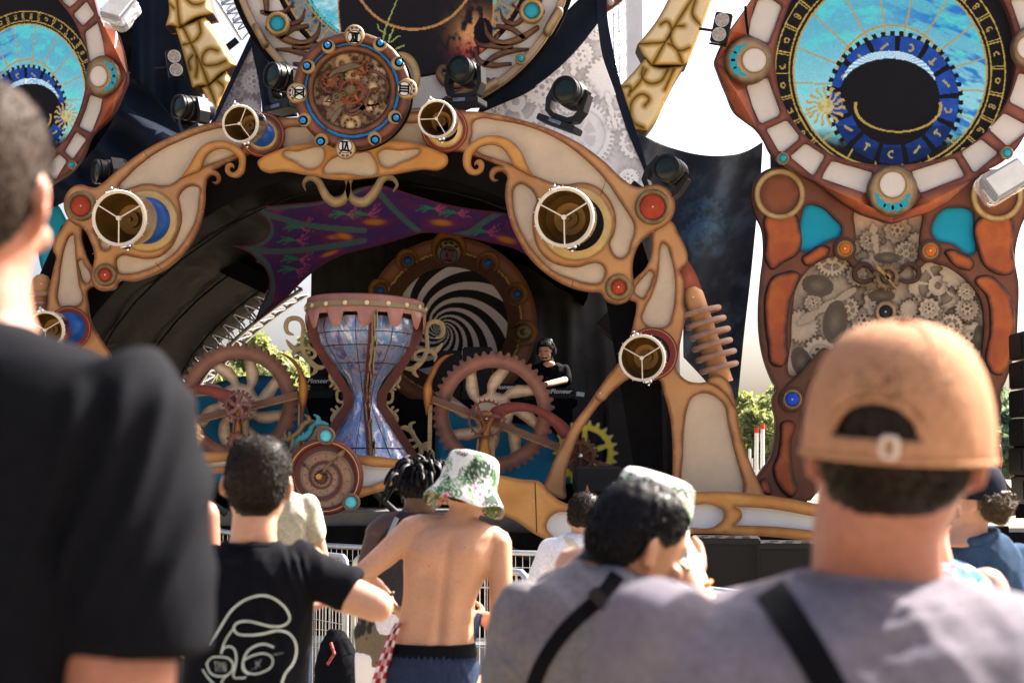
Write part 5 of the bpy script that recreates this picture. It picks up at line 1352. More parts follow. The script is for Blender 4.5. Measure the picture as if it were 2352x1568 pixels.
SCR2=[([(1700,1075),(1700,1160),(1640,1240),(1540,1300),(1465,1370),(1455,1440),(1520,1500),(1580,1490),(1605,1440)],[1.5,4,5,5.5,5.5,5,4,3.5,3]),([(1500,1400),(1530,1345),(1595,1350),(1605,1410)],[2.5,3,3.5,3]),([(1640,1240),(1695,1290)],[4,2.5]),([(1570,1290),(1640,1320)],[4,2.5]),([(1470,1500),(1540,1600),(1620,1660),(1665,1730),(1650,1810)],[5,5,5.5,4.5,1.2]),([(1570,1620),(1610,1560)],[3.5,2.5]),([(1610,1650),(1675,1600)],[4,2.8])]
SCR3=[([(1680,1855),(1780,1845),(1870,1895),(1905,1960),(1960,2040),(2010,2115),(1995,2230),(1965,2305)],[1.5,6,6,5,5,6.5,5,3]),([(1850,1850),(1860,1790),(1915,1768)],[5,4,2.2]),([(1960,2080),(1880,2120),(1815,2085),(1832,2030),(1900,2010)],[4,4,4,4,3]),([(2000,2105),(2080,2060)],[4.5,4.5]),([(2010,2115),(2100,2135),(2160,2190),(2190,2285)],[4,6,5,1.5]),([(2070,2090),(2128,2075),(2130,2015)],[4,3.6,1.5])]
for ai,az in enumerate(AZ):
 d_=rad(az);sd=np.cross(d_,(0,0,1))
 for grp_ in(SCR,SCR2,SCR3):
  outl=[np.array(strip([(x/6+637,y/6+673.7)for x,y in pth],wd,3))for pth,wd in grp_]
  vv=[];ff=[];k0=0
  for i_,ol in enumerate(outl):
   try:v2,f2=tri2d([ol],5)
   except Exception:continue
   dd=segdist(v2,[ol])*s_
   pf=np.sqrt(np.clip(1-(1-np.clip(dd/.02,0,1))**2,0,1))*.012+.008+i_*.0015
   for sg in(1,-1):
    base=np.array([hx,HY_,0])
    W=base+d_*((v2[:,:1]-HX)*s_)+sd*(sg*pf)[:,None]
    W[:,2]=P(HX,v2[:,1],HY_)[:,2]
    vv.append(W);ff+=[tuple(np.array(f)[::sg]+k0)for f in f2];k0+=len(W)
  mk('gold_scroll',np.concatenate(vv),ff,mat('olive_gold',(.30,.22,.115),.45,mott=.2,ms=9),hg,smooth=True)
sc=thing('scroll_ornament','khaki and turquoise curling scroll ornament standing behind the spiral clock','ornament',tuple(P(700,1030,13.2)))
for pth,wd,mm in(([(7,590),(60,540),(150,540),(210,500),(290,440),(350,340),(420,300),(490,290)],[3,5,6,6,6,7,6,4],0),([(440,290),(420,230),(375,205)],[6,4.5,2.5],0),([(200,510),(210,580),(185,680)],[6,6,4],0),([(120,530),(95,450),(140,390)],[5,4,1.5],0),([(160,520),(165,455)],[4,4.5],0),([(215,640),(280,540),(380,500),(440,430),(480,350),(560,310),(675,330)],[4,6,7,6,5.5,7,4],1),([(550,310),(560,240),(510,205)],[6,4.5,2.5],1),([(300,530),(290,460),(325,410)],[4.5,4,1.5],1),([(350,510),(350,465)],[4,4.5],1)):
 stroke('scroll_stem',Q7(pth),wd,13.15+.02*mm,.05,(M_DGOLD,mat('sprayed_turquoise',(.06,.25,.29),.5,mott=.5,ms=5))[mm],sc,h=4,puff=.012,pw=4)
# ------------------------------------------------------------------ big cog wheels
M_COG=mat('cog_rim',(.28,.125,.085),.55,edge=(.14,.058,.042),ew=.07,mott=.2,ms=4)
M_COGB=mat('cog_rim_brown',(.235,.112,.072),.55,edge=(.12,.052,.036),ew=.07,mott=.2,ms=4)
M_BEAM=mat('wood_beam',(.15,.075,.05),.6,mott=.25,ms=5,streak=5)
M_EDGEWD=mat('raw_wood_edge',(.34,.22,.11),.6,mott=.3,ms=10,streak=6)
def cogwheel(label,cx,cy,r,n,Y,mrim,sgn,rot,small):
 t=thing('cog_wheel',label,'cog wheel',tuple(P(cx,cy+r,Y)),'big wooden cog wheels on the stage')
 plate('wheel_rim',gearline(cx,cy,r,9,n,'round',rot),Y,.06,mrim,t,holes=[circ(cx,cy,r*.725,n=70)],sm=False,h=6)
 ops=[]
 for k in range(8):
  a=rot+2*math.pi*(k+.3)/8
  ops.append([tuple(q)for q in smooth_loop(sector(cx,cy,r*.33,r*.725,a,.14,.225,sgn*.36),3)])
 plate('wheel_spokes',circ(cx,cy,r*.76,n=70),Y+.035,.03,M_PLY,t,holes=ops,sm=False,h=7)
 return t
w1=cogwheel('mauve cog wheel with pale spokes right of the hourglass',1133,947,142,46,13.45,M_COG,1,.05,None)
w2=cogwheel('brown cog wheel with pale spokes left of the hourglass',547,926,141,47,13.45,M_COGB,-1,.0,None)
tag(plate('blue_board',[(405,960),(420,935),(690,905),(692,1060),(600,1100),(470,1100),(400,1040)],13.75,.03,M_BLUEB,None,h=7),'blue board behind the lower half of the left cog wheel','board',None)
tag(plate('blue_board',[(1005,930),(1100,960),(1290,1010),(1330,1090),(1250,1120),(1010,1110),(1000,1000)],13.75,.03,M_BLUEB,None,h=7),'blue board behind the lower half of the right cog wheel','board',None)
fr=thing('wheel_bracket','timber bracket with golden flame leaf and yellow post holding the right cog wheel','bracket',tuple(P(1060,1080,13.3)))
def beam(parent,a,b,w,Y,th=.06):
 a=np.array(a,float);b=np.array(b,float);d_=(b-a)/np.linalg.norm(b-a);n_=np.array([-d_[1],d_[0]])*w
 plate('beam',[tuple(a+n_),tuple(b+n_),tuple(b-n_),tuple(a-n_)],Y,th,M_BEAM,parent,sm=False,h=10)
 n2=np.array([-d_[1],d_[0]]);n2=n2 if n2[1]>0 else-n2
 a2=a+n2*w;b2=b+n2*w
 plate('beam_edge',[tuple(a2),tuple(b2),tuple(b2+n2*4),tuple(a2+n2*4)],Y+.02,th,M_EDGEWD,parent,sm=False,h=None)
beam(fr,*Q8([(70,745),(1830,1415)]),7,13.30)
plate('post',Q8([(20,830),(75,830),(60,1700),(10,1700)]),13.32,.06,M_EDGEWD,fr,sm=False,h=10)
plate('flame_leaf',T11([(770,868,1),(700,885),(640,940),(600,1020),(565,1100),(566,1180),(585,1292,1),(608,1220),(625,1130),(622,1080),(650,1000),(690,930),(740,885)]),13.24,.05,mat('flame_gold',(.42,.20,.022),.4,edge=(.19,.055,.018),ew=.05,mott=.15),fr,h=4,puff=.02,pw=8)
plate('yellow_post',Q8([(730,930),(790,915),(880,930),(930,1010),(890,1130),(860,1300),(850,1700),(735,1700),(740,1300),(755,1140),(712,1020)]),13.22,.07,MATS['flame_gold'],fr,h=5,puff=.03,pw=9)
plate('wood_stay',Q8([(700,1300),(725,1310),(720,1700),(650,1700)]),13.25,.06,M_EDGEWD,fr,sm=False,h=8)
plate('wood_stay',Q8([(885,1280),(930,1270),(940,1700),(880,1700)]),13.25,.06,M_EDGEWD,fr,sm=False,h=8)
plate('red_arm',Q8([(1010,830),(1200,800),(1450,830),(1700,930),(1960,1120),(2100,1290,1),(1860,1305,1),(1700,1090),(1500,960),(1300,925),(1090,972),(960,1070),(870,930)]),13.26,.05,mat('red_arm',(.23,.05,.035),.5,edge=(.11,.022,.018),ew=.06,mott=.15),fr,h=5)
sg_=q8c=Q8([(825,1030)])[0]
gear(fr,sg_[0],sg_[1],48,6,26,13.16,mat('small_gear',(.22,.085,.052),.5,edge=(.11,.035,.024),ew=.025,mott=.2),'hook',holes_ring(sg_[0],sg_[1],9,38,3,.09,.5,.5),name='small_gear',thick=.03)
ringed_dome(fr,sg_[0],sg_[1],9,6,13.15,MATS['small_gear'],MATS['small_gear'],h=3)
fl=thing('wheel_bracket','timber bracket with golden flame leaf and yellow post holding the left cog wheel','bracket',tuple(P(560,1080,13.3)))
beam(fl,*Q5([(-60,1310),(1755,870)]),7,13.30)
plate('post',Q5([(1762,880),(1830,880),(1800,1700),(1745,1700)]),13.32,.06,M_BEAM,fl,sm=False,h=10)
plate('post_edge',Q5([(1762,1000),(1780,1000),(1765,1700),(1742,1700)]),13.30,.06,M_EDGEWD,fl,sm=False,h=10)
plate('flame_leaf',Q5([(1485,295,1),(1600,370),(1720,500),(1765,620),(1760,800),(1770,950),(1822,1120,1),(1860,980),(1885,830),(1870,700),(1800,550),(1700,400),(1580,322)]),13.24,.05,MATS['flame_gold'],fl,h=4,puff=.02,pw=8)
plate('yellow_post',Q5([(890,1000),(960,1000),(965,1300),(965,1480),(940,1700),(900,1700),(865,1470),(885,1300)]),13.22,.07,MATS['flame_gold'],fl,h=5,puff=.03,pw=7)
plate('wood_stay',Q5([(975,1230),(1055,1190),(1095,1700),(1000,1700)]),13.25,.06,M_PLY,fl,sm=False,h=8)
plate('wood_stay',Q5([(860,1260),(880,1260),(860,1700),(810,1700)]),13.25,.06,M_PLY,fl,sm=False,h=8)
plate('red_arm',Q5([(840,835),(720,795),(600,765),(400,745),(200,780),(0,880),(-120,960,1),(-90,1040,1),(60,940),(200,880),(400,870),(600,920),(740,1010),(860,1060)]),13.26,.05,MATS['red_arm'],fl,h=5)
sl_=Q5([(930,1030)])[0]
gear(fl,sl_[0],sl_[1],37,6,20,13.16,mat('pink_gear',(.27,.115,.105),.5,edge=(.13,.05,.045),ew=.03,mott=.2),'square',[[tuple(q)for q in smooth_loop(sector(sl_[0],sl_[1],9,25,.2+k*2*math.pi/5,.12,.42,.35),2.5)]for k in range(5)],name='small_gear',thick=.03)
bolt(sl_[0],sl_[1],13.15,M_BOLT,fl,1.5)
stg=Q5([(905,1520)])[0]
gear(fl,stg[0],stg[1],24,5,9,13.15,MATS['small_gear'],'round',[circ(stg[0],stg[1]+3,7)],name='small_gear',thick=.03)
yb=thing('yellow_gear','yellow gear airbrushed with dark blue shadows behind the thin arch leg','gear',tuple(P(1340,1110,13.6)))
def ybpaint(px,py,d):
 rr=np.hypot(px-1344,py-1040)
 c=mixc((.012,.04,.085),(.50,.43,.035),sstep(0,5.5,d+3*(fbm(px/8,py/8,3,3)-.5)))
 return mixc(c,(.55,.42,.20),((rr>68)*sstep(2.5,4,d))*.8)
plate('gear_plate',gearline(1344,1040,78,11,22,'round'),13.62,.04,M_PRINT,yb,holes=holes_ring(1344,1040,26,50,5,.16,.3),sm=False,h=2.8,paint=ybpaint)
bg_=thing('brown_gear','small brown spoked gear in front of the yellow gear','gear',tuple(P(1333,1090,13.4)))
gear(bg_,1333,1046,42,7,18,13.42,M_MBROWN,'square',holes_ring(1333,1046,8,26,6,.15),name='gear_plate',thick=.03)
plate('gear_back',circ(1333,1046,30),13.46,.02,mat('dull_red_back',(.14,.035,.025),.5,mott=.2),bg_,sm=False,h=8)
lathe('gear_bolt',[(.02,0),(.02,.02),(.001,.025)],P(1333,1046,13.42),(0,-1,0),M_CHROME,bg_,n=8)
plate('wedge_strut',Q2([(1040,1150),(1170,1195),(1170,1215),(1020,1190)]),13.44,.03,M_BEAM,bg_,sm=False,h=8)
# ------------------------------------------------------------------ small spiral clock on the lip
KX,KY,YK=744,1094,12.12
sk=thing('spiral_clock','round red rimmed clock with a spiral face on the stage lip','clock',tuple(P(KX,KY+90,YK)))
M_KRED=mat('clock_red',(.17,.036,.03),.5,edge=(.08,.018,.016),ew=.05,mott=.15)
plate('clock_rim',circ(KX,KY,89,n=80),YK,.08,M_KRED,sk,holes=[circ(KX,KY,71,n=70)],sm=False,h=5,puff=.025,pw=9)
plate('gold_line',circ(KX,KY,80.5,n=70),YK-.03,.01,M_GLINE,sk,holes=[circ(KX,KY,79,n=70)],sm=False,h=None)
def kface(px,py,d):
 dx,dy_=px-KX+3,py-KY-2
 rr=np.hypot(dx,dy_);th=np.arctan2(dy_,dx)
 sp=np.log(np.maximum(rr,2)/72.0)/math.log(.50)+(th+2.2)/(2*math.pi)
 f=sp-np.floor(sp)
 c=mixc((.34,.215,.14),(.22,.13,.085),fbm(px/7,py/7,3,4))
 c=mixc(c,(.17,.035,.03),((f<.16))*1.0)
 c=mixc(c,(.085,.05,.045),((f>=.16)&(f<.34))*1.0)
 c=mixc(c,(.25,.155,.125),((f>=.34)&(f<.46))*1.0)
 edge=np.minimum(np.abs(f-.16),np.minimum(np.abs(f-.34),np.minimum(np.abs(f-.46),np.minimum(f,1-f))))
 c=c*(1-.55*np.exp(-edge/.025))[:,None]
 tk=np.abs(np.mod(th+.1,math.pi/6)-math.pi/12)*rr
 c=mixc(c,(.12,.085,.075),((f>.60)&(f<.80)&(tk<1.6)&(rr>22))*1.0)
 tx=(vnoise(th*rr/1.6,f*30,3)>.62)&(((f>.05)&(f<.11))|((f>.9)&(f<.95)))
 c=mixc(c,(.06,.025,.02),tx*.8)
 return c
plate('clock_face',circ(KX,KY,73,n=70),YK+.03,.02,M_PRINT,sk,sm=False,h=1.9,paint=kface)
gear(sk,737,1096,17,2.5,12,YK+.0,M_DBROWN,'round',[],name='face_gear')
stroke('minute_hand',Q7([(610,1010),(720,870),(830,785)]),[3,4,1.6],YK-.03,.015,M_IRON,sk,h=4)
plate('hand_tip',Q7([(825,770),(840,725),(940,670,1),(900,770),(860,785)]),YK-.035,.015,M_DGOLD,sk,h=4)
stroke('hour_hand',Q7([(490,985),(430,945),(385,905)]),[1.2,1.8,1.2],YK-.03,.015,M_IRON,sk,h=4)
plate('hand_tip',Q7([(310,853,1),(370,862),(400,900),(365,925),(340,900)]),YK-.035,.015,M_DBROWN,sk,h=4)
lathe('clock_hub',[(.001,-.07),(.022,-.07),(.026,-.06),(.026,.02)],P(734,1094,YK),(0,1,0),mat('hub_brass',(.42,.24,.05),.4,metal=.4),sk,n=12)
for x,y in((748.5,1000.5),(806,1153)):
 ringed_dome(sk,x,y,21,14,YK-.04,mat('dark_bronze',(.13,.085,.055),.5,mott=.2),mat('pale_turquoise',(.10,.48,.58),.4,mott=.12),bt=False,h=4)
# ------------------------------------------------------------------ moving head lights
def movinghead(label,px,py,size,Y,yaw,pitch,roll):
 t=thing('moving_head',label,'stage light',(0,0,0),'moving head lights along the arch')
 s=size
 b_=MB().box((0,0,.06*s),(1.05*s,.62*s,.16*s)).build('base',M_BMETAL,t,bevel=.02*s)
 box('display',(.0,-.33*s,.07*s),(.34*s,.01,.09*s),mat('display_glass',(.10,.12,.20),.15,mott=.6,ms=20),t)
 y=MB()
 prof=[(-.5,.98),(-.54,.55),(-.44,.26),(-.25,.16),(.25,.16),(.44,.26),(.54,.55),(.5,.98)]
 inn=[(-.38,.98),(-.40,.55),(-.33,.36),(-.2,.28),(.2,.28),(.33,.36),(.40,.55),(.38,.98)]
 vv=[]
 for q in(prof,inn):
  for yy in(-.17,.17):
   for x_,z_ in q:vv.append((x_*s,yy*s,z_*s))
 n_=len(prof);ff=[]
 for i in range(n_-1):
  a,b,c,d=i,i+1,n_+i+1,n_+i
  ff+=[(a,b,c,d),(2*n_+b,2*n_+a,2*n_+d,2*n_+c),(b,a,2*n_+a,2*n_+b),(d,c,3*n_+c-n_,3*n_+d-n_)]
 ff+=[(0,n_,3*n_,2*n_),(n_-1,3*n_-1,4*n_-1,2*n_-1)]
 mk('yoke',vv,ff,M_BMETAL,t)
 hd=bpy.data.objects.new('head',None)
 M=Matrix.Translation((0,0,.86*s))@Matrix.Rotation(pitch,4,'X')
 def lt(nm,prof_,m,par=t,n=32):
  o=lathe(nm,[(r*s,a*s)for r,a in prof_],(0,0,.86*s),M.to_3x3()@Vector((0,-1,0)),m,par,n=n)
  return o
 bpy.data.objects.remove(hd)
 h_=lt('head_body',[(.001,-.66),(.20,-.64),(.30,-.52),(.355,-.30),(.36,-.02),(.34,.10),(.355,.12),(.355,.20),(.33,.22),(.33,.30),(.345,.32),(.345,.40),(.31,.42)],M_BMETAL)
 lt('lens_bezel',[(.31,.42),(.345,.44),(.345,.50),(.30,.51),(.285,.46)],M_BMETAL,h_)
 lt('lens',[(.288,.455),(.2,.485),(.1,.497),(.001,.50)],M_LENS,h_)
 for k in range(6):
  q=M@Vector((.345*s,(.02+.045*k)*s,0))
  mbx=MB()
 for sx in(-1,1):
  fm=MB()
  for k in range(6):fm.box(M@Vector((sx*.30*s,(.30-.06*k)*s,.17*s)),(.10*s,.022*s,.10*s))
  fm.build('cooling_fin',M_BMETAL,h_)
 t.location=P(px,py,Y);t.rotation_euler=(0,roll,yaw)
 return t
for a in(('moving head light left of the crown clock, behind the spotlight',655,255,.36,13.12,-.75,.02,.03),('moving head light beside the scrolled vine right of the clock',1066,242,.36,13.12,-.40,-.02,.05),('moving head light before the white gear cloth',1283,292,.38,13.12,-.42,.0,.42),('moving head light above the right red dome',1492,458,.38,13.15,-.40,.0,.72),('moving head light under the gilded totem on the left',452,315,.34,13.2,-.75,.05,-.25),('moving head light above the left red dome',268,452,.34,13.2,-1.0,.05,-.5)):
 movinghead(*a)
def blinder(label,px,py,Y,s,roll,yaw):
 t=thing('blinder_light',label,'stage light',(0,0,0),'two lamp blinder lights')
 box('housing',(0,.1*s,0),(.56*s,.3*s,1.0*s),M_BMETAL,t,bevel=.03*s)
 for z in(.24,-.24):
  lathe('lamp_rim',[(.235*s,-.10*s),(.235*s,-.07*s),(.20*s,-.065*s),(.19*s,-.07*s)],(0,0,z*s),(0,1,0),M_STEEL,t,n=28,caps=False)
  lathe('lamp_glass',[(.20*s,-.07*s),(.1*s,-.055*s),(.001,-.05*s)],(0,0,z*s),(0,1,0),mat('lamp_glass',(.35,.31,.29),.25,mott=.5,ms=30),t,n=28)
 tube('mount_arm',[(-.28*s,.2*s,-.1*s),(-.75*s,.25*s,-.1*s)],.05*s,M_BMETAL,t)
 tube('yoke_bar',[(-.3*s,.12*s,-.55*s),(.3*s,.12*s,-.55*s)],.035*s,M_BMETAL,t)
 t.location=P(px,py,Y);t.rotation_euler=(.1,roll,yaw)
blinder('two lamp blinder left of the gilded totem before the navy drape',402,146,14.6,.29,-.17,.3)
blinder('two lamp blinder on an arm left of the right screen ring',1656,64,14.3,.31,.24,-.25)
def wrapped(label,px,py,Y,w,h,roll,yaw,rx):
 t=thing('wrapped_floodlight',label,'floodlight',(0,0,0),'floodlights wrapped in clear plastic')
 box('housing',(0,.07,0),(w,.12,h),mat('grey_housing',(.30,.31,.34),.4,mott=.15),t,bevel=.015)
 box('glass_front',(0,.004,0),(w*.86,.02,h*.80),mat('pale_glass',(.62,.62,.60),.2,mott=.15,ms=6),t)
 vv=[];n1,n2=26,14
 for j in range(n2+1):
  for i in range(n1):
   a=2*math.pi*i/n1
   rr=1.10+.14*float(vnoise(i*.9,j*.8,3))
   vv.append((rr*w*.5*max(-1,min(1,1.25*math.cos(a))),.07+(j/n2-.5)*.22,rr*h*.5*max(-1,min(1,1.25*math.sin(a)))))
 ff=[(j*n1+i,j*n1+(i+1)%n1,(j+1)*n1+(i+1)%n1,(j+1)*n1+i)for j in range(4,n2)for i in range(n1)]
 mp_=mat('clear_wrap',(.85,.86,.9),.12,trans=.0,mott=0)
 nt=mp_.node_tree
 if 'Mix Shader' not in nt.nodes:
  tr_=nt.nodes.new('ShaderNodeBsdfTransparent');mxs=nt.nodes.new('ShaderNodeMixShader');mxs.inputs[0].default_value=.35
  nt.links.new(tr_.outputs[0],mxs.inputs[1]);nt.links.new(nt.nodes['Principled BSDF'].outputs[0],mxs.inputs[2]);nt.links.new(mxs.outputs[0],nt.nodes['Material Output'].inputs[0])
 mk('plastic_wrap',vv,ff,mp_,t)
 t.location=P(px,py,Y);t.rotation_euler=(rx,roll,yaw)
wrapped('floodlight in clear plastic wrap under the right screen ring',2316,408,14.1,.50,.27,-.52,.25,-.25)
wrapped('floodlight in clear plastic wrap high beside the left screen ring',268,12,14.0,.26,.30,.35,-.3,-.5)
# ------------------------------------------------------------------ trusses and masts in the sky
def pl(a,b,Y,n=6):return[P(a[0]+(b[0]-a[0])*i/n,a[1]+(b[1]-a[1])*i/n,Y)for i in range(n+1)]
truss('sky_truss','steel lattice truss against the white sky left of the vine ring','truss',pl((478,-30),(545,75),17),[(0,0,0),(.3,0,.15),(.3,.3,.15),(0,.3,0)],.022,M_STEEL,5)
truss('sky_truss','slim lattice mast against the white sky right of the vine ring','truss',pl((1408,-30),(1412,250),19),[(0,0,0),(.18,0,0),(.09,.2,0)],.010,M_STEEL,9)
M_TARP=mat('white_tarp',(.75,.75,.76),.6,mott=.06,ms=4)
tag(plate('wrapped_mast',[(1440,-40,1),(1475,-40,1),(1476,200,1),(1478,330,1),(1452,330,1),(1442,180,1)],18.5,.2,M_TARP,None,sm=False,h=14),'white wrapped mast behind the leaning gilded totem','mast')
for a,b in(((497,130),(545,92)),):
 tag(tube('steel_arm',[P(a[0],a[1],15.3),P(b[0],b[1],15.3)],.04,M_BMETAL,None),'black steel arm reaching out right of the left totem','arm')
bt2=thing('roof_sweep','rust coloured curve of the roof above the right navy border','roof trim',tuple(P(1390,20,14.6)))
plate('roof_curve',T10([(1590,40,1),(1700,30),(1830,-10),(1900,-40,1),(1940,0,1),(1860,60),(1760,120),(1600,155,1)]),14.9,.05,M_RUST,bt2,h=9)
dome('pale_dome',*T10([(1855,15)])[0],9,14.9,.05,M_PALE,bt2)
# ------------------------------------------------------------------ loudspeakers
def lboxes(name,label,group,px,py,Y,w,d,h,yaw,logo=True,handles=True):
 t=thing(name,label,'loudspeaker',tuple(P(px,py,Y)),group)
 M=Matrix.Rotation(yaw,4,'Z')
 o=np.array(P(px,py,Y))
 def bx(nm,c,s,m,bev=.0,par=t):
  v=M@Vector(c)
  return box(nm,o+np.array(v),s,m,par,M,bev)
 bx('cabinet',(w/2,d/2,h/2),(w,d,h),M_BMETAL,.012)
 bx('grille',(w/2-.01,-.004,h/2-.01),(w*.92,.016,h*.88),M_GRILLE,.004)
 for k in range(4):
  bx('groove',(w*(.2+.2*k),d*.5,h+.001),(w*.10,d*.12,.006),M_BLACK)
  bx('groove',(w*(.14+.22*k),d*.12,h+.001),(w*.12,d*.06,.006),M_BLACK)
 if logo:
  bs=.046
  lx,lz=w*.85,h*.30
  b_=bx('badge',(lx,-.014,lz),(bs,.004,bs),mat('badge_pale',(.62,.57,.42),.4))
  bx('badge_field',(lx,-.0165,lz),(bs*.84,.003,bs*.84),M_GRILLE,par=b_)
  th=np.linspace(0,math.pi/2,9)
  pts=[o+np.array(M@Vector((lx+bs*.42-bs*.78*math.cos(a),-.019,lz-bs*.42+bs*.78*math.sin(a))))for a in th]
  tube('badge_arc',pts,.0022,MATS['badge_pale'],b_,n=4)
  bx('badge_dot',(lx-bs*.26,-.019,lz+bs*.27),(.008,.003,.008),MATS['badge_pale'],par=b_)
 bx('latch',(w*.995,-.012,h*.40),(.016,.012,.06),M_BMETAL)
 return t
lboxes('subwoofer','left black subwoofer in front of the orange lip, with a square badge','black subwoofers before the lip',1586,1420,11.2,.545,.6,.62,-.16)
lboxes('subwoofer','right black subwoofer in front of the orange lip, beside the capped man','black subwoofers before the lip',1745,1434,11.08,.62,.6,.62,-.16,logo=False)
lboxes('stage_monitor','black monitor speaker on the stage above the thorn of the lip',None,1323,1130,12.95,.42,.4,.235,.04)
lboxes('subwoofer','dark loudspeaker stack beside the thin arch leg on the stage',None,1395,1135,14.2,.60,.5,.98,.02,logo=False)
tag(box('fill_speaker',P(1425,752,14.9),(.42,.3,.30),M_BMETAL,None,Matrix.Rotation(.75,4,'Y'),.01),'dark speaker hung tilted under the right arch leg','loudspeaker')
tag(box('hung_speaker',P(252,735,15.4),(.42,.35,.34),M_BMETAL,None,Matrix.Rotation(-.06,4,'Y'),.01),'dark speaker hung beneath the tunnel roof on the left','loudspeaker')
tag(box('hung_speaker',P(443,605,15.8),(.24,.3,.24),M_BMETAL,None,Matrix.Rotation(.1,4,'Y'),.01),'small dark speaker hanging below the left arch arm','loudspeaker')
tag(tube('canopy_rig',[P(455,560,15.8),P(520,600,16.2),P(612,645,16.8)],.16,M_BLACK,None,n=4),'thick black roll of fabric under the canopy','fabric roll')
la=thing('line_array','hanging stack of black line array speakers at the right edge','loudspeaker',tuple(P(2348,1100,12.8)))
for k in range(6):
 py_=795+66*k
 c_=P(2362+6*(k==5),py_,12.8)
 o=box('array_element',c_,(.22,.4,.242),M_BMETAL,la,None,.012)
 box('rigging_plate',c_+np.array([-.115,-.1,0]),(.012,.08,.16),M_BMETAL,o)
tag(drape('speaker_drape','black cloth skirt below the line array at the right edge',float(P(2332,1100,12.9)[0]),12.9,float(P(2420,1100,12.9)[0]),12.95,1.28,1.95,M_BLACK,.02,nx=30))
tag(box('side_deck',P(2330,1218,12.9)+np.array([.35,.4,-.10]),(1.3,1.2,.18),M_BLACK,None,None,.01),'dark side deck at the right edge under the line array','deck')
# ------------------------------------------------------------------ dj table and decks
YJ=15.3
dj=thing('dj_table','black draped dj table behind the cog wheels','table',(float(P(1000,900,YJ)[0]),YJ+.3,1.33))
zt=float(P(1290,915,YJ)[2])
box('table_top',(-1.55,YJ+.35,zt-.04),(4.5,.8,.06),M_BLACK,dj)
vv=[]
for k,z in enumerate((1.33,zt-.07)):
 for i in range(90):vv.append((-3.75+4.4*i/89,YJ-.04+.02*math.sin(i*.9)*(1-k),z))
mk('table_skirt',vv,[(i,i+1,91+i,90+i)for i in range(89)],M_BLACK,dj,smooth=True)
def text(body,loc,size,m,parent,rot=(math.pi/2,0,0),shear=.25,ext=.0015,name='lettering',bold=0.0):
 cu=bpy.data.curves.new(name,'FONT');cu.body=body;cu.size=size;cu.shear=shear;cu.extrude=ext;cu.offset=bold
 cu.align_x='CENTER';cu.align_y='CENTER'
 o=bpy.data.objects.new(name,cu);COL.objects.link(o);o.rotation_euler=rot
 me=bpy.data.meshes.new_from_object(o.evaluated_get(bpy.context.evaluated_depsgraph_get()))
 bpy.data.objects.remove(o)
 me.materials.clear();me.materials.append(m)
 o=bpy.data.objects.new(name,me);COL.objects.link(o);o.rotation_euler=rot
 o.parent=parent;o.location=Vector(np.asarray(loc).tolist())-wl(parent);WL[o.name]=Vector(np.asarray(loc).tolist())
 return o
M_LET=mat('white_lettering',(.75,.75,.75),.5,mott=0)
def deck(label,px,py,w):
 c_=P(px,py,YJ)
 t=thing('dj_player',label,'dj deck',(c_[0],YJ+.2,zt-.01),'dj decks along the table')
 b_=box('deck_body',(c_[0],YJ+.2,zt+.045),(w,.40,.09),M_BMETAL,t,None,.01)
 lo=c_[2]
 box('screen_hood',(c_[0],YJ+.02,lo),(w*.92,.05,.075),M_BMETAL,t,Matrix.Rotation(-.25,4,'X'),.006)
 text('Pioneer',(c_[0],YJ-.012,lo),.072,M_LET,t,rot=(math.pi/2-.25,0,0),bold=.0006)
 lathe('jog_wheel',[(.10,0),(.10,.018),(.001,.02)],(c_[0],YJ+.22,zt+.09),(0,0,1),M_GRILLE,t,n=24)
 return t
deck('dj deck showing white lettering right of the right cog wheel',1288,899,.34)
deck('dj deck seen through the spokes of the right cog wheel',1160,889,.34)
deck('dj deck between left cog wheel and hourglass',730,875,.34)
deck('dj deck seen through the spokes of the left cog wheel',617,872,.34)
tag(box('white_card',P(1333,905,YJ-.05),(.085,.02,.045),M_LET,None,Matrix.Rotation(.15,4,'Y')),'small white card at the end of the dj table','card')
cb=MB()
for k in range(26):
 x0=-3.25+k*.05+random.uniform(-.03,.03)
 pts=[(x0+.05*j+random.uniform(-.03,.03),YJ+.1+random.uniform(-.08,.15),zt+.01+abs(random.gauss(0,.035)))for j in range(6)]
 cb.tube(pts,.006,4)
tag(cb.build('cable_tangle',M_BMETAL,None),'tangle of black cables on the dj table behind the left wheel','cables',None,'stuff')
for px_,w_,h_ in((1030,.30,.62),(1098,.34,.70)):
 tag(box('flight_case',P(px_,870,16.4)+np.array([0,0,.0]),(w_,.5,h_),M_BMETAL,None,None,.015),'dark flight case behind the right cog wheel, %s of two'%('smaller' if w_<.32 else 'larger'),'flight case')
# ------------------------------------------------------------------ far trees
def leafcloud(n,rx,ry,rz,size,seed,lumps=14):
 r_=np.random.default_rng(seed)
 cen=r_.normal(size=(lumps,3));cen/=np.linalg.norm(cen,axis=1)[:,None];cen*=r_.uniform(.25,.85,(lumps,1))
 k=r_.integers(0,lumps,n)
 p=r_.normal(size=(n,3));p/=np.linalg.norm(p,axis=1)[:,None];p*=(r_.uniform(.55,1,(n,1)))*r_.uniform(.22,.42,lumps)[k][:,None]
 p=(p+cen[k])*np.array([rx,ry,rz])
 a=r_.normal(size=(n,3));a/=np.linalg.norm(a,axis=1)[:,None]
 b=np.cross(a,r_.normal(size=(n,3)));b/=np.linalg.norm(b,axis=1)[:,None]
 s=size*r_.uniform(.6,1.4,(n,1))
 v=np.stack([p-a*s,p+b*s*.5,p+a*s,p-b*s*.5],1).reshape(-1,3)
 f=np.arange(4*n).reshape(-1,4)
 return v,f
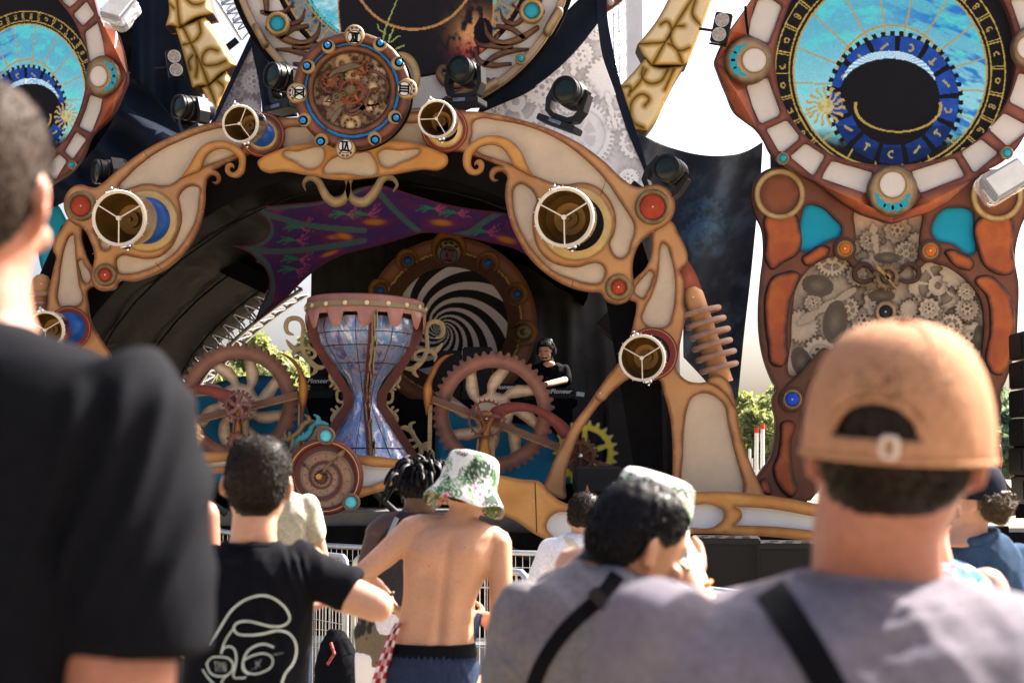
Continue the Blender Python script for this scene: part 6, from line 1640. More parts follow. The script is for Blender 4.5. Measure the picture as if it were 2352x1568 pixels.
def leaf_mat(name,c):
 m=mat(name,c,.6,mott=.5,ms=.8,grain=.3)
 nt=m.node_tree;N=nt.nodes;L=nt.links
 tl=N.new('ShaderNodeBsdfTranslucent');tl.inputs[0].default_value=(c[0]*2.2,c[1]*2.0,c[2]*1.2,1)
 mx=N.new('ShaderNodeMixShader');mx.inputs[0].default_value=.45
 L.new(N['Principled BSDF'].outputs[0],mx.inputs[1]);L.new(tl.outputs[0],mx.inputs[2]);L.new(mx.outputs[0],N['Material Output'].inputs[0])
 return m
ML1,ML2=leaf_mat('willow_leaf',(.15,.18,.095)),leaf_mat('far_leaf',(.10,.15,.12))  # leaf greens paled, distance haze put into the colour
M_BARK=mat('bark',(.07,.05,.035),.9,mott=.3)
def tree(name,label,x,y,h,w,m,n,size,seed,grp):
 t=thing(name,label,'tree',(x,y,0),grp)
 v,f=leafcloud(n,w,w*.8,h*.45,size,seed)
 mk('crown',v+np.array([x,y,h*.56]),f,m,t)
 tb=MB().tube([(x,y,0),(x+.02*h,y,h*.3),(x-.01*h,y,h*.7)],h*.022,8)
 for k in range(5):
  a=k*1.3;tb.tube([(x,y,h*(.2+.06*k)),(x+w*.5*math.cos(a),y+w*.4*math.sin(a),h*(.45+.06*k))],h*.009,5)
 tb.build('trunk',M_BARK,t)
 return t
for k,(px_,top,Y,w)in enumerate(((590,770,62,3.0),(640,742,70,3.6),(690,770,64,3.2),(540,800,60,2.6),(735,790,75,3.4))):
 x=float(P(px_,900,Y)[0]);h=float(P(px_,top,Y)[2])*1.02
 tree('far_tree',['green tree behind the stage, leftmost above the left cog wheel','tallest green tree seen between truss and hourglass','green tree just left of the hourglass cap','low green tree seen through the truss','green tree behind the hourglass scroll'][k],x,Y,h,w,ML1,9000,.20,10+k,'green trees behind the stage')
for k,(px_,top,Y,w)in enumerate(((1712,905,42,1.5),(1745,888,46,1.7),(1775,915,40,1.3))):
 x=float(P(px_,1000,Y)[0]);h=float(P(px_,top,Y)[2])
 tree('willow_bush',['willow bush against the arch foot, left of three','tallest willow bush between arch foot and right tower','willow bush half behind the right tower'][k],x,Y,h,w,ML1,8000,.10,30+k,'willow bushes beside the right tower')
for k,(px_,top,Y,w)in enumerate(((2285,905,215,9),(2330,890,225,10),(2375,900,220,9),(2250,930,230,9))):
 x=float(P(px_,1000,Y)[0]);h=float(P(px_,top,Y)[2])
 tree('bank_tree',['far bank tree behind the right tower edge','far bank tree across the lake beside the line array','far bank tree behind the line array','low far bank tree across the lake'][k],x,Y,h,w,ML2,6000,.6,50+k,'trees on the far bank of the lake')
mf=thing('mast_frame','white steel frame with red topped posts between arch foot and right tower','mast frame',tuple(P(1745,1130,22)))
M_WST=mat('white_steel',(.72,.73,.74),.4,mott=.08)
for px_,y0,y1,lamp in((1737,994,1180,1),(1751,985,1180,1),(1722,1030,1150,0),(1727,1052,1150,0)):
 tube('post',[P(px_,y1,22),P(px_+(.5 if lamp else 0),y0,22)],.030 if lamp else .020,M_WST,mf)
 if lamp:tube('red_lamp',[P(px_+.5,y0,22),P(px_+.5,y0-12,22)],.034,mat('red_lamp',(.55,.05,.03),.4),mf)
for y in(1080,1090,1108):tube('cross_bar',[P(1715,y,22),P(1762,y+4,22)],.024,M_WST,mf)
tag(drape('tower_drape','dark cloth hanging along the left side of the right tower',float(P(1762,0,15.2)[0]),15.2,float(P(1830,0,15.2)[0]),15.25,1.3,6.5,M_NAVY,.03,nx=40))
# ------------------------------------------------------------------ people
from mathutils.bvhtree import BVHTree
CAMV=Vector((0,0,CAM_Z))
def proj(v):
 v=np.asarray(v,float)
 dx,dy_,dz=v[...,0],v[...,1],v[...,2]-CAM_Z
 f_=dy_*CP+dz*SP;u_=-dy_*SP+dz*CP
 return 1176+F*dx/f_,784-F*u_/f_
def loft(sec,n=26,e=2.3,flat=False):
 V_,F_=[],[]
 cs=[np.array(s[0],float)for s in sec]
 for i,s in enumerate(sec):
  t=cs[min(i+1,len(cs)-1)]-cs[max(i-1,0)]
  t=t/(np.linalg.norm(t)+1e-9)
  if flat:t=np.array([0,0,1.0 if t[2]>0 else-1.0])
  a=np.array(s[3]if len(s)>3 else(1,0,0),float)
  a=a-t*np.dot(a,t)*.999
  a/=np.linalg.norm(a)+1e-9
  b=np.cross(t,a);b/=np.linalg.norm(b)+1e-9
  th=np.arange(n)*2*math.pi/n
  ct,st=np.cos(th),np.sin(th)
  V_.append(cs[i]+(np.sign(ct)*np.abs(ct)**(2/e)*s[1])[:,None]*a+(np.sign(st)*np.abs(st)**(2/e)*s[2])[:,None]*b)
 V_=np.concatenate(V_)
 m_=len(sec)
 for k in range(m_-1):
  for i in range(n):
   j=(i+1)%n
   F_.append((k*n+i,k*n+j,(k+1)*n+j,(k+1)*n+i))
 F_.append(tuple(range(n-1,-1,-1)));F_.append(tuple((m_-1)*n+i for i in range(n)))
 return V_,F_
def limb(pts,rs,n=18,k=5):
 p=[np.array(tuple(q),float)for q in pts]
 P_,R_=[],[]
 for i in range(len(p)-1):
  for j in range(k):
   t=j/k;P_.append(p[i]*(1-t)+p[i+1]*t);R_.append(rs[i]*(1-t)+rs[i+1]*t)
 P_.append(p[-1]);R_.append(rs[-1])
 d0=(P_[0]-P_[1])/np.linalg.norm(P_[0]-P_[1]);d1=(P_[-1]-P_[-2])/np.linalg.norm(P_[-1]-P_[-2])
 P_=[P_[0]+d0*R_[0]*.9,P_[0]+d0*R_[0]*.6]+P_+[P_[-1]+d1*R_[-1]*.6,P_[-1]+d1*R_[-1]*.9]
 R_=[R_[0]*.35,R_[0]*.78]+R_+[R_[-1]*.78,R_[-1]*.35]
 return tube(None,P_,R_,None,n=n)
def ell(c,r,M=None,n=18):
 V_,F_=[],[]
 m_=n//2
 for i in range(1,m_):
  ph=math.pi*i/m_
  for j in range(n):
   th=2*math.pi*j/n
   V_.append((math.sin(ph)*math.cos(th)*r[0],math.sin(ph)*math.sin(th)*r[1],math.cos(ph)*r[2]))
 V_=np.array(V_)
 for i in range(m_-2):
  for j in range(n):
   F_.append((i*n+j,(i+1)*n+j,(i+1)*n+(j+1)%n,i*n+(j+1)%n))
 F_.append(tuple(range(n)));F_.append(tuple((m_-2)*n+j for j in range(n-1,-1,-1)))
 if M is not None:
  V_=V_@np.array(M.to_3x3()).T
 return V_+np.array(tuple(c)),F_
def blob(name,pieces,voxel,m,parent,smooth=6,disp=None,colf=None,keep=None):
 mb_=MB()
 for v,f in pieces:mb_.add(v,f)
 vv=np.concatenate(mb_.v)
 me=bpy.data.meshes.new('fuse');me.from_pydata(vv.tolist(),[],mb_.f);me.update()
 bm=bmesh.new();bm.from_mesh(me);bmesh.ops.recalc_face_normals(bm,faces=bm.faces);bm.to_mesh(me);bm.free()
 o=bpy.data.objects.new('fuse',me);COL.objects.link(o)
 r_=o.modifiers.new('r','REMESH');r_.mode='VOXEL';r_.voxel_size=voxel;r_.use_smooth_shade=True
 s_=o.modifiers.new('s','SMOOTH');s_.iterations=smooth;s_.factor=.5
 dg=bpy.context.evaluated_depsgraph_get()
 ev=o.evaluated_get(dg)
 m2=bpy.data.meshes.new_from_object(ev)
 bpy.data.objects.remove(o);bpy.data.meshes.remove(me)
 n=len(m2 .vertices)
 co=np.empty(n*3);m2 .vertices.foreach_get('co',co);co=co.reshape(-1,3)
 no=np.empty(n*3);m2 .vertices.foreach_get('normal',no);no=no.reshape(-1,3)
 if disp is not None:
  co=co+no*disp(co,no)[:,None]
 faces=[tuple(p.vertices)for p in m2 .polygons]
 bpy.data.meshes.remove(m2)
 if keep is not None:
  ok=keep(co)
  faces=[f for f in faces if all(ok[i]for i in f)]
 col=colf(co,no)if colf is not None else None
 return mk(name,co,faces,m,parent,smooth=True,col=col),co,no,faces
HEAD=[(.119,.016,.012,-.022),(.114,.040,.040,-.050),(.100,.058,.066,-.076),(.080,.069,.083,-.092),(.055,.0745,.092,-.100),(.030,.0765,.095,-.103),(.005,.0755,.093,-.101),(-.020,.073,.0915,-.093),(-.045,.069,.091,-.078),(-.068,.062,.089,-.055),(-.088,.052,.086,-.028),(-.105,.039,.081,.0),(-.116,.024,.075,.022)]
def head_pieces(Mh,s=1.0,nose=1.0,ears=True):
 sec=[(((0,(f+b)/2,z)),w,(f-b)/2)for z,w,f,b in HEAD]
 V_,F_=[],[]
 out=[loft([((c[0],c[1],c[2]),w,d,(1,0,0))for c,w,d in sec][::-1],30,2.15,True)]
 out.append(limb([(0,.086,.022),(0,.100,-.006),(0,.112,-.024)],[.006,.009,.0125*nose],10))
 out.append(ell((0,.098,-.030),(.019,.014,.010),n=12))
 out.append(limb([(-.045,.078,.032),(-.018,.088,.030),(.018,.088,.030),(.045,.078,.032)],[.007,.009,.009,.007],8))
 out.append(ell((0,.086,-.058),(.026,.016,.007),n=12));out.append(ell((0,.085,-.069),(.022,.015,.008),n=12))
 out.append(ell((0,.078,-.098),(.024,.018,.016),n=12))
 for sx in(-1,1):
  out.append(ell((sx*.046,.070,-.022),(.026,.022,.02),n=12))
  if ears:
   Me=Matrix.Rotation(sx*.45,4,'Z')@Matrix.Rotation(-.15,4,'X')
   out.append(ell((sx*.083,-.014,-.006),(.0065,.019,.033),Me,14))
   out.append(ell((sx*.078,-.004,-.028),(.008,.010,.012),None,10))
 A=np.array(Mh.to_3x3())*s;t=np.array(Mh.translation)
 return[(v@A.T+t,f)for v,f in out]
def hmat(c,yaw=0,pitch=0,roll=0):
 return Matrix.Translation(Vector(tuple(c)))@Matrix.Rotation(yaw,4,'Z')@Matrix.Rotation(pitch,4,'X')@Matrix.Rotation(roll,4,'Y')
def hair_mask(kind,nape=0.0):
 def back(l):
  x,y,z=l[:,0],l[:,1],l[:,2]
  low=np.interp(y,[-.11,-.06,-.035,-.01,.02,.045,.065,.10],[-.062-nape,-.062-nape,-.045-nape,.022,.012,.030,.066,.080])
  return np.where((np.abs(x)>.0785)&(z<.035),-1,z-low)
 def beard(l):
  x,y,z=l[:,0],l[:,1],l[:,2]
  a=np.minimum(-.074-z,y-.02)+0
  must=np.minimum(.010-np.abs(z+.050),np.minimum(.034-np.abs(x),y-.07))*1.5
  side=np.minimum(np.minimum(y-.0,.045-y),np.minimum(-z-.0,np.abs(x)-.05))
  lips=np.maximum(np.abs(z+.063)-.009,np.abs(x)-.020)
  return np.minimum(np.maximum(np.maximum(a,must),side),np.where(y>.06,lips,1))
 return back if kind=='back' else beard
def hair(name,co,no,faces,Mh,s,mask,thick,m,parent,strands=4000,slen=.012,swid=.0011,droop=.5,seed=1,lump=.0,lfreq=40,curl=0.0,ramp=.02,outw=.8,rnd=.35):
 inv=np.array(Mh.inverted())
 loc=((np.c_[co,np.ones(len(co))]@inv.T)[:,:3])/s
 near=(np.abs(loc)<.16).all(1)
 d=np.where(near,mask(loc),-1)
 ok=d>0
 fs=[f for f in faces if sum(ok[i]for i in f)>=3]
 used=sorted({i for f in fs for i in f});mp={v:i for i,v in enumerate(used)}
 u=np.array(used)
 t=thick*np.clip(d[u]/ramp,0,1)**.7
 if lump:
  q=loc[u]
  t=t*(1+lump*(2*fbm(q[:,0]*lfreq+3*q[:,1]*lfreq,q[:,2]*lfreq+q[:,1]*lfreq*.7,3,seed)-1))
 base=co[u]+no[u]*(t+.0008)[:,None]
 V_=[base];F_=[tuple(mp[i]for i in f)for f in fs]
 k0=len(base)
 rr=np.random.default_rng(seed)
 idx=rr.choice(len(u),strands,p=np.clip(d[u],.002,.03)/np.clip(d[u],.002,.03).sum())
 p0=base[idx]+rr.normal(size=(strands,3))*.0012
 n_=no[u][idx]
 dn=np.array([0,0,-1.0])*droop+rr.normal(size=(strands,3))*rnd
 R3=np.array(Mh.to_3x3())
 dirn=n_*outw+dn
 dirn/=np.linalg.norm(dirn,axis=1)[:,None]
 L_=slen*s*rr.uniform(.5,1.2,strands)*np.clip(d[u][idx]/.03,.25,1)
 side=np.cross(dirn,rr.normal(size=(strands,3)));side/=np.linalg.norm(side,axis=1)[:,None]
 mid=p0+dirn*(L_*.55)[:,None]
 d2=dirn+np.array([0,0,-1.0])*droop*.9-n_*.35+side*curl
 d2/=np.linalg.norm(d2,axis=1)[:,None]
 tip=mid+d2*(L_*.6)[:,None]
 w=swid*s
 vv=np.stack([p0-side*w,p0+side*w,mid+side*w*.8,mid-side*w*.8,tip],1).reshape(-1,3)
 V_.append(vv)
 a=k0+np.arange(strands)*5
 F_+=[(i,i+1,i+2,i+3)for i in a]+[(i+3,i+2,i+4)for i in a]
 return mk(name,np.concatenate(V_),F_,m,parent,smooth=True)
def hand_pieces(wrist,dirv,palmn,s=1.0,curl=.5,side=1,spread=.12,thumb=.8):
 w=np.array(tuple(wrist),float);d=np.array(dirv,float);d/=np.linalg.norm(d)
 n_=np.array(palmn,float);n_-=d*np.dot(n_,d);n_/=np.linalg.norm(n_)
 x=np.cross(d,n_)*side
 out=[loft([(w-d*.01,.026*s,.018*s,x),(w+d*.02*s,.031*s,.017*s,x),(w+d*.06*s,.040*s,.0155*s,x),(w+d*.092*s,.040*s,.013*s,x),(w+d*.102*s,.034*s,.010*s,x)],16)]
 for k,(off,L_)in enumerate(((.031,.070),(.0105,.080),(-.0105,.075),(-.031,.060))):
  b=w+d*.090*s+x*off*s
  a=0;p=[b];fd=d+x*(off*spread*20)*.12
  fd/=np.linalg.norm(fd)
  for j,q in enumerate((.42,.33,.25)):
   a+=curl*(.7,1.0,.8)[j]*(1+.12*k)
   p.append(p[-1]+(fd*math.cos(a)+n_*math.sin(a))*L_*q*s)
  out.append(limb(p,[.0095*s,.0088*s,.0078*s,.0066*s],10,3))
 b=w+d*.028*s+x*.030*s
 td=d*(1-.4*thumb)+x*thumb+n_*.35;td/=np.linalg.norm(td)
 out.append(limb([b,b+td*.036*s,b+td*.036*s+(td+d*.6)/np.linalg.norm(td+d*.6)*.030*s,b+td*.036*s+(td*.7+d+n_*.2)/np.linalg.norm(td*.7+d+n_*.2)*.052*s],[.0145*s,.0115*s,.010*s,.0075*s],10,3))
 return out
def torso(rows,Y,depth,yaw=0.0,lean=None,bottom=None,e=2.4):
 sec=[]
 for i,(py,xl,xr)in enumerate(rows):
  yy=Y+(lean[i]if lean is not None else 0)
  a,b=P(xl,py,yy),P(xr,py,yy)
  dp=depth[i]if hasattr(depth,'__len__')else depth
  sec.append(((a+b)/2,np.linalg.norm(b-a)/2,dp,(math.cos(yaw),math.sin(yaw),0)))
 if bottom:sec+=bottom
 return loft(sec[::-1],34,e,True)
def legs(cx,Y,zhip,r0=.095,sep=.10):
 out=[]
 for sx in(-1,1):
  x=cx+sx*sep
  out.append(limb([(x,Y,zhip),(x+sx*.02,Y+.02,zhip*.53),(x+sx*.03,Y-.01,.09)],[r0,r0*.66,r0*.46],16))
  out.append(limb([(x+sx*.03,Y-.03,.05),(x+sx*.05,Y+.17,.04)],[.048,.042],12))
 return out
def folds(scale=22,amp=.006,dirx=.35,seed=3,ripple=0):
 def f(co,no):
  x,y,z=co[:,0],co[:,1],co[:,2]
  a=x+y*.6
  n1=fbm((a+dirx*z)*scale*.5+2*fbm(a*4,z*4,2,seed),z*scale*.16,3,seed)
  r1=1-np.abs(2*n1-1)
  n2=fbm((a-dirx*1.6*z)*scale*.42,z*scale*.2+7,3,seed+5)
  r2=1-np.abs(2*n2-1)
  return amp*(r1**2.2*1.3+r2**2.2-.9)
 return f
def surf(o):
 me=o.data;off=wl(o)
 return BVHTree.FromPolygons([v.co+off for v in me.vertices],[p.vertices for p in me.polygons])
def cast(bv,px,py,lift):
 d=(V(px,py,2.0)-CAMV).normalized()
 h=bv.ray_cast(CAMV,d)
 if h[0]is None:return None
 return np.array(h[0]-d*lift)
def ribbon(name,bv,path,hw,m,parent,lift=.006,th=.004,step=6,extra0=None,extra1=None):
 p=smooth_loop(path,step,closed=False)
 t=np.gradient(p,axis=0);t/=np.linalg.norm(t,axis=1)[:,None];n_=np.stack([-t[:,1],t[:,0]],1)
 rows=[]
 for i in range(len(p)):
  r=[cast(bv,*(p[i]+n_[i]*hw*q),lift)for q in(-1,-.5,0,.5,1)]
  if any(q is None for q in r):continue
  rows.append(r)
 if len(rows)<2:return None
 A=np.array(rows);k=len(A)
 for _ in range(3):
  A[1:-1]=(A[:-2]+2*A[1:-1]+A[2:])/4
 toc=A-np.array(CAMV);toc/=np.linalg.norm(toc,axis=-1)[...,None]
 B=A+toc*(th+lift*.8)
 VV=np.concatenate([A.reshape(-1,3),B.reshape(-1,3)]);q=5*k
 FF=[]
 for i in range(k-1):
  for j in range(4):
   a=i*5+j
   FF+=[(a,a+1,a+6,a+5)]
  FF+=[(i*5,i*5+5,q+i*5+5,q+i*5),(i*5+4,q+i*5+4,q+i*5+9,i*5+9)]
 return mk(name,VV,FF,m,parent,smooth=False)
def skin(name,c,rough=.5,k=.12):
 return mat(name,c,rough,mott=.08,ms=14,grain=.04,sss=k,bump=.08,bs=260,spec=.35)
SK_FAIR,SK_TAN,SK_WARM,SK_DARK,SK_PINK=skin('fair_skin',(.46,.25,.17),.5,.3),mat('tanned_skin',(.43,.232,.14),.5,mott=.13,ms=7,grain=.06,sss=.12,bump=.1,bs=220,spec=.35),skin('warm_skin',(.23,.105,.055)),skin('dark_skin',(.06,.032,.024),.4,.05),mat('flushed_skin',(.32,.135,.09),.5,mott=.16,ms=9,grain=.08,sss=.4,bump=.15,bs=200,spec=.3)
H_BLACK=mat('black_hair',(.0035,.0032,.0045),.45,mott=.2,spec=.13);H_BROWN=mat('brown_hair',(.014,.009,.0065),.5,mott=.3,spec=.15);H_GREYB=mat('grey_brown_hair',(.034,.024,.019),.6,mott=.3,spec=.05)
H_BLOND=mat('blond_hair',(.35,.21,.10),.5,mott=.3);H_CURL=mat('light_brown_hair',(.10,.068,.04),.5,mott=.3)
def cloth(name,c,rough=.85,bump=.25,mott=.1):return mat(name,c,rough,mott=mott,ms=9,grain=.14,bump=bump,bs=420,sheen=.0,spec=.05)
C_BLACK,C_GREY,C_LILAC=cloth('black_cotton',(.0042,.0046,.0068)),cloth('grey_marl_cotton',(.135,.128,.140),mott=.18),cloth('lilac_grey_cotton',(.145,.130,.155),mott=.14)
C_KHAKI,C_WHITE,C_NAVYS,C_TANK,C_STRAP=cloth('khaki_cotton',(.36,.34,.26)),cloth('white_cotton',(.72,.70,.73)),cloth('navy_jersey',(.020,.030,.060)),cloth('charcoal_cotton',(.035,.032,.037)),mat('black_webbing',(.0035,.0035,.005),.75,mott=.1,bump=.3,bs=600,spec=.05)
def person(label,px,py,Y):
 x=float(P(px,py,Y)[0])
 return thing('person',label,'person',(x,Y,0),'people watching the stage')
def simple_head(t,pieces,hc,Mh,sk,hairm,voxel=.006,s=1.0,hairk=None,disp=None,name='body',smooth=5):
 o,co,no,fs=blob(name,pieces+head_pieces(Mh,s),voxel,sk,t,smooth=smooth,disp=disp)
 if hairm is not None:
  k=dict(thick=.006,strands=3500,slen=.010)
  k.update(hairk or{})
  hair('hair',co,no,fs,Mh,s,(lambda l,f_=hair_mask('back',k.pop('nape',0)),z_=k.pop('zmax',9):np.minimum(f_(l),z_-l[:,2])),k.pop('thick'),hairm,t,**k)
 return o,co,no,fs
# ---- tall man in black, nearest on the left
Y=1.5
p1=person('tall man in a black t-shirt with short hair, nearest at the left edge',60,1000,Y)
hc=P(-78,455,Y);Mh=hmat(hc,R(2),R(-4),R(3))
sh_l,sh_r=P(-420,930,Y+.02),P(235,985,Y)
body=[loft([(P(-70,1000,Y),.14,.085),(P(-75,840,Y+.01),.10,.075),(P(-70,740,Y+.01),.066,.064),(P(-66,640,Y+.01),.058,.060),(P(-62,560,Y+.01),.055,.06)],24),limb([sh_r,P(285,1240,Y-.01),P(275,1560,Y-.02),P(262,1690,Y)],[.050,.056,.057,.05]),limb([P(262,1690,Y),P(230,1950,Y+.14),P(190,2100,Y+.26)],[.050,.042,.03]),limb([sh_l,P(-480,1500,Y),P(-440,2000,Y+.1)],[.06,.055,.035])]+hand_pieces(P(190,2100,Y+.26),(-.2,.4,-.6),(0,-1,-.3),1.0,.5,1)+hand_pieces(P(-440,2000,Y+.1),(.2,.4,-.6),(0,-1,-.3),1.0,.5,-1)+legs(float(P(-60,0,Y)[0]),Y,1.02)
simple_head(p1,body,hc,Mh,SK_PINK,H_GREYB,.007,1.04,dict(thick=.004,strands=6000,slen=.006,swid=.0008,droop=.9,outw=.15,seed=4,nape=.015,rnd=.2))
def f1(co,no):
 px,py=proj(co)
 q=(px-250)*.93+(py-1050)*.34
 w=sstep(820,930,py)*sstep(1480,1250,py)
 f_=np.zeros(len(co))
 for c_,s_,a_ in((-22,20,.011),(62,18,.009),(205,20,.011),(-120,24,.008),(130,16,.004),(300,26,.006)):
  f_+=0.9*a_*np.exp(-((q-c_-22*np.sin((py-900)/160))/s_)**2)
 return f_*w+folds(16,.003,.3,9)(co,no)
shirt1=[torso([(748,-190,48),(772,-240,110),(790,-300,170),(815,-360,236),(843,-420,300),(878,-470,345),(915,-500,372),(1000,-520,385),(1200,-500,250),(1568,-480,200),(2000,-460,180)],Y,[.06,.075,.085,.095,.105,.11,.115,.12,.12,.12,.12]),loft([(P(215,870,Y),.075,.080),(P(268,960,Y),.082,.088),(P(292,1150,Y),.083,.088),(P(303,1350,Y),.085,.088),(P(306,1420,Y),.085,.086,(1,0,.08)),(P(300,1470,Y),.086,.084,(1,0,.26)),(P(298,1490,Y),.082,.080,(1,0,.28))],26,2.2)]
blob('tshirt',shirt1,.008,C_BLACK,p1,5,f1)
blob('trousers',legs(float(P(-60,0,Y)[0]),Y,1.02,.105)+[loft([((float(P(-60,0,Y)[0]),Y,.85),.17,.12),((float(P(-60,0,Y)[0]),Y,1.10),.165,.115)],24)],.014,C_NAVYS,p1,4)
# ---- man in tan cap and lilac grey shirt, nearest on the right
Y=1.56
p9=person('man in a tan baseball cap and lilac grey t-shirt with a black strap',2040,1500,Y)
hc=P(2064,1003,Y);Mh=hmat(P(2058,1034,Y),R(-16),R(2),R(4));Mcap=hmat(hc,R(-20),R(2),R(4))
cx9=float(P(2030,0,Y)[0])
body=[loft([(P(2020,1500,Y+.03),.14,.065),(P(2018,1400,Y+.045),.10,.055),(P(2014,1345,Y+.045),.076,.056),(P(2014,1290,Y+.035),.071,.062),(P(2014,1230,Y+.02),.070,.066),(P(2020,1140,Y+.012),.068,.066),(P(2035,1050,Y+.01),.066,.066)],24,2.2,True),limb([P(1500,1500,Y),P(1440,1900,Y),P(1490,2350,Y+.1)],[.06,.048,.032]),limb([P(2560,1560,Y),P(2620,1950,Y),P(2560,2400,Y+.1)],[.06,.048,.032])]+hand_pieces(P(1490,2350,Y+.1),(.1,.5,-.6),(0,-1,-.3),1.0,.5,-1)+hand_pieces(P(2560,2400,Y+.1),(-.1,.5,-.6),(0,-1,-.3),1.0,.5,1)+legs(cx9,Y,.92)
o9,co9,no9,fs9=simple_head(p9,body,hc,Mh,SK_PINK,H_BROWN,.006,1.04,dict(thick=.004,strands=7000,slen=.008,swid=.0009,seed=6,outw=.3,nape=.006))
shirt9=[torso([(1322,1850,2190),(1338,1800,2225),(1352,1730,2270),(1368,1660,2330),(1395,1580,2420),(1430,1500,2500),(1480,1440,2560),(1568,1415,2600),(1800,1450,2570),(2200,1500,2520)],Y,[.055,.068,.08,.09,.10,.11,.12,.125,.12,.12],lean=[.055,.052,.047,.04,.03,.02,.01,0,0,0]),limb([P(1520,1480,Y),P(1450,1800,Y)],[.07,.065]),limb([P(2500,1540,Y),P(2600,1850,Y)],[.07,.065])]
def f9(co,no):
 px,py=proj(co)
 q=(py-1440)+(px-2060)*.26
 r_=.004*np.exp(-((q-10)/13)**2)*np.exp(-((px-2050)/110)**2)+.005*np.exp(-((q+22)/12)**2)*np.exp(-((px-2090)/90)**2)-.003*np.exp(-((q-55)/30)**2)*np.exp(-((px-2100)/150)**2)
 return r_*1.5+folds(14,.009,.4,12)(co,no)
s9,*_=blob('tshirt',shirt9,.007,C_LILAC,p9,5,f9,keep=None)
blob('shirt_collar',[tube(None,[P(2016+178*math.cos(a),1330+8*math.sin(a)+5*math.cos(a),Y+.05-.062*math.sin(a))for a in np.linspace(0,2*math.pi,40)],.009,None,n=10)],.004,C_LILAC,p9,3)
ribbon('bag_strap',surf(s9),[(1766,1350),(1800,1400),(1845,1470),(1901,1568),(1960,1680),(2020,1800)],38,C_STRAP,p9,.004,.003)
blob('trousers',legs(cx9,Y,.92,.105)+[loft([((cx9,Y,.78),.17,.12),((cx9,Y,1.02),.17,.12)],24)],.014,C_NAVYS,p9,4)
M_CAP=cloth('tan_twill',(.36,.185,.105),.8,.3)
cap=bpy.data.objects.new('cap',None);COL.objects.link(cap);cap.parent=p9;WL[cap.name]=Vector(tuple(hc));cap.location=Vector(tuple(hc))-wl(p9)
nt_,nz_=120,34
vv=[];ok=[]
for j in range(nz_+1):
 t=j/nz_
 for i in range(nt_):
  a=2*math.pi*i/nt_
  ph=t*math.pi/2*.99
  zz=-.020+.143*math.sin(ph)**.95
  rr_=math.cos(ph)**.67
  seam=1-.012*math.exp(-((((a+math.pi/6)%(math.pi/3))-math.pi/6)/.03)**2)*(1-t)
  l=Vector((.1005*rr_*math.sin(a)*seam,(.113*rr_*math.cos(a)-.004)*seam,zz+.004*math.cos(a)))
  vv.append(np.array(Mcap@l))
  da=abs(((a-math.pi-R(9)+math.pi)%(2*math.pi))-math.pi)
  ok.append(not(math.hypot(da/.47,max(0,(zz-.006))/.036)<1 and zz>.003))
ff=[]
for j in range(nz_):
 for i in range(nt_):
  q=(j*nt_+i,j*nt_+(i+1)%nt_,(j+1)*nt_+(i+1)%nt_,(j+1)*nt_+i)
  if all(ok[k]for k in q):ff.append(q)
co_=mk('crown',vv,ff,M_CAP,cap,smooth=True)
sm_=co_.modifiers.new('thickness','SOLIDIFY');sm_.thickness=.003
ap=[Mcap@Vector((.103*math.sin(a),.116*math.cos(a)-.004,-.020+.004*math.cos(a)))for a in np.linspace(0,2*math.pi,60)]
tube('sweat_band',ap,.0035,M_CAP,cap,n=6)
ar=[]
for th in np.linspace(0,math.pi,26):
 a=math.pi+R(9)+.47*math.cos(th);zz=.006+.036*math.sin(th)
 ph=math.asin(min(1,((zz+.020)/.143)**(1/.95)));rr_=math.cos(ph)**.67
 ar.append(Mcap@Vector((.102*rr_*math.sin(a),.1145*rr_*math.cos(a)-.004,zz+.004*math.cos(a))))
tube('opening_hem',ar,.0035,M_CAP,cap,n=6)
Mb=Mcap@Matrix.Rotation(R(-9),4,'Z')@Matrix.Translation((.020,-.1185,-.010))
lp_=[Mb@Vector((.0075*math.copysign(abs(math.cos(a))**.5,math.cos(a)),0,.0100*math.copysign(abs(math.sin(a))**.5,math.sin(a))))for a in np.linspace(0,2*math.pi,28)]
tube('strap_buckle',lp_,.0034,mat('pale_buckle',(.52,.42,.36),.4),cap,n=8)
lathe('cap_button',[(.001,.006),(.006,.005),(.008,0)],Mcap@Vector((0,-.004,.124)),Mcap.to_3x3()@Vector((0,0,1)),M_CAP,cap,n=14)
for k in range(6):
 a=math.pi/6+k*math.pi/3
 sp_=[]
 for t_ in np.linspace(.42 if k in(2,3)else .02,.97,18):
  ph=t_*math.pi/2;rr_=math.cos(ph)**.67
  sp_.append(Mcap@Vector((.1012*rr_*math.sin(a),.1135*rr_*math.cos(a)-.004,-.020+.1435*math.sin(ph)**.95)))
 tube('panel_seam',sp_,.0013,M_CAP,cap,n=5)
 e_=Mcap@Vector((.1005*.72*math.sin(a+.52),.113*.72*math.cos(a+.52)-.004,.078))
 tube('eyelet',[e_+(e_-Mcap.translation).normalized()*.002+Vector((.004*math.cos(q),0,.004*math.sin(q)))for q in np.linspace(0,2*math.pi,10)],.0012,M_CAP,cap,n=4)
bv_=[]
for k in range(3):
 for i in range(21):
  a=-1.0+2.0*i/20
  bv_.append(np.array(Mcap@Vector(((.10+.0*k)*math.sin(a),.105*math.cos(a)+.035*k*math.cos(a*.8),-.018-.012*k*k*.5-.012*(a**2)*k*.5))))
mk('peak',bv_,[(k*21+i,k*21+i+1,(k+1)*21+i+1,(k+1)*21+i)for k in range(2)for i in range(20)],M_CAP,cap,smooth=True)
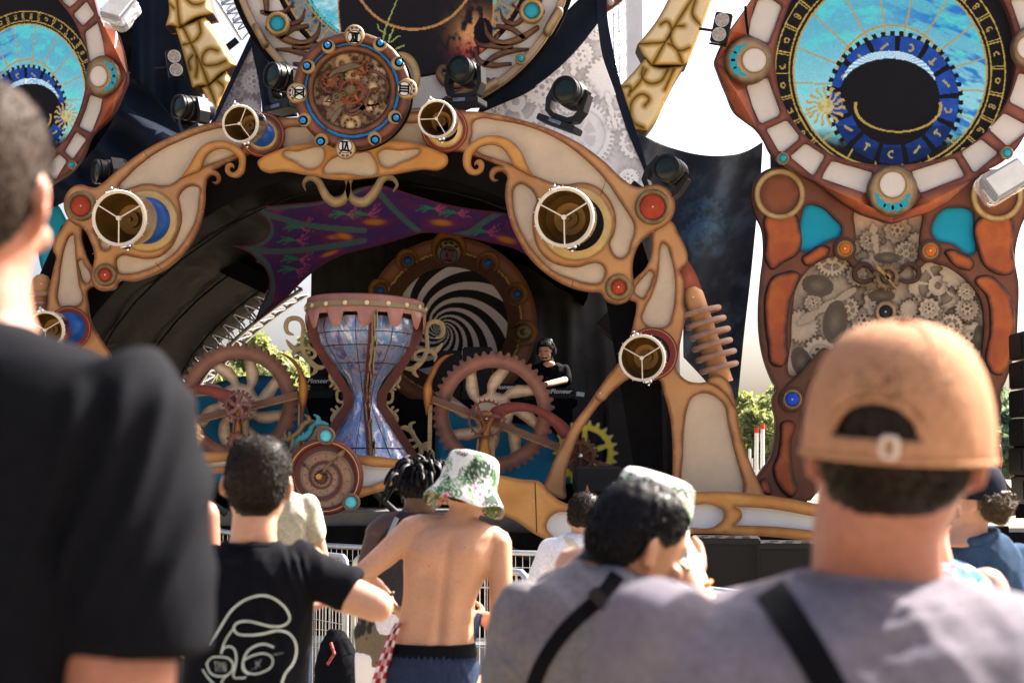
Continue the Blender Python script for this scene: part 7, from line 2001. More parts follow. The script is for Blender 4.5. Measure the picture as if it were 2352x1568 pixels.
# ---- man in black printed t-shirt
Y=3.7
p2=person('man in a black t-shirt with a line drawn face on its back',590,1500,Y)
hc=P(592,1112,Y);Mh=hmat(hc,R(2),R(-3),R(4))
cx2=float(P(575,0,Y)[0])
elb=P(868,1392,Y-.02)
body=[loft([(P(575,1340,Y+.01),.11,.065),(P(578,1275,Y+.01),.075,.050),(P(581,1250,Y+.005),.062,.052),(P(582,1225,Y),.058,.057),(P(584,1205,Y),.057,.058),(P(586,1170,Y),.056,.058)],24,2.2,True),limb([P(700,1300,Y),P(790,1358,Y-.01),elb],[.058,.047,.042]),limb([elb,P(835,1390,Y+.15),P(775,1380,Y+.26)],[.040,.034,.027]),limb([P(470,1310,Y),P(430,1480,Y),P(520,1500,Y+.2)],[.056,.044,.028])]+hand_pieces(P(775,1380,Y+.26),(-1,.2,0),(0,0,-1),1.0,.5,1)+hand_pieces(P(520,1500,Y+.2),(1,.3,0),(0,0,-1),1.0,.5,-1)+legs(cx2,Y,.90)
simple_head(p2,body,hc,Mh,SK_FAIR,H_BROWN,.006,1.02,dict(thick=.0045,strands=12000,slen=.0055,swid=.0008,droop=.5,outw=.6,seed=8,ramp=.045,nape=.03))
shirt2=[torso([(1247,515,640),(1256,488,670),(1268,460,700),(1288,438,725),(1320,425,730),(1380,428,716),(1445,432,709),(1568,420,706),(1700,425,712),(1790,430,715)],Y,[.05,.06,.075,.09,.105,.115,.115,.12,.12,.115]),loft([(P(660,1290,Y),.055,.062,(0,1,0)),(P(715,1312,Y),.062,.060,(0,1,0)),(P(765,1336,Y-.01),.060,.058,(0,1,0)),(P(800,1352,Y-.01),.057,.058,(0,1,0)),(P(809,1357,Y-.01),.052,.054,(0,1,0))],22,2.1),limb([P(490,1300,Y),P(440,1400,Y)],[.062,.058])]
def f2(co,no):
 px,py=proj(co)
 r_=np.zeros(len(co))
 for c_,s_,a_ in((655,6,.006),(675,6,.007),(698,7,.006)):
  r_+=a_*np.exp(-((px-c_-(py-1290)*.25)/s_)**2)*np.exp(-((py-1305)/34)**2)
 r_+=.006*np.exp(-(((py-1300)+(px-500)*.1)/9)**2)*np.exp(-((px-510)/40)**2)
 return r_*1.4+folds(20,.009,.25,22)(co,no)
s2,*_=blob('tshirt',shirt2,.007,C_BLACK,p2,4,f2)
blob('shirt_collar',[tube(None,[P(578+66*math.cos(a),1249+6*math.sin(a),Y-.062*math.sin(a))for a in np.linspace(0,2*math.pi,40)],.008,None,n=10)],.004,C_BLACK,p2,3)
bv2=surf(s2)
M_PRT=mat('pale_print',(.46,.52,.47),.6,mott=.2,ms=30)
def g2(pts):return[(x/1.8671/1.6327+700/1.6327,y/1.8671/1.6327+2080/1.6327)for x,y in pts]
prn=bpy.data.objects.new('back_print',None);COL.objects.link(prn);prn.parent=p2;WL[prn.name]=wl(s2).copy();prn.location=wl(s2)-wl(p2)
for k,(pth,hw)in enumerate((([(165,635),(240,500),(330,370),(440,300),(560,285),(650,330),(715,410),(725,455),(690,488),(600,500),(510,480),(420,462),(350,475),(325,510),(345,545),(430,560),(540,550),(650,528),(720,550),(765,620),(768,690),(745,760),(690,830),(665,900)],4.2),([(322,520),(280,580),(250,650),(240,690)],3),([(240,690),(258,648),(330,648),(345,690),(345,760),(330,820),(325,860),(345,872),(370,850),(390,868),(415,850)],3.6),([(395,745),(420,680),(470,640),(550,622),(610,645)],4),([(395,745),(385,780),(405,820),(440,835)],2.6),([(140,760),(165,720),(230,712),(300,725),(328,770),(300,830),(230,850),(165,825),(140,760)],3.2),([(395,735),(470,700),(560,690),(600,715),(600,770),(540,815),(460,832),(410,810),(395,760),(395,735)],3.2),([(600,700),(640,690),(680,684)],1.2),([(110,800),(150,860),(190,900)],3),([(300,830),(260,860),(240,900)],2.6),([(190,750),(215,748)],1.5),([(203,750),(207,815)],1.5),([(228,815),(224,748)],1.5),([(224,750),(240,758),(240,775),(227,782)],1.4),([(252,815),(250,748)],1.5),([(250,750),(272,812)],1.5),([(274,815),(272,746)],1.5),([(458,800),(463,796)],2.2),([(490,742),(476,745),(478,762),(490,766),(494,750),(490,742)],1.4),([(494,755),(492,780),(478,795)],1.4),([(522,730),(508,745),(504,778),(514,788),(522,776),(516,764),(506,770)],1.4))):
 ribbon('print_line',bv2,g2(pth),hw*.33 if hw<2.5 else hw*.56,M_PRT,prn,.0035,.0006,step=2.5 if hw<2.5 else 4)
blob('trousers',legs(cx2,Y,.90,.105)+[loft([((cx2,Y,.76),.165,.12),((cx2,Y,.98),.165,.12)],24)],.014,C_NAVYS,p2,4)
# ---- bucket hats
def florals(seed):
 r_=np.random.default_rng(seed)
 L_=[(r_.uniform(0,2*math.pi),r_.uniform(-.10,.12),r_.uniform(0,6.28),r_.uniform(.024,.048))for _ in range(95)]
 Fl=[(r_.uniform(0,2*math.pi),r_.uniform(-.09,.11))for _ in range(16)]
 def f(a,h_):
  c=np.zeros((len(a),3))+(.62,.62,.58)
  for k,(ca,ch,ro,sz)in enumerate(L_):
   u=(((a-ca+math.pi)%(2*math.pi))-math.pi)*.095;v=h_-ch
   x=u*math.cos(ro)+v*math.sin(ro);y=-u*math.sin(ro)+v*math.cos(ro)
   inside_=(np.hypot(x/sz,y/(sz*.42))<1)&(np.abs(y)>.0012)
   fr=np.sin((x*1.2+np.abs(y))*420)>-.55
   g_=((.035,.13,.04),(.07,.19,.065),(.015,.05,.03),(.16,.30,.14),(.02,.022,.024))[k%5]
   c[inside_&fr]=g_
  for ca,ch in Fl:
   u=(((a-ca+math.pi)%(2*math.pi))-math.pi)*.095;v=h_-ch
   rr=np.hypot(u,v);th=np.arctan2(v,u)
   c[rr<.013*(.75+.35*np.abs(np.sin(th*2.5)))]=(.72,.30,.38)
   c[rr<.0045]=(.40,.02,.09)
  return c
 return f
def bucket_hat(parent,Mh,s,seed,brim_tilt=0.0):
 prof=[(-.074,.140),(-.060,.135),(-.032,.119),(-.006,.1065),(.004,.1035),(.04,.101),(.075,.096),(.098,.090),(.108,.080),(.113,.06),(.115,.03),(.1155,.002)]
 hz_,hr_=zip(*prof)
 n=150;zs=np.concatenate([np.interp(np.linspace(0,len(prof)-1,64),range(len(prof)),hz_)]);rs=np.interp(np.linspace(0,len(prof)-1,64),range(len(prof)),hr_)
 A,Z=np.meshgrid(np.arange(n)*2*math.pi/n,np.arange(64),indexing='xy')
 a=A.ravel();zi=Z.ravel()
 r_=rs[zi].copy();z_=zs[zi].copy()
 brim=np.clip((r_-.106)/.034,0,1)
 wv=np.sin(a*3+seed)*.010+np.sin(a*5+2*seed)*.006
 z_=z_+brim*(wv-.006)
 r_=r_*(1+brim*.06*np.sin(a*2+seed*1.7))+.0035*(fbm(a*3,zi/9,3,seed)-.5)
 l=np.stack([r_*np.sin(a),r_*1.08*np.cos(a)-.004,z_+.018],1)*s
 W=l@np.array(Mh.to_3x3()).T+np.array(Mh.translation)
 ff=[(j*n+i,j*n+(i+1)%n,(j+1)*n+(i+1)%n,(j+1)*n+i)for j in range(63)for i in range(n)]
 h_=zs[zi]+np.where(zs[zi]>.10,(.09-rs[zi]).clip(0)*.9,0)
 o=mk('bucket_hat',W,ff,vmat('floral_cotton',.85,bump=.15,bs=400),parent,smooth=True,col=florals(seed)(a,h_))
 m_=o.modifiers.new('thickness','SOLIDIFY');m_.thickness=.003
 return o
# ---- shirtless man in the floral hat
Y=5.25
p5=person('shirtless man in a floral bucket hat and navy shorts, hand on hip',1005,1500,Y)
hc=P(1074,1124,Y+.02);Mh=hmat(hc,R(-18),R(-14),R(9))
cx5=float(P(1000,0,Y)[0])
lel,lwr=P(826,1322,Y-.05),P(889,1372,Y+.04)
rel,rwr=P(1147,1430,Y-.04),P(1112,1418,Y+.14)
body=[torso([(1192,1018,1098),(1200,985,1118),(1212,955,1138),(1232,935,1146),(1262,928,1141),(1300,926,1129),(1335,927,1112),(1366,926,1097),(1395,922,1088),(1428,915,1087),(1460,909,1088),(1490,904,1091),(1540,895,1098)],Y,[.05,.06,.075,.09,.10,.10,.098,.094,.09,.092,.096,.10,.105]),loft([(P(1050,1215,Y),.10,.07),(P(1055,1196,Y),.062,.055),(P(1060,1180,Y+.005),.050,.052),(P(1068,1150,Y+.015),.050,.053)],22),limb([P(962,1214,Y),P(1050,1216,Y),P(1135,1242,Y)],[.056,.05,.055]),limb([P(950,1216,Y),P(885,1274,Y-.03),lel],[.055,.046,.037]),limb([lel,P(862,1352,Y),lwr],[.037,.038,.025]),limb([P(1142,1246,Y),P(1150,1340,Y-.02),rel],[.054,.043,.037]),limb([rel,P(1130,1428,Y+.06),rwr],[.037,.036,.025])]+hand_pieces(lwr,(.55,.25,-.75),(.9,.1,.5),.95,.45,1,thumb=.6)+hand_pieces(rwr,(-.75,.5,.05),(-.2,-.3,.9),.95,.55,1)+legs(cx5,Y,.90)
def back5(co,no):
 px,py=proj(co)
 b=np.clip(-no[:,1],0,1)
 sx_=1033-(py-1230)*.095
 d_=-.010*np.exp(-((px-sx_)/9)**2)*sstep(1215,1260,py)*sstep(1500,1440,py)
 d_+=.006*(np.exp(-((px-sx_-22)/15)**2)+np.exp(-((px-sx_+22)/15)**2))*sstep(1330,1380,py)
 for c_,e_ in((985,1268),(1088,1280)):
  d_+=.009*np.exp(-(((px-c_)/26)**2+((py-e_)/36)**2))-.006*np.exp(-(((px-c_+(10 if c_<1030 else-12))/18)**2+((py-e_-52)/22)**2))
 d_+=.004*np.exp(-((px-1062)/12)**2-((py-1262)/26)**2)
 d_+=.0035*np.sin((py-1380)/7+(px-1000)*.03)*np.exp(-((px-1075)/16)**2-((py-1420)/34)**2)
 return d_*b*1.35
o5,*_=simple_head(p5,body,hc,Mh,SK_TAN,H_BROWN,.0055,.98,dict(thick=.005,strands=2500),disp=back5,smooth=7)
bucket_hat(p5,Mh,1.0,3)
bv5=surf(o5)
for mx_,my_,mr_ in((985,1300,.0025),(1052,1335,.002),(1015,1268,.0018),(1068,1256,.0022),(962,1372,.002),(1040,1420,.0018),(958,1262,.0016)):
 q=cast(bv5,mx_,my_,.0006)
 if q is not None:mk('mole',*ell(q,(mr_,.0012,mr_),None,10),mat('mole_brown',(.09,.035,.02),.5),p5)
def f5(co,no):
 px,py=proj(co)
 g_=.004*np.sin(px*.95)*np.exp(-((py-1508-(px-990)*.05)/12)**2)
 return g_+folds(24,.008,.1,31)(co,no)*sstep(1510,1540,py)
blob('shorts',[torso([(1494,902,1092),(1505,897,1094),(1525,888,1099),(1568,883,1106),(1620,882,1112),(1700,890,1105)],Y,[.117,.120,.124,.128,.13,.125]),limb([P(945,1640,Y),P(935,1880,Y)],[.105,.10]),limb([P(1050,1640,Y),P(1060,1880,Y)],[.105,.10])],.007,C_NAVYS,p5,4,f5)
blob('waistband',[torso([(1474,905,1092),(1484,901,1094),(1498,898,1096),(1506,897,1097)],Y,[.114,.117,.119,.119])],.005,C_BLACK,p5,3)
wb=np.array(lwr)+np.array([.0,0,.0])
tube('wrist_watch',[wb+.030*(math.cos(a)*np.array([.75,0,.65])+math.sin(a)*np.array([0,1,0]))for a in np.linspace(0,2*math.pi,20)],.006,mat('brown_leather',(.12,.05,.02),.5),p5,n=8)
tag(box('phone',P(1092,1441,Y+.10),(.010,.05,.11),mat('phone_blue',(.02,.05,.16),.25),None,Matrix.Rotation(.3,4,'Y')@Matrix.Rotation(.5,4,'Z'),.004),'dark blue phone in the right hand of the shirtless man','phone')
ck=smooth_loop([(916,1428),(905,1450),(893,1485),(880,1525),(866,1575),(852,1640)],3,closed=False)
vv=[];cc=[];nw=9
for i,q in enumerate(ck):
 for j in range(nw):
  x=(j/(nw-1)-.5)*(16+i*.36)
  vv.append(P(q[0]+x,q[1]+abs(x)*.2,Y-.075+.02*math.sin(j*1.6+i*.06)))
  cc.append((.42,.012,.03)if((i//5)%2)^((j//3)%2)==0 else(.70,.62,.64))
tag(mk('check_cloth',vv,[(i*nw+j,i*nw+j+1,(i+1)*nw+j+1,(i+1)*nw+j)for i in range(len(ck)-1)for j in range(nw-1)],vmat('check_cotton',.8),None,smooth=True,col=np.array(cc)),'red and white checked cloth hanging at the hip of the shirtless man','cloth')
# ---- man in grey t-shirt with wavy black hair, face turned right
Y=2.7
p8=person('man in a grey t-shirt with wavy black hair and a black strap, head bowed',1360,1500,Y)
hc=P(1458,1256,Y);Mh=hmat(hc,R(-62),R(-22),R(4))
cx8=float(P(1370,0,Y)[0])
body=[loft([(P(1365,1420,Y),.15,.09),(P(1385,1350,Y),.09,.075),(P(1408,1320,Y),.066,.062),(P(1428,1290,Y+.01),.058,.060),(P(1445,1260,Y+.02),.056,.06)],24),limb([P(1210,1420,Y),P(1160,1650,Y),P(1240,1800,Y+.25)],[.058,.045,.03]),limb([P(1540,1420,Y),P(1580,1650,Y),P(1500,1800,Y+.25)],[.058,.045,.03])]+hand_pieces(P(1240,1800,Y+.25),(.6,.6,.1),(0,0,1),1,.5,-1)+hand_pieces(P(1500,1800,Y+.25),(-.6,.6,.1),(0,0,1),1,.5,1)+legs(cx8,Y,.9)
o8,co8,no8,fs8=simple_head(p8,body,hc,Mh,SK_WARM,None,.0045,.97,smooth=4)
def f8(co,no):
 px,py=proj(co)
 r_=.010*np.exp(-(((px-1335)+(py-1310)*.3)/14)**2)*np.exp(-((py-1310)/22)**2)
 r_+=.007*np.exp(-(((py-1525)-(px-1160)*1.1)/12)**2)*np.exp(-((px-1165)/22)**2)
 return r_+folds(15,.0125,.3,41)(co,no)
shirt8=[torso([(1296,1345,1440),(1306,1308,1455),(1320,1272,1475),(1345,1232,1508),(1375,1206,1537),(1410,1184,1552),(1462,1155,1562),(1512,1138,1572),(1568,1150,1580),(1750,1190,1570),(1900,1200,1560)],Y,[.055,.07,.085,.105,.12,.13,.135,.135,.13,.12,.12],lean=[.02,.01,0,0,0,0,0,0,0,0,0]),limb([P(1215,1420,Y),P(1165,1560,Y-.01)],[.066,.062]),limb([P(1535,1420,Y),P(1575,1580,Y)],[.066,.062])]
s8,*_=blob('tshirt',shirt8,.006,C_GREY,p8,4,f8)
ribbon('bag_strap',surf(s8),[(1418,1318),(1405,1338),(1378,1372),(1335,1410),(1295,1450),(1262,1495),(1235,1545),(1218,1600),(1210,1680)],17.5,C_STRAP,p8,.004,.003)
blob('trousers',legs(cx8,Y,.90,.105)+[loft([((cx8,Y,.76),.165,.12),((cx8,Y,.98),.165,.12)],24)],.014,C_NAVYS,p8,4)
q=cast(surf(s8),1377,1374,.012)
if q is not None:box('strap_slider',q,(.042,.008,.024),M_BMETAL,p8,Matrix.Rotation(.85,4,'Y'),.003)
hair('hair',co8,no8,fs8,Mh,.97,hair_mask('back'),.0055,H_BLACK,p8,strands=12000,slen=.010,swid=.0009,droop=.7,outw=.12,seed=15,lump=.6,lfreq=24,curl=.12,ramp=.03,rnd=.12)
# ---- person with the second floral hat and raised hand
Y=3.45
p7=person('bare shouldered person in a floral bucket hat raising a hand with an orange bracelet',1480,1500,Y)
hc=P(1484,1206,Y);Mh=hmat(hc,R(-30),R(-6),R(17))
cx7=float(P(1440,0,Y)[0])
wr7,el7=P(1603,1334,Y+.02),P(1632,1460,Y-.02)
body=[torso([(1238,1400,1510),(1252,1345,1545),(1275,1308,1558),(1310,1292,1562),(1400,1310,1560),(1568,1330,1550)],Y+.04,[.05,.07,.09,.10,.10,.10]),loft([(P(1450,1270,Y+.03),.08,.07),(P(1465,1238,Y+.02),.056,.056),(P(1480,1200,Y),.05,.054)],20),limb([P(1545,1300,Y+.03),P(1600,1400,Y),el7],[.052,.045,.038]),limb([el7,P(1622,1395,Y+.0),wr7],[.036,.034,.023]),limb([P(1320,1300,Y+.03),P(1300,1500,Y),P(1330,1650,Y+.2)],[.05,.04,.026])]+hand_pieces(wr7,(-.42,.12,.80),(-.45,.85,-.2),.98,.32,-1,thumb=.75,spread=.2)+hand_pieces(P(1330,1650,Y+.2),(.3,.6,-.4),(0,-1,0),.9,.5,-1)+legs(cx7,Y+.04,.86)
simple_head(p7,body,hc,Mh,SK_FAIR,H_BROWN,.005,.96,dict(thick=.006,strands=2500))
bucket_hat(p7,Mh,.95,8)
blob('top',[torso([(1345,1300,1590),(1400,1312,1572),(1568,1325,1560),(1750,1330,1560)],Y+.04,[.105,.108,.108,.11])],.008,C_BLACK,p7,4,folds(20,.005,.3,51))
wv_=np.array(wr7)+np.array([.006,0,-.012])
tube('bracelet',[wv_+.028*(math.cos(a)*np.array([.9,0,.42])+math.sin(a)*np.array([0,1,0]))for a in np.linspace(0,2*math.pi,20)],.006,mat('orange_bead',(.55,.13,.015),.4),p7,n=8)
blob('trousers',legs(cx7,Y+.04,.86,.10),.014,C_NAVYS,p7,4)
# ---- the others
def simple_person(label,px,Y,hpx,hs,yaw,pitch,rows,depth,sk,hairm,arms,shirtm,hairk=None,neck=None,sleeve=None,voxel=.008,shirt_from=0,colf=None,trousers=C_NAVYS,fold=.0075,roll=0,seed=5,hip=.88):
 t=person(label,px,1400,Y)
 hc=P(hpx[0],hpx[1],Y);Mh=hmat(hc,yaw,pitch,roll)
 cx=float(P(px,0,Y)[0])
 nb=neck or(px,rows[0][0]+12)
 u=1/U(Y)
 body=[loft([(P(nb[0],nb[1]+.05*u,Y),.10,.075),(P(nb[0],nb[1],Y),.062,.06),(P((nb[0]+hpx[0])/2,(nb[1]+hpx[1])/2+.02*u,Y),.054,.056),(P(hpx[0],hpx[1]+.03*u,Y+.01),.053,.056)],20)]+legs(cx,Y,hip)
 for a in arms:
  body.append(limb([P(q[0],q[1],Y+q[2])for q in a],[.052,.042,.036,.026][:len(a)]))
  e_=a[-1];d_=np.array(P(e_[0],e_[1],Y+e_[2]))-np.array(P(a[-2][0],a[-2][1],Y+a[-2][2]))
  body+=hand_pieces(P(e_[0],e_[1],Y+e_[2]),d_,(0,-1,.2),.95,.5,1 if e_[0]>px else-1)
 sh=[torso(rows,Y,depth)]
 for q in(sleeve or[]):sh.append(limb([P(w[0],w[1],Y+w[2])for w in q],[.062,.057][:len(q)]))
 r_=simple_head(t,body,hc,Mh,sk,hairm,voxel if voxel<.008 else .0075,hs,hairk)
 s_,*_=blob('tshirt' if shirt_from==0 else 'top',sh,voxel,shirtm,t,4,folds(20,fold,.3,seed),colf)
 blob('trousers',legs(cx,Y,hip,.10)+[loft([((cx,Y,hip-.12),.16,.115),((cx,Y,hip+.09),.16,.115)],20)],.016,trousers,t,3)
 return t,Mh,s_,r_
simple_person('man in a khaki t-shirt behind the man with the printed shirt',640,6.6,(612,1084),1.0,0,-.1,[(1124,590,665),(1135,570,690),(1152,560,712),(1180,556,720),(1230,560,714),(1290,562,712),(1400,560,712),(1480,562,710)],[.05,.07,.09,.11,.11,.11,.11,.11],SK_FAIR,H_BROWN,[[(706,1165,0),(722,1225,0),(738,1280,.02),(725,1330,.2)]],C_KHAKI,sleeve=[[(705,1162,0),(722,1222,0)]],seed=61)
Y=6.3
def tank(co,no):
 px,py=proj(co)
 c=np.zeros((len(co),3))+(.036,.033,.038)
 return c
t4,Mh4,s4,r4=simple_person('man with black dreadlocks in a charcoal tank top and camouflage trousers',930,Y,(968,1128),1.02,R(-28),R(-26),[(1172,925,985),(1186,905,1005),(1205,893,1020),(1240,872,1024),(1290,852,1018),(1350,848,1008),(1405,846,1004)],[.05,.07,.09,.105,.11,.11,.11],SK_DARK,H_BLACK,[[(868,1222,0),(842,1295,-.02),(850,1370,.05),(900,1390,.2)]],C_TANK,dict(thick=.012,strands=2500,slen=.02),neck=(945,1190),seed=66,shirt_from=1,trousers=None)
blob('shoulders',[limb([P(935,1196,Y),P(890,1206,Y),P(866,1224,Y)],[.05,.058,.056]),limb([P(960,1198,Y),P(1000,1208,Y),P(1022,1226,Y)],[.05,.058,.056])],.008,SK_DARK,t4,4)
lk=np.random.default_rng(3);dl=MB()
for k in range(95):
 a=lk.uniform(0,2*math.pi);z=lk.uniform(.0,.11);rr_=math.sqrt(max(0,1-(z/.125)**2))
 p0=Mh4@Vector((.085*rr_*math.sin(a),.105*rr_*math.cos(a)-.004,z+.005))
 if math.cos(a)>.75 and z<.06:continue
 out_=(p0-Mh4 .translation).normalized()
 L_=lk.uniform(.09,.17);pts=[p0-out_*.01];d_=out_*.9+Vector((0,0,.15));cur=p0
 for j in range(6):
  cur=cur+d_.normalized()*L_/6;d_=d_*.75+Vector((0,0,-.42))+Vector(lk.normal(size=3)*.16);pts.append(cur.copy())
 dl.tube(pts,[.006,.009,.0095,.009,.0085,.008,.004],6)
dl.build('dreadlocks',H_BLACK,t4,smooth=60)
bvs=surf(s4)
for pth in([(912,1188),(900,1215),(882,1260),(868,1300),(858,1330)],):
 ribbon('backpack_strap',bvs,pth,5.5,mat('grey_strap',(.30,.29,.30),.7),t4,.01,.006)
def camo(co,no):
 n1=fbm(co[:,0]*16,co[:,2]*12,3,5);n2=fbm(co[:,0]*14+9,co[:,2]*11,3,8)
 c=np.zeros((len(co),3))+(.15,.12,.08)
 c[n1>.55]=(.07,.055,.035);c[n2>.58]=(.02,.02,.016)
 return c
cx4=float(P(925,0,Y)[0])
blob('trousers',legs(cx4,Y,.98,.105,.085)+[loft([((cx4,Y,.84),.155,.12),(P(918,1445,Y),.145,.12)],22,2.3,True)],.009,vmat('camouflage',.85),t4,3,folds(18,.006,.2,5),camo)
blob('undershirt',[torso([(1400,850,1000),(1450,842,1000),(1458,844,998)],Y,[.115,.122,.118])],.008,C_WHITE,t4,3)
t6,Mh6,s6,r6=simple_person('man in a white t-shirt with a cream shoulder strap at the barrier',1335,7.0,(1345,1192),1.0,R(-12),R(-20),[(1222,1315,1378),(1230,1292,1400),(1245,1266,1420),(1275,1248,1440),(1320,1235,1445),(1390,1225,1440),(1480,1240,1430)],[.05,.075,.095,.11,.115,.115,.11],SK_FAIR,H_BROWN,[[(1262,1268,0),(1235,1340,-.02),(1250,1400,.15),(1300,1400,.3)]],C_WHITE,dict(thick=.008,strands=3500,slen=.012),sleeve=[[(1268,1262,0),(1238,1330,-.02)]],seed=71)
ribbon('shoulder_strap',surf(s6),[(1300,1228),(1312,1245),(1330,1275),(1345,1310)],9,mat('cream_webbing',(.55,.50,.40),.7),t6,.008,.006)
t10,Mh10,s10,r10=simple_person('man in a blue denim shirt with curly hair and a navy cap',2270,5.2,(2238,1150),1.02,R(62),R(-4),[(1222,2225,2292),(1236,2196,2312),(1262,2182,2330),(1300,2172,2348),(1350,2160,2368),(1450,2160,2380),(1568,2160,2385)],[.06,.08,.10,.12,.13,.13,.13],SK_FAIR,H_CURL,[[(2335,1290,0),(2372,1400,-.02),(2360,1520,.1),(2330,1560,.2)]],cloth('blue_denim',(.035,.068,.125),.85,.5,.35),dict(thick=.022,strands=9000,slen=.024,swid=.0013,lump=.9,lfreq=70,curl=1.2,outw=.6,droop=.4,zmax=.035,nape=.02),neck=(2228,1225),sleeve=[[(2332,1285,0),(2370,1400,-.02)]],seed=81,fold=.007)
lathe('cap',[(.108,-.02),(.110,.0),(.104,.05),(.085,.09),(.05,.115),(.001,.125)],Mh10@Vector((0,-.006,.026)),Mh10 .to_3x3()@Vector((0,-.12,1)),cloth('navy_twill',(.010,.013,.024)),t10,n=36)
blob('collar',[tube(None,[P(2252+34*math.cos(a),1232+10*math.sin(a)-8*math.cos(a),5.2-.075*math.sin(a))for a in np.linspace(0,2*math.pi,30)],.020,None,n=10)],.007,MATS['blue_denim'],t10,3)
def flor(co,no):
 n1=fbm(co[:,0]*42,co[:,2]*42+co[:,1]*30,3,3);n2=fbm(co[:,0]*50+4,co[:,2]*50+co[:,1]*30,3,9);n3=fbm(co[:,0]*60+11,co[:,2]*60,2,19)
 c=np.zeros((len(co),3))+(.03,.06,.22)
 c[n1>.52]=(.05,.30,.22);c[n2>.58]=(.50,.56,.60);c[n3>.74]=(.45,.03,.08)
 return c
simple_person('person in a blue green floral shirt mostly hidden by the capped man',2190,3.4,(2120,1165),.92,0,-.1,[(1290,2080,2185),(1300,2060,2212),(1316,2040,2242),(1340,2030,2270),(1370,2025,2290),(1450,2020,2300),(1568,2030,2295)],[.05,.07,.085,.10,.11,.11,.11],SK_FAIR,H_BROWN,[[(2265,1350,0),(2305,1500,0),(2280,1650,.15)]],vmat('floral_shirt',.85),neck=(2130,1300),colf=flor,seed=91)
simple_person('person with short blond hair half hidden behind the tall man in black',395,5.0,(398,1040),1.0,R(-25),0,[(1115,340,440),(1135,310,470),(1170,290,490),(1300,290,480),(1568,300,480)],[.06,.08,.10,.11,.11],SK_PINK,H_BLOND,[[(470,1180,0),(480,1330,0),(450,1450,.15)]],C_TANK,dict(thick=.010,strands=5000,slen=.018,seed=9),seed=95)
# ---- the dj
Y=15.95
pj=person('dj in a black t-shirt with headphones and dark beard looking down at the decks',1262,900,Y)
hc=P(1254,806,Y-.03);Mh=hmat(hc,R(180-16),R(-24),R(0))
cxj=float(P(1262,0,Y)[0]);zf=1.33
body=[torso([(836,1240,1284),(842,1228,1296),(855,1222,1303),(880,1226,1300),(930,1230,1297),(980,1232,1296)],Y,[.05,.08,.10,.11,.11,.11]),loft([(P(1262,845,Y),.075,.07),(P(1261,834,Y-.01),.058,.058),(P(1257,818,Y-.02),.055,.056)],20),limb([P(1298,852,Y),P(1300,872,Y-.06),P(1293,874,Y-.14),P(1262,881,Y-.42),P(1246,884,Y-.55)],[.052,.044,.04,.034,.024]),limb([P(1228,852,Y),P(1222,880,Y-.05),P(1216,890,Y-.3),P(1222,893,Y-.5)],[.052,.043,.036,.024])]+hand_pieces(P(1246,884,Y-.55),(-.7,-.6,-.25),(0,0,-1),1.0,.35,-1)+hand_pieces(P(1222,893,Y-.5),(.4,-.8,-.2),(0,0,-1),1.0,.35,1)+[(v+np.array([0,0,zf]),f)for v,f in legs(cxj,Y,.9)]
oj,coj,noj,fsj=blob('body',body+head_pieces(Mh,1.04,1.05),.0065,skin('dj_skin',(.62,.36,.24)),pj,4)
hair('hair',coj,noj,fsj,Mh,1.04,hair_mask('back'),.010,H_BROWN,pj,strands=2500,slen=.02)
hair('beard',coj,noj,fsj,Mh,1.04,hair_mask('beard'),.004,H_BROWN,pj,strands=2000,slen=.010,droop=.6)
blob('hair_bun',[ell(Mh@Vector((-.02,-.11,.07)),(.045,.045,.045),None,14)],.008,H_BROWN,pj,3)
for sx in(-1,1):
 for nm,y_,z_,r_ in(('eyebrow',.099,.034,.0042),('eyelid',.0915,.010,.0055)):
  tube(nm,[Mh@Vector((sx*x_*1.04,(y_-.010*(x_/.05)**2)*1.04,(z_-.006*(x_/.05)**2)*1.04))for x_ in(.014,.026,.038,.048)],r_,H_BROWN if nm=='eyebrow' else MATS['dj_skin'],pj,n=6)
blob('tshirt',[torso([(834,1236,1286),(841,1226,1298),(854,1220,1305),(880,1223,1303),(930,1228,1299),(980,1230,1298)],Y,[.052,.088,.11,.12,.12,.12]),limb([P(1296,850,Y),P(1300,872,Y-.05)],[.068,.066]),limb([P(1229,851,Y),P(1222,878,Y-.05)],[.068,.066])],.009,C_BLACK,pj,4,folds(16,.006,.3,15))
blob('neckline',[ell(P(1261,838,Y-.06),(.075,.045,.05),None,14)],.008,MATS['dj_skin'],pj,3)
tube('headphone_band',[Mh@Vector((.098*math.cos(a),-.012,.02+.118*math.sin(a)))for a in np.linspace(-.1,math.pi+.1,24)],.011,M_BMETAL,pj,n=8)
for sx in(-1,1):
 lathe('ear_cup',[(.042,0),(.045,.012),(.040,.03),(.001,.034)],Mh@Vector((sx*.082,-.012,-.002)),Mh.to_3x3()@Vector((sx,0,0)),M_BMETAL,pj,n=20)
blob('trousers',[(v+np.array([0,0,zf]),f)for v,f in legs(cxj,Y,.9,.105)],.018,C_BLACK,pj,3)
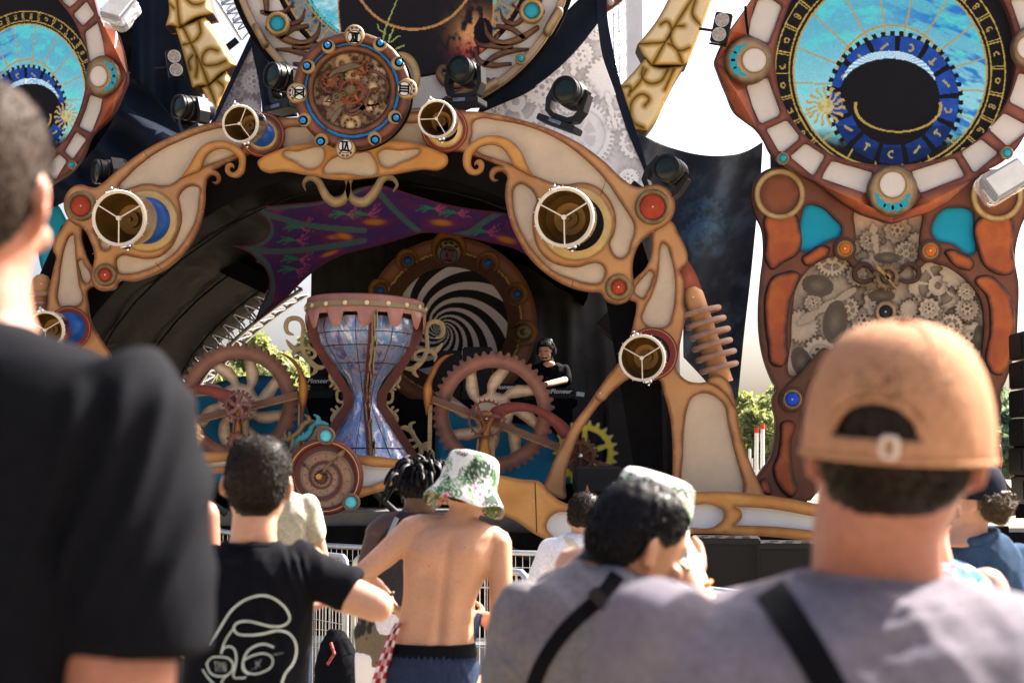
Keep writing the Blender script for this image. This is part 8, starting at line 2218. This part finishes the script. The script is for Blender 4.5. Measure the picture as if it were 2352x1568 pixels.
# ------------------------------------------------------------------ crowd barriers
def barrier(label,a,b,za,zb):
 a=np.array(a,float);b=np.array(b,float)
 t=thing('crowd_barrier',label,'barrier',(*((a+b)/2),0),'galvanised mesh crowd barriers')
 L_=np.linalg.norm(b-a)
 def pt(s,h):q=a+(b-a)*s;return np.array([q[0],q[1],h*(za+(zb-za)*s)])
 r_=.06/L_
 tube('frame_tube',[pt(0,.04),pt(0,.93),pt(r_*.3,.975),pt(r_,1),pt(1-r_,1),pt(1-r_*.3,.975),pt(1,.93),pt(1,.04)],.021,M_STEEL,t,n=10)
 tube('bottom_rail',[pt(0,.12),pt(1,.12)],.017,M_STEEL,t,n=8)
 n=int(L_/.052)
 for k in range(1,n):
  tube('mesh_wire',[pt(k/n,.12),pt(k/n,.985)],.0026,M_STEEL,t,n=4)
 for h in(.22,.40,.58,.76,.90):
  tube('mesh_wire',[pt(0,h),pt(1,h)],.0028,M_STEEL,t,n=4)
 for s in(.06,.94):
  q=pt(s,0);nn=np.array([-(b-a)[1],(b-a)[0]])/L_
  tube('foot',[(q[0]+nn[0]*.28,q[1]+nn[1]*.28,.02),(q[0]-nn[0]*.28,q[1]-nn[1]*.28,.02)],.018,M_STEEL,t,n=6)
def gp2(px,py,z=1.1):
 d=F*(CAM_Z-z)/(py-1095);return((px-1176)*d/F,d)
A_,B_,C_,D_=gp2(430,1238),gp2(800,1276),gp2(1212,1312),gp2(1735,1362)
barrier('near mesh barrier on the left, behind the printed shirt',A_,B_,1.1,1.1)
barrier('near mesh barrier behind the shirtless man',(B_[0]+.06,B_[1]-.08),C_,1.1,1.1)
barrier('near mesh barrier in front of the subwoofers',(C_[0]+.06,C_[1]-.09),D_,1.1,1.1)
A_,B_,C_,D_=(float(P(430,0,12.35)[0]),12.35),(float(P(690,0,11.6)[0]),11.6),(float(P(1010,0,10.9)[0]),10.9),(float(P(1390,0,10.75)[0]),10.75)
barrier('far mesh barrier on the left close to the stage skirt',A_,B_,1.25,1.12)
barrier('far mesh barrier behind the khaki shirt',(B_[0]+.06,B_[1]),C_,1.11,1.09)
barrier('far mesh barrier right of the shirtless man',(C_[0]+.06,C_[1]),D_,1.09,1.07)
bp_=thing('backpack','black backpack with patterned trim hanging on the near barrier','backpack',tuple(P(775,1600,9.4)))
blob('bag_body',[loft([(P(775,1448,9.6),.05,.04),(P(772,1475,9.58),.10,.08),(P(778,1530,9.55),.16,.11),(P(782,1600,9.52),.19,.13),(P(782,1660,9.5),.17,.12)],22)],.012,C_BLACK,bp_,4,folds(18,.01,.3,7))
tube('trim_band',[P(760,1475,9.45),P(768,1500,9.42),P(752,1525,9.42)],.012,mat('woven_trim',(.28,.06,.05),.8,mott=.6,ms=60),bp_,n=6)
tag(box('cable_ramp',P(860,1515,10.95),(2.2,.5,.30),mat('grey_ramp',(.13,.15,.16),.5,mott=.2),None,Matrix.Rotation(-.1,4,'Z'),.01),'grey steel cable ramp on the ground behind the barrier','ramp')
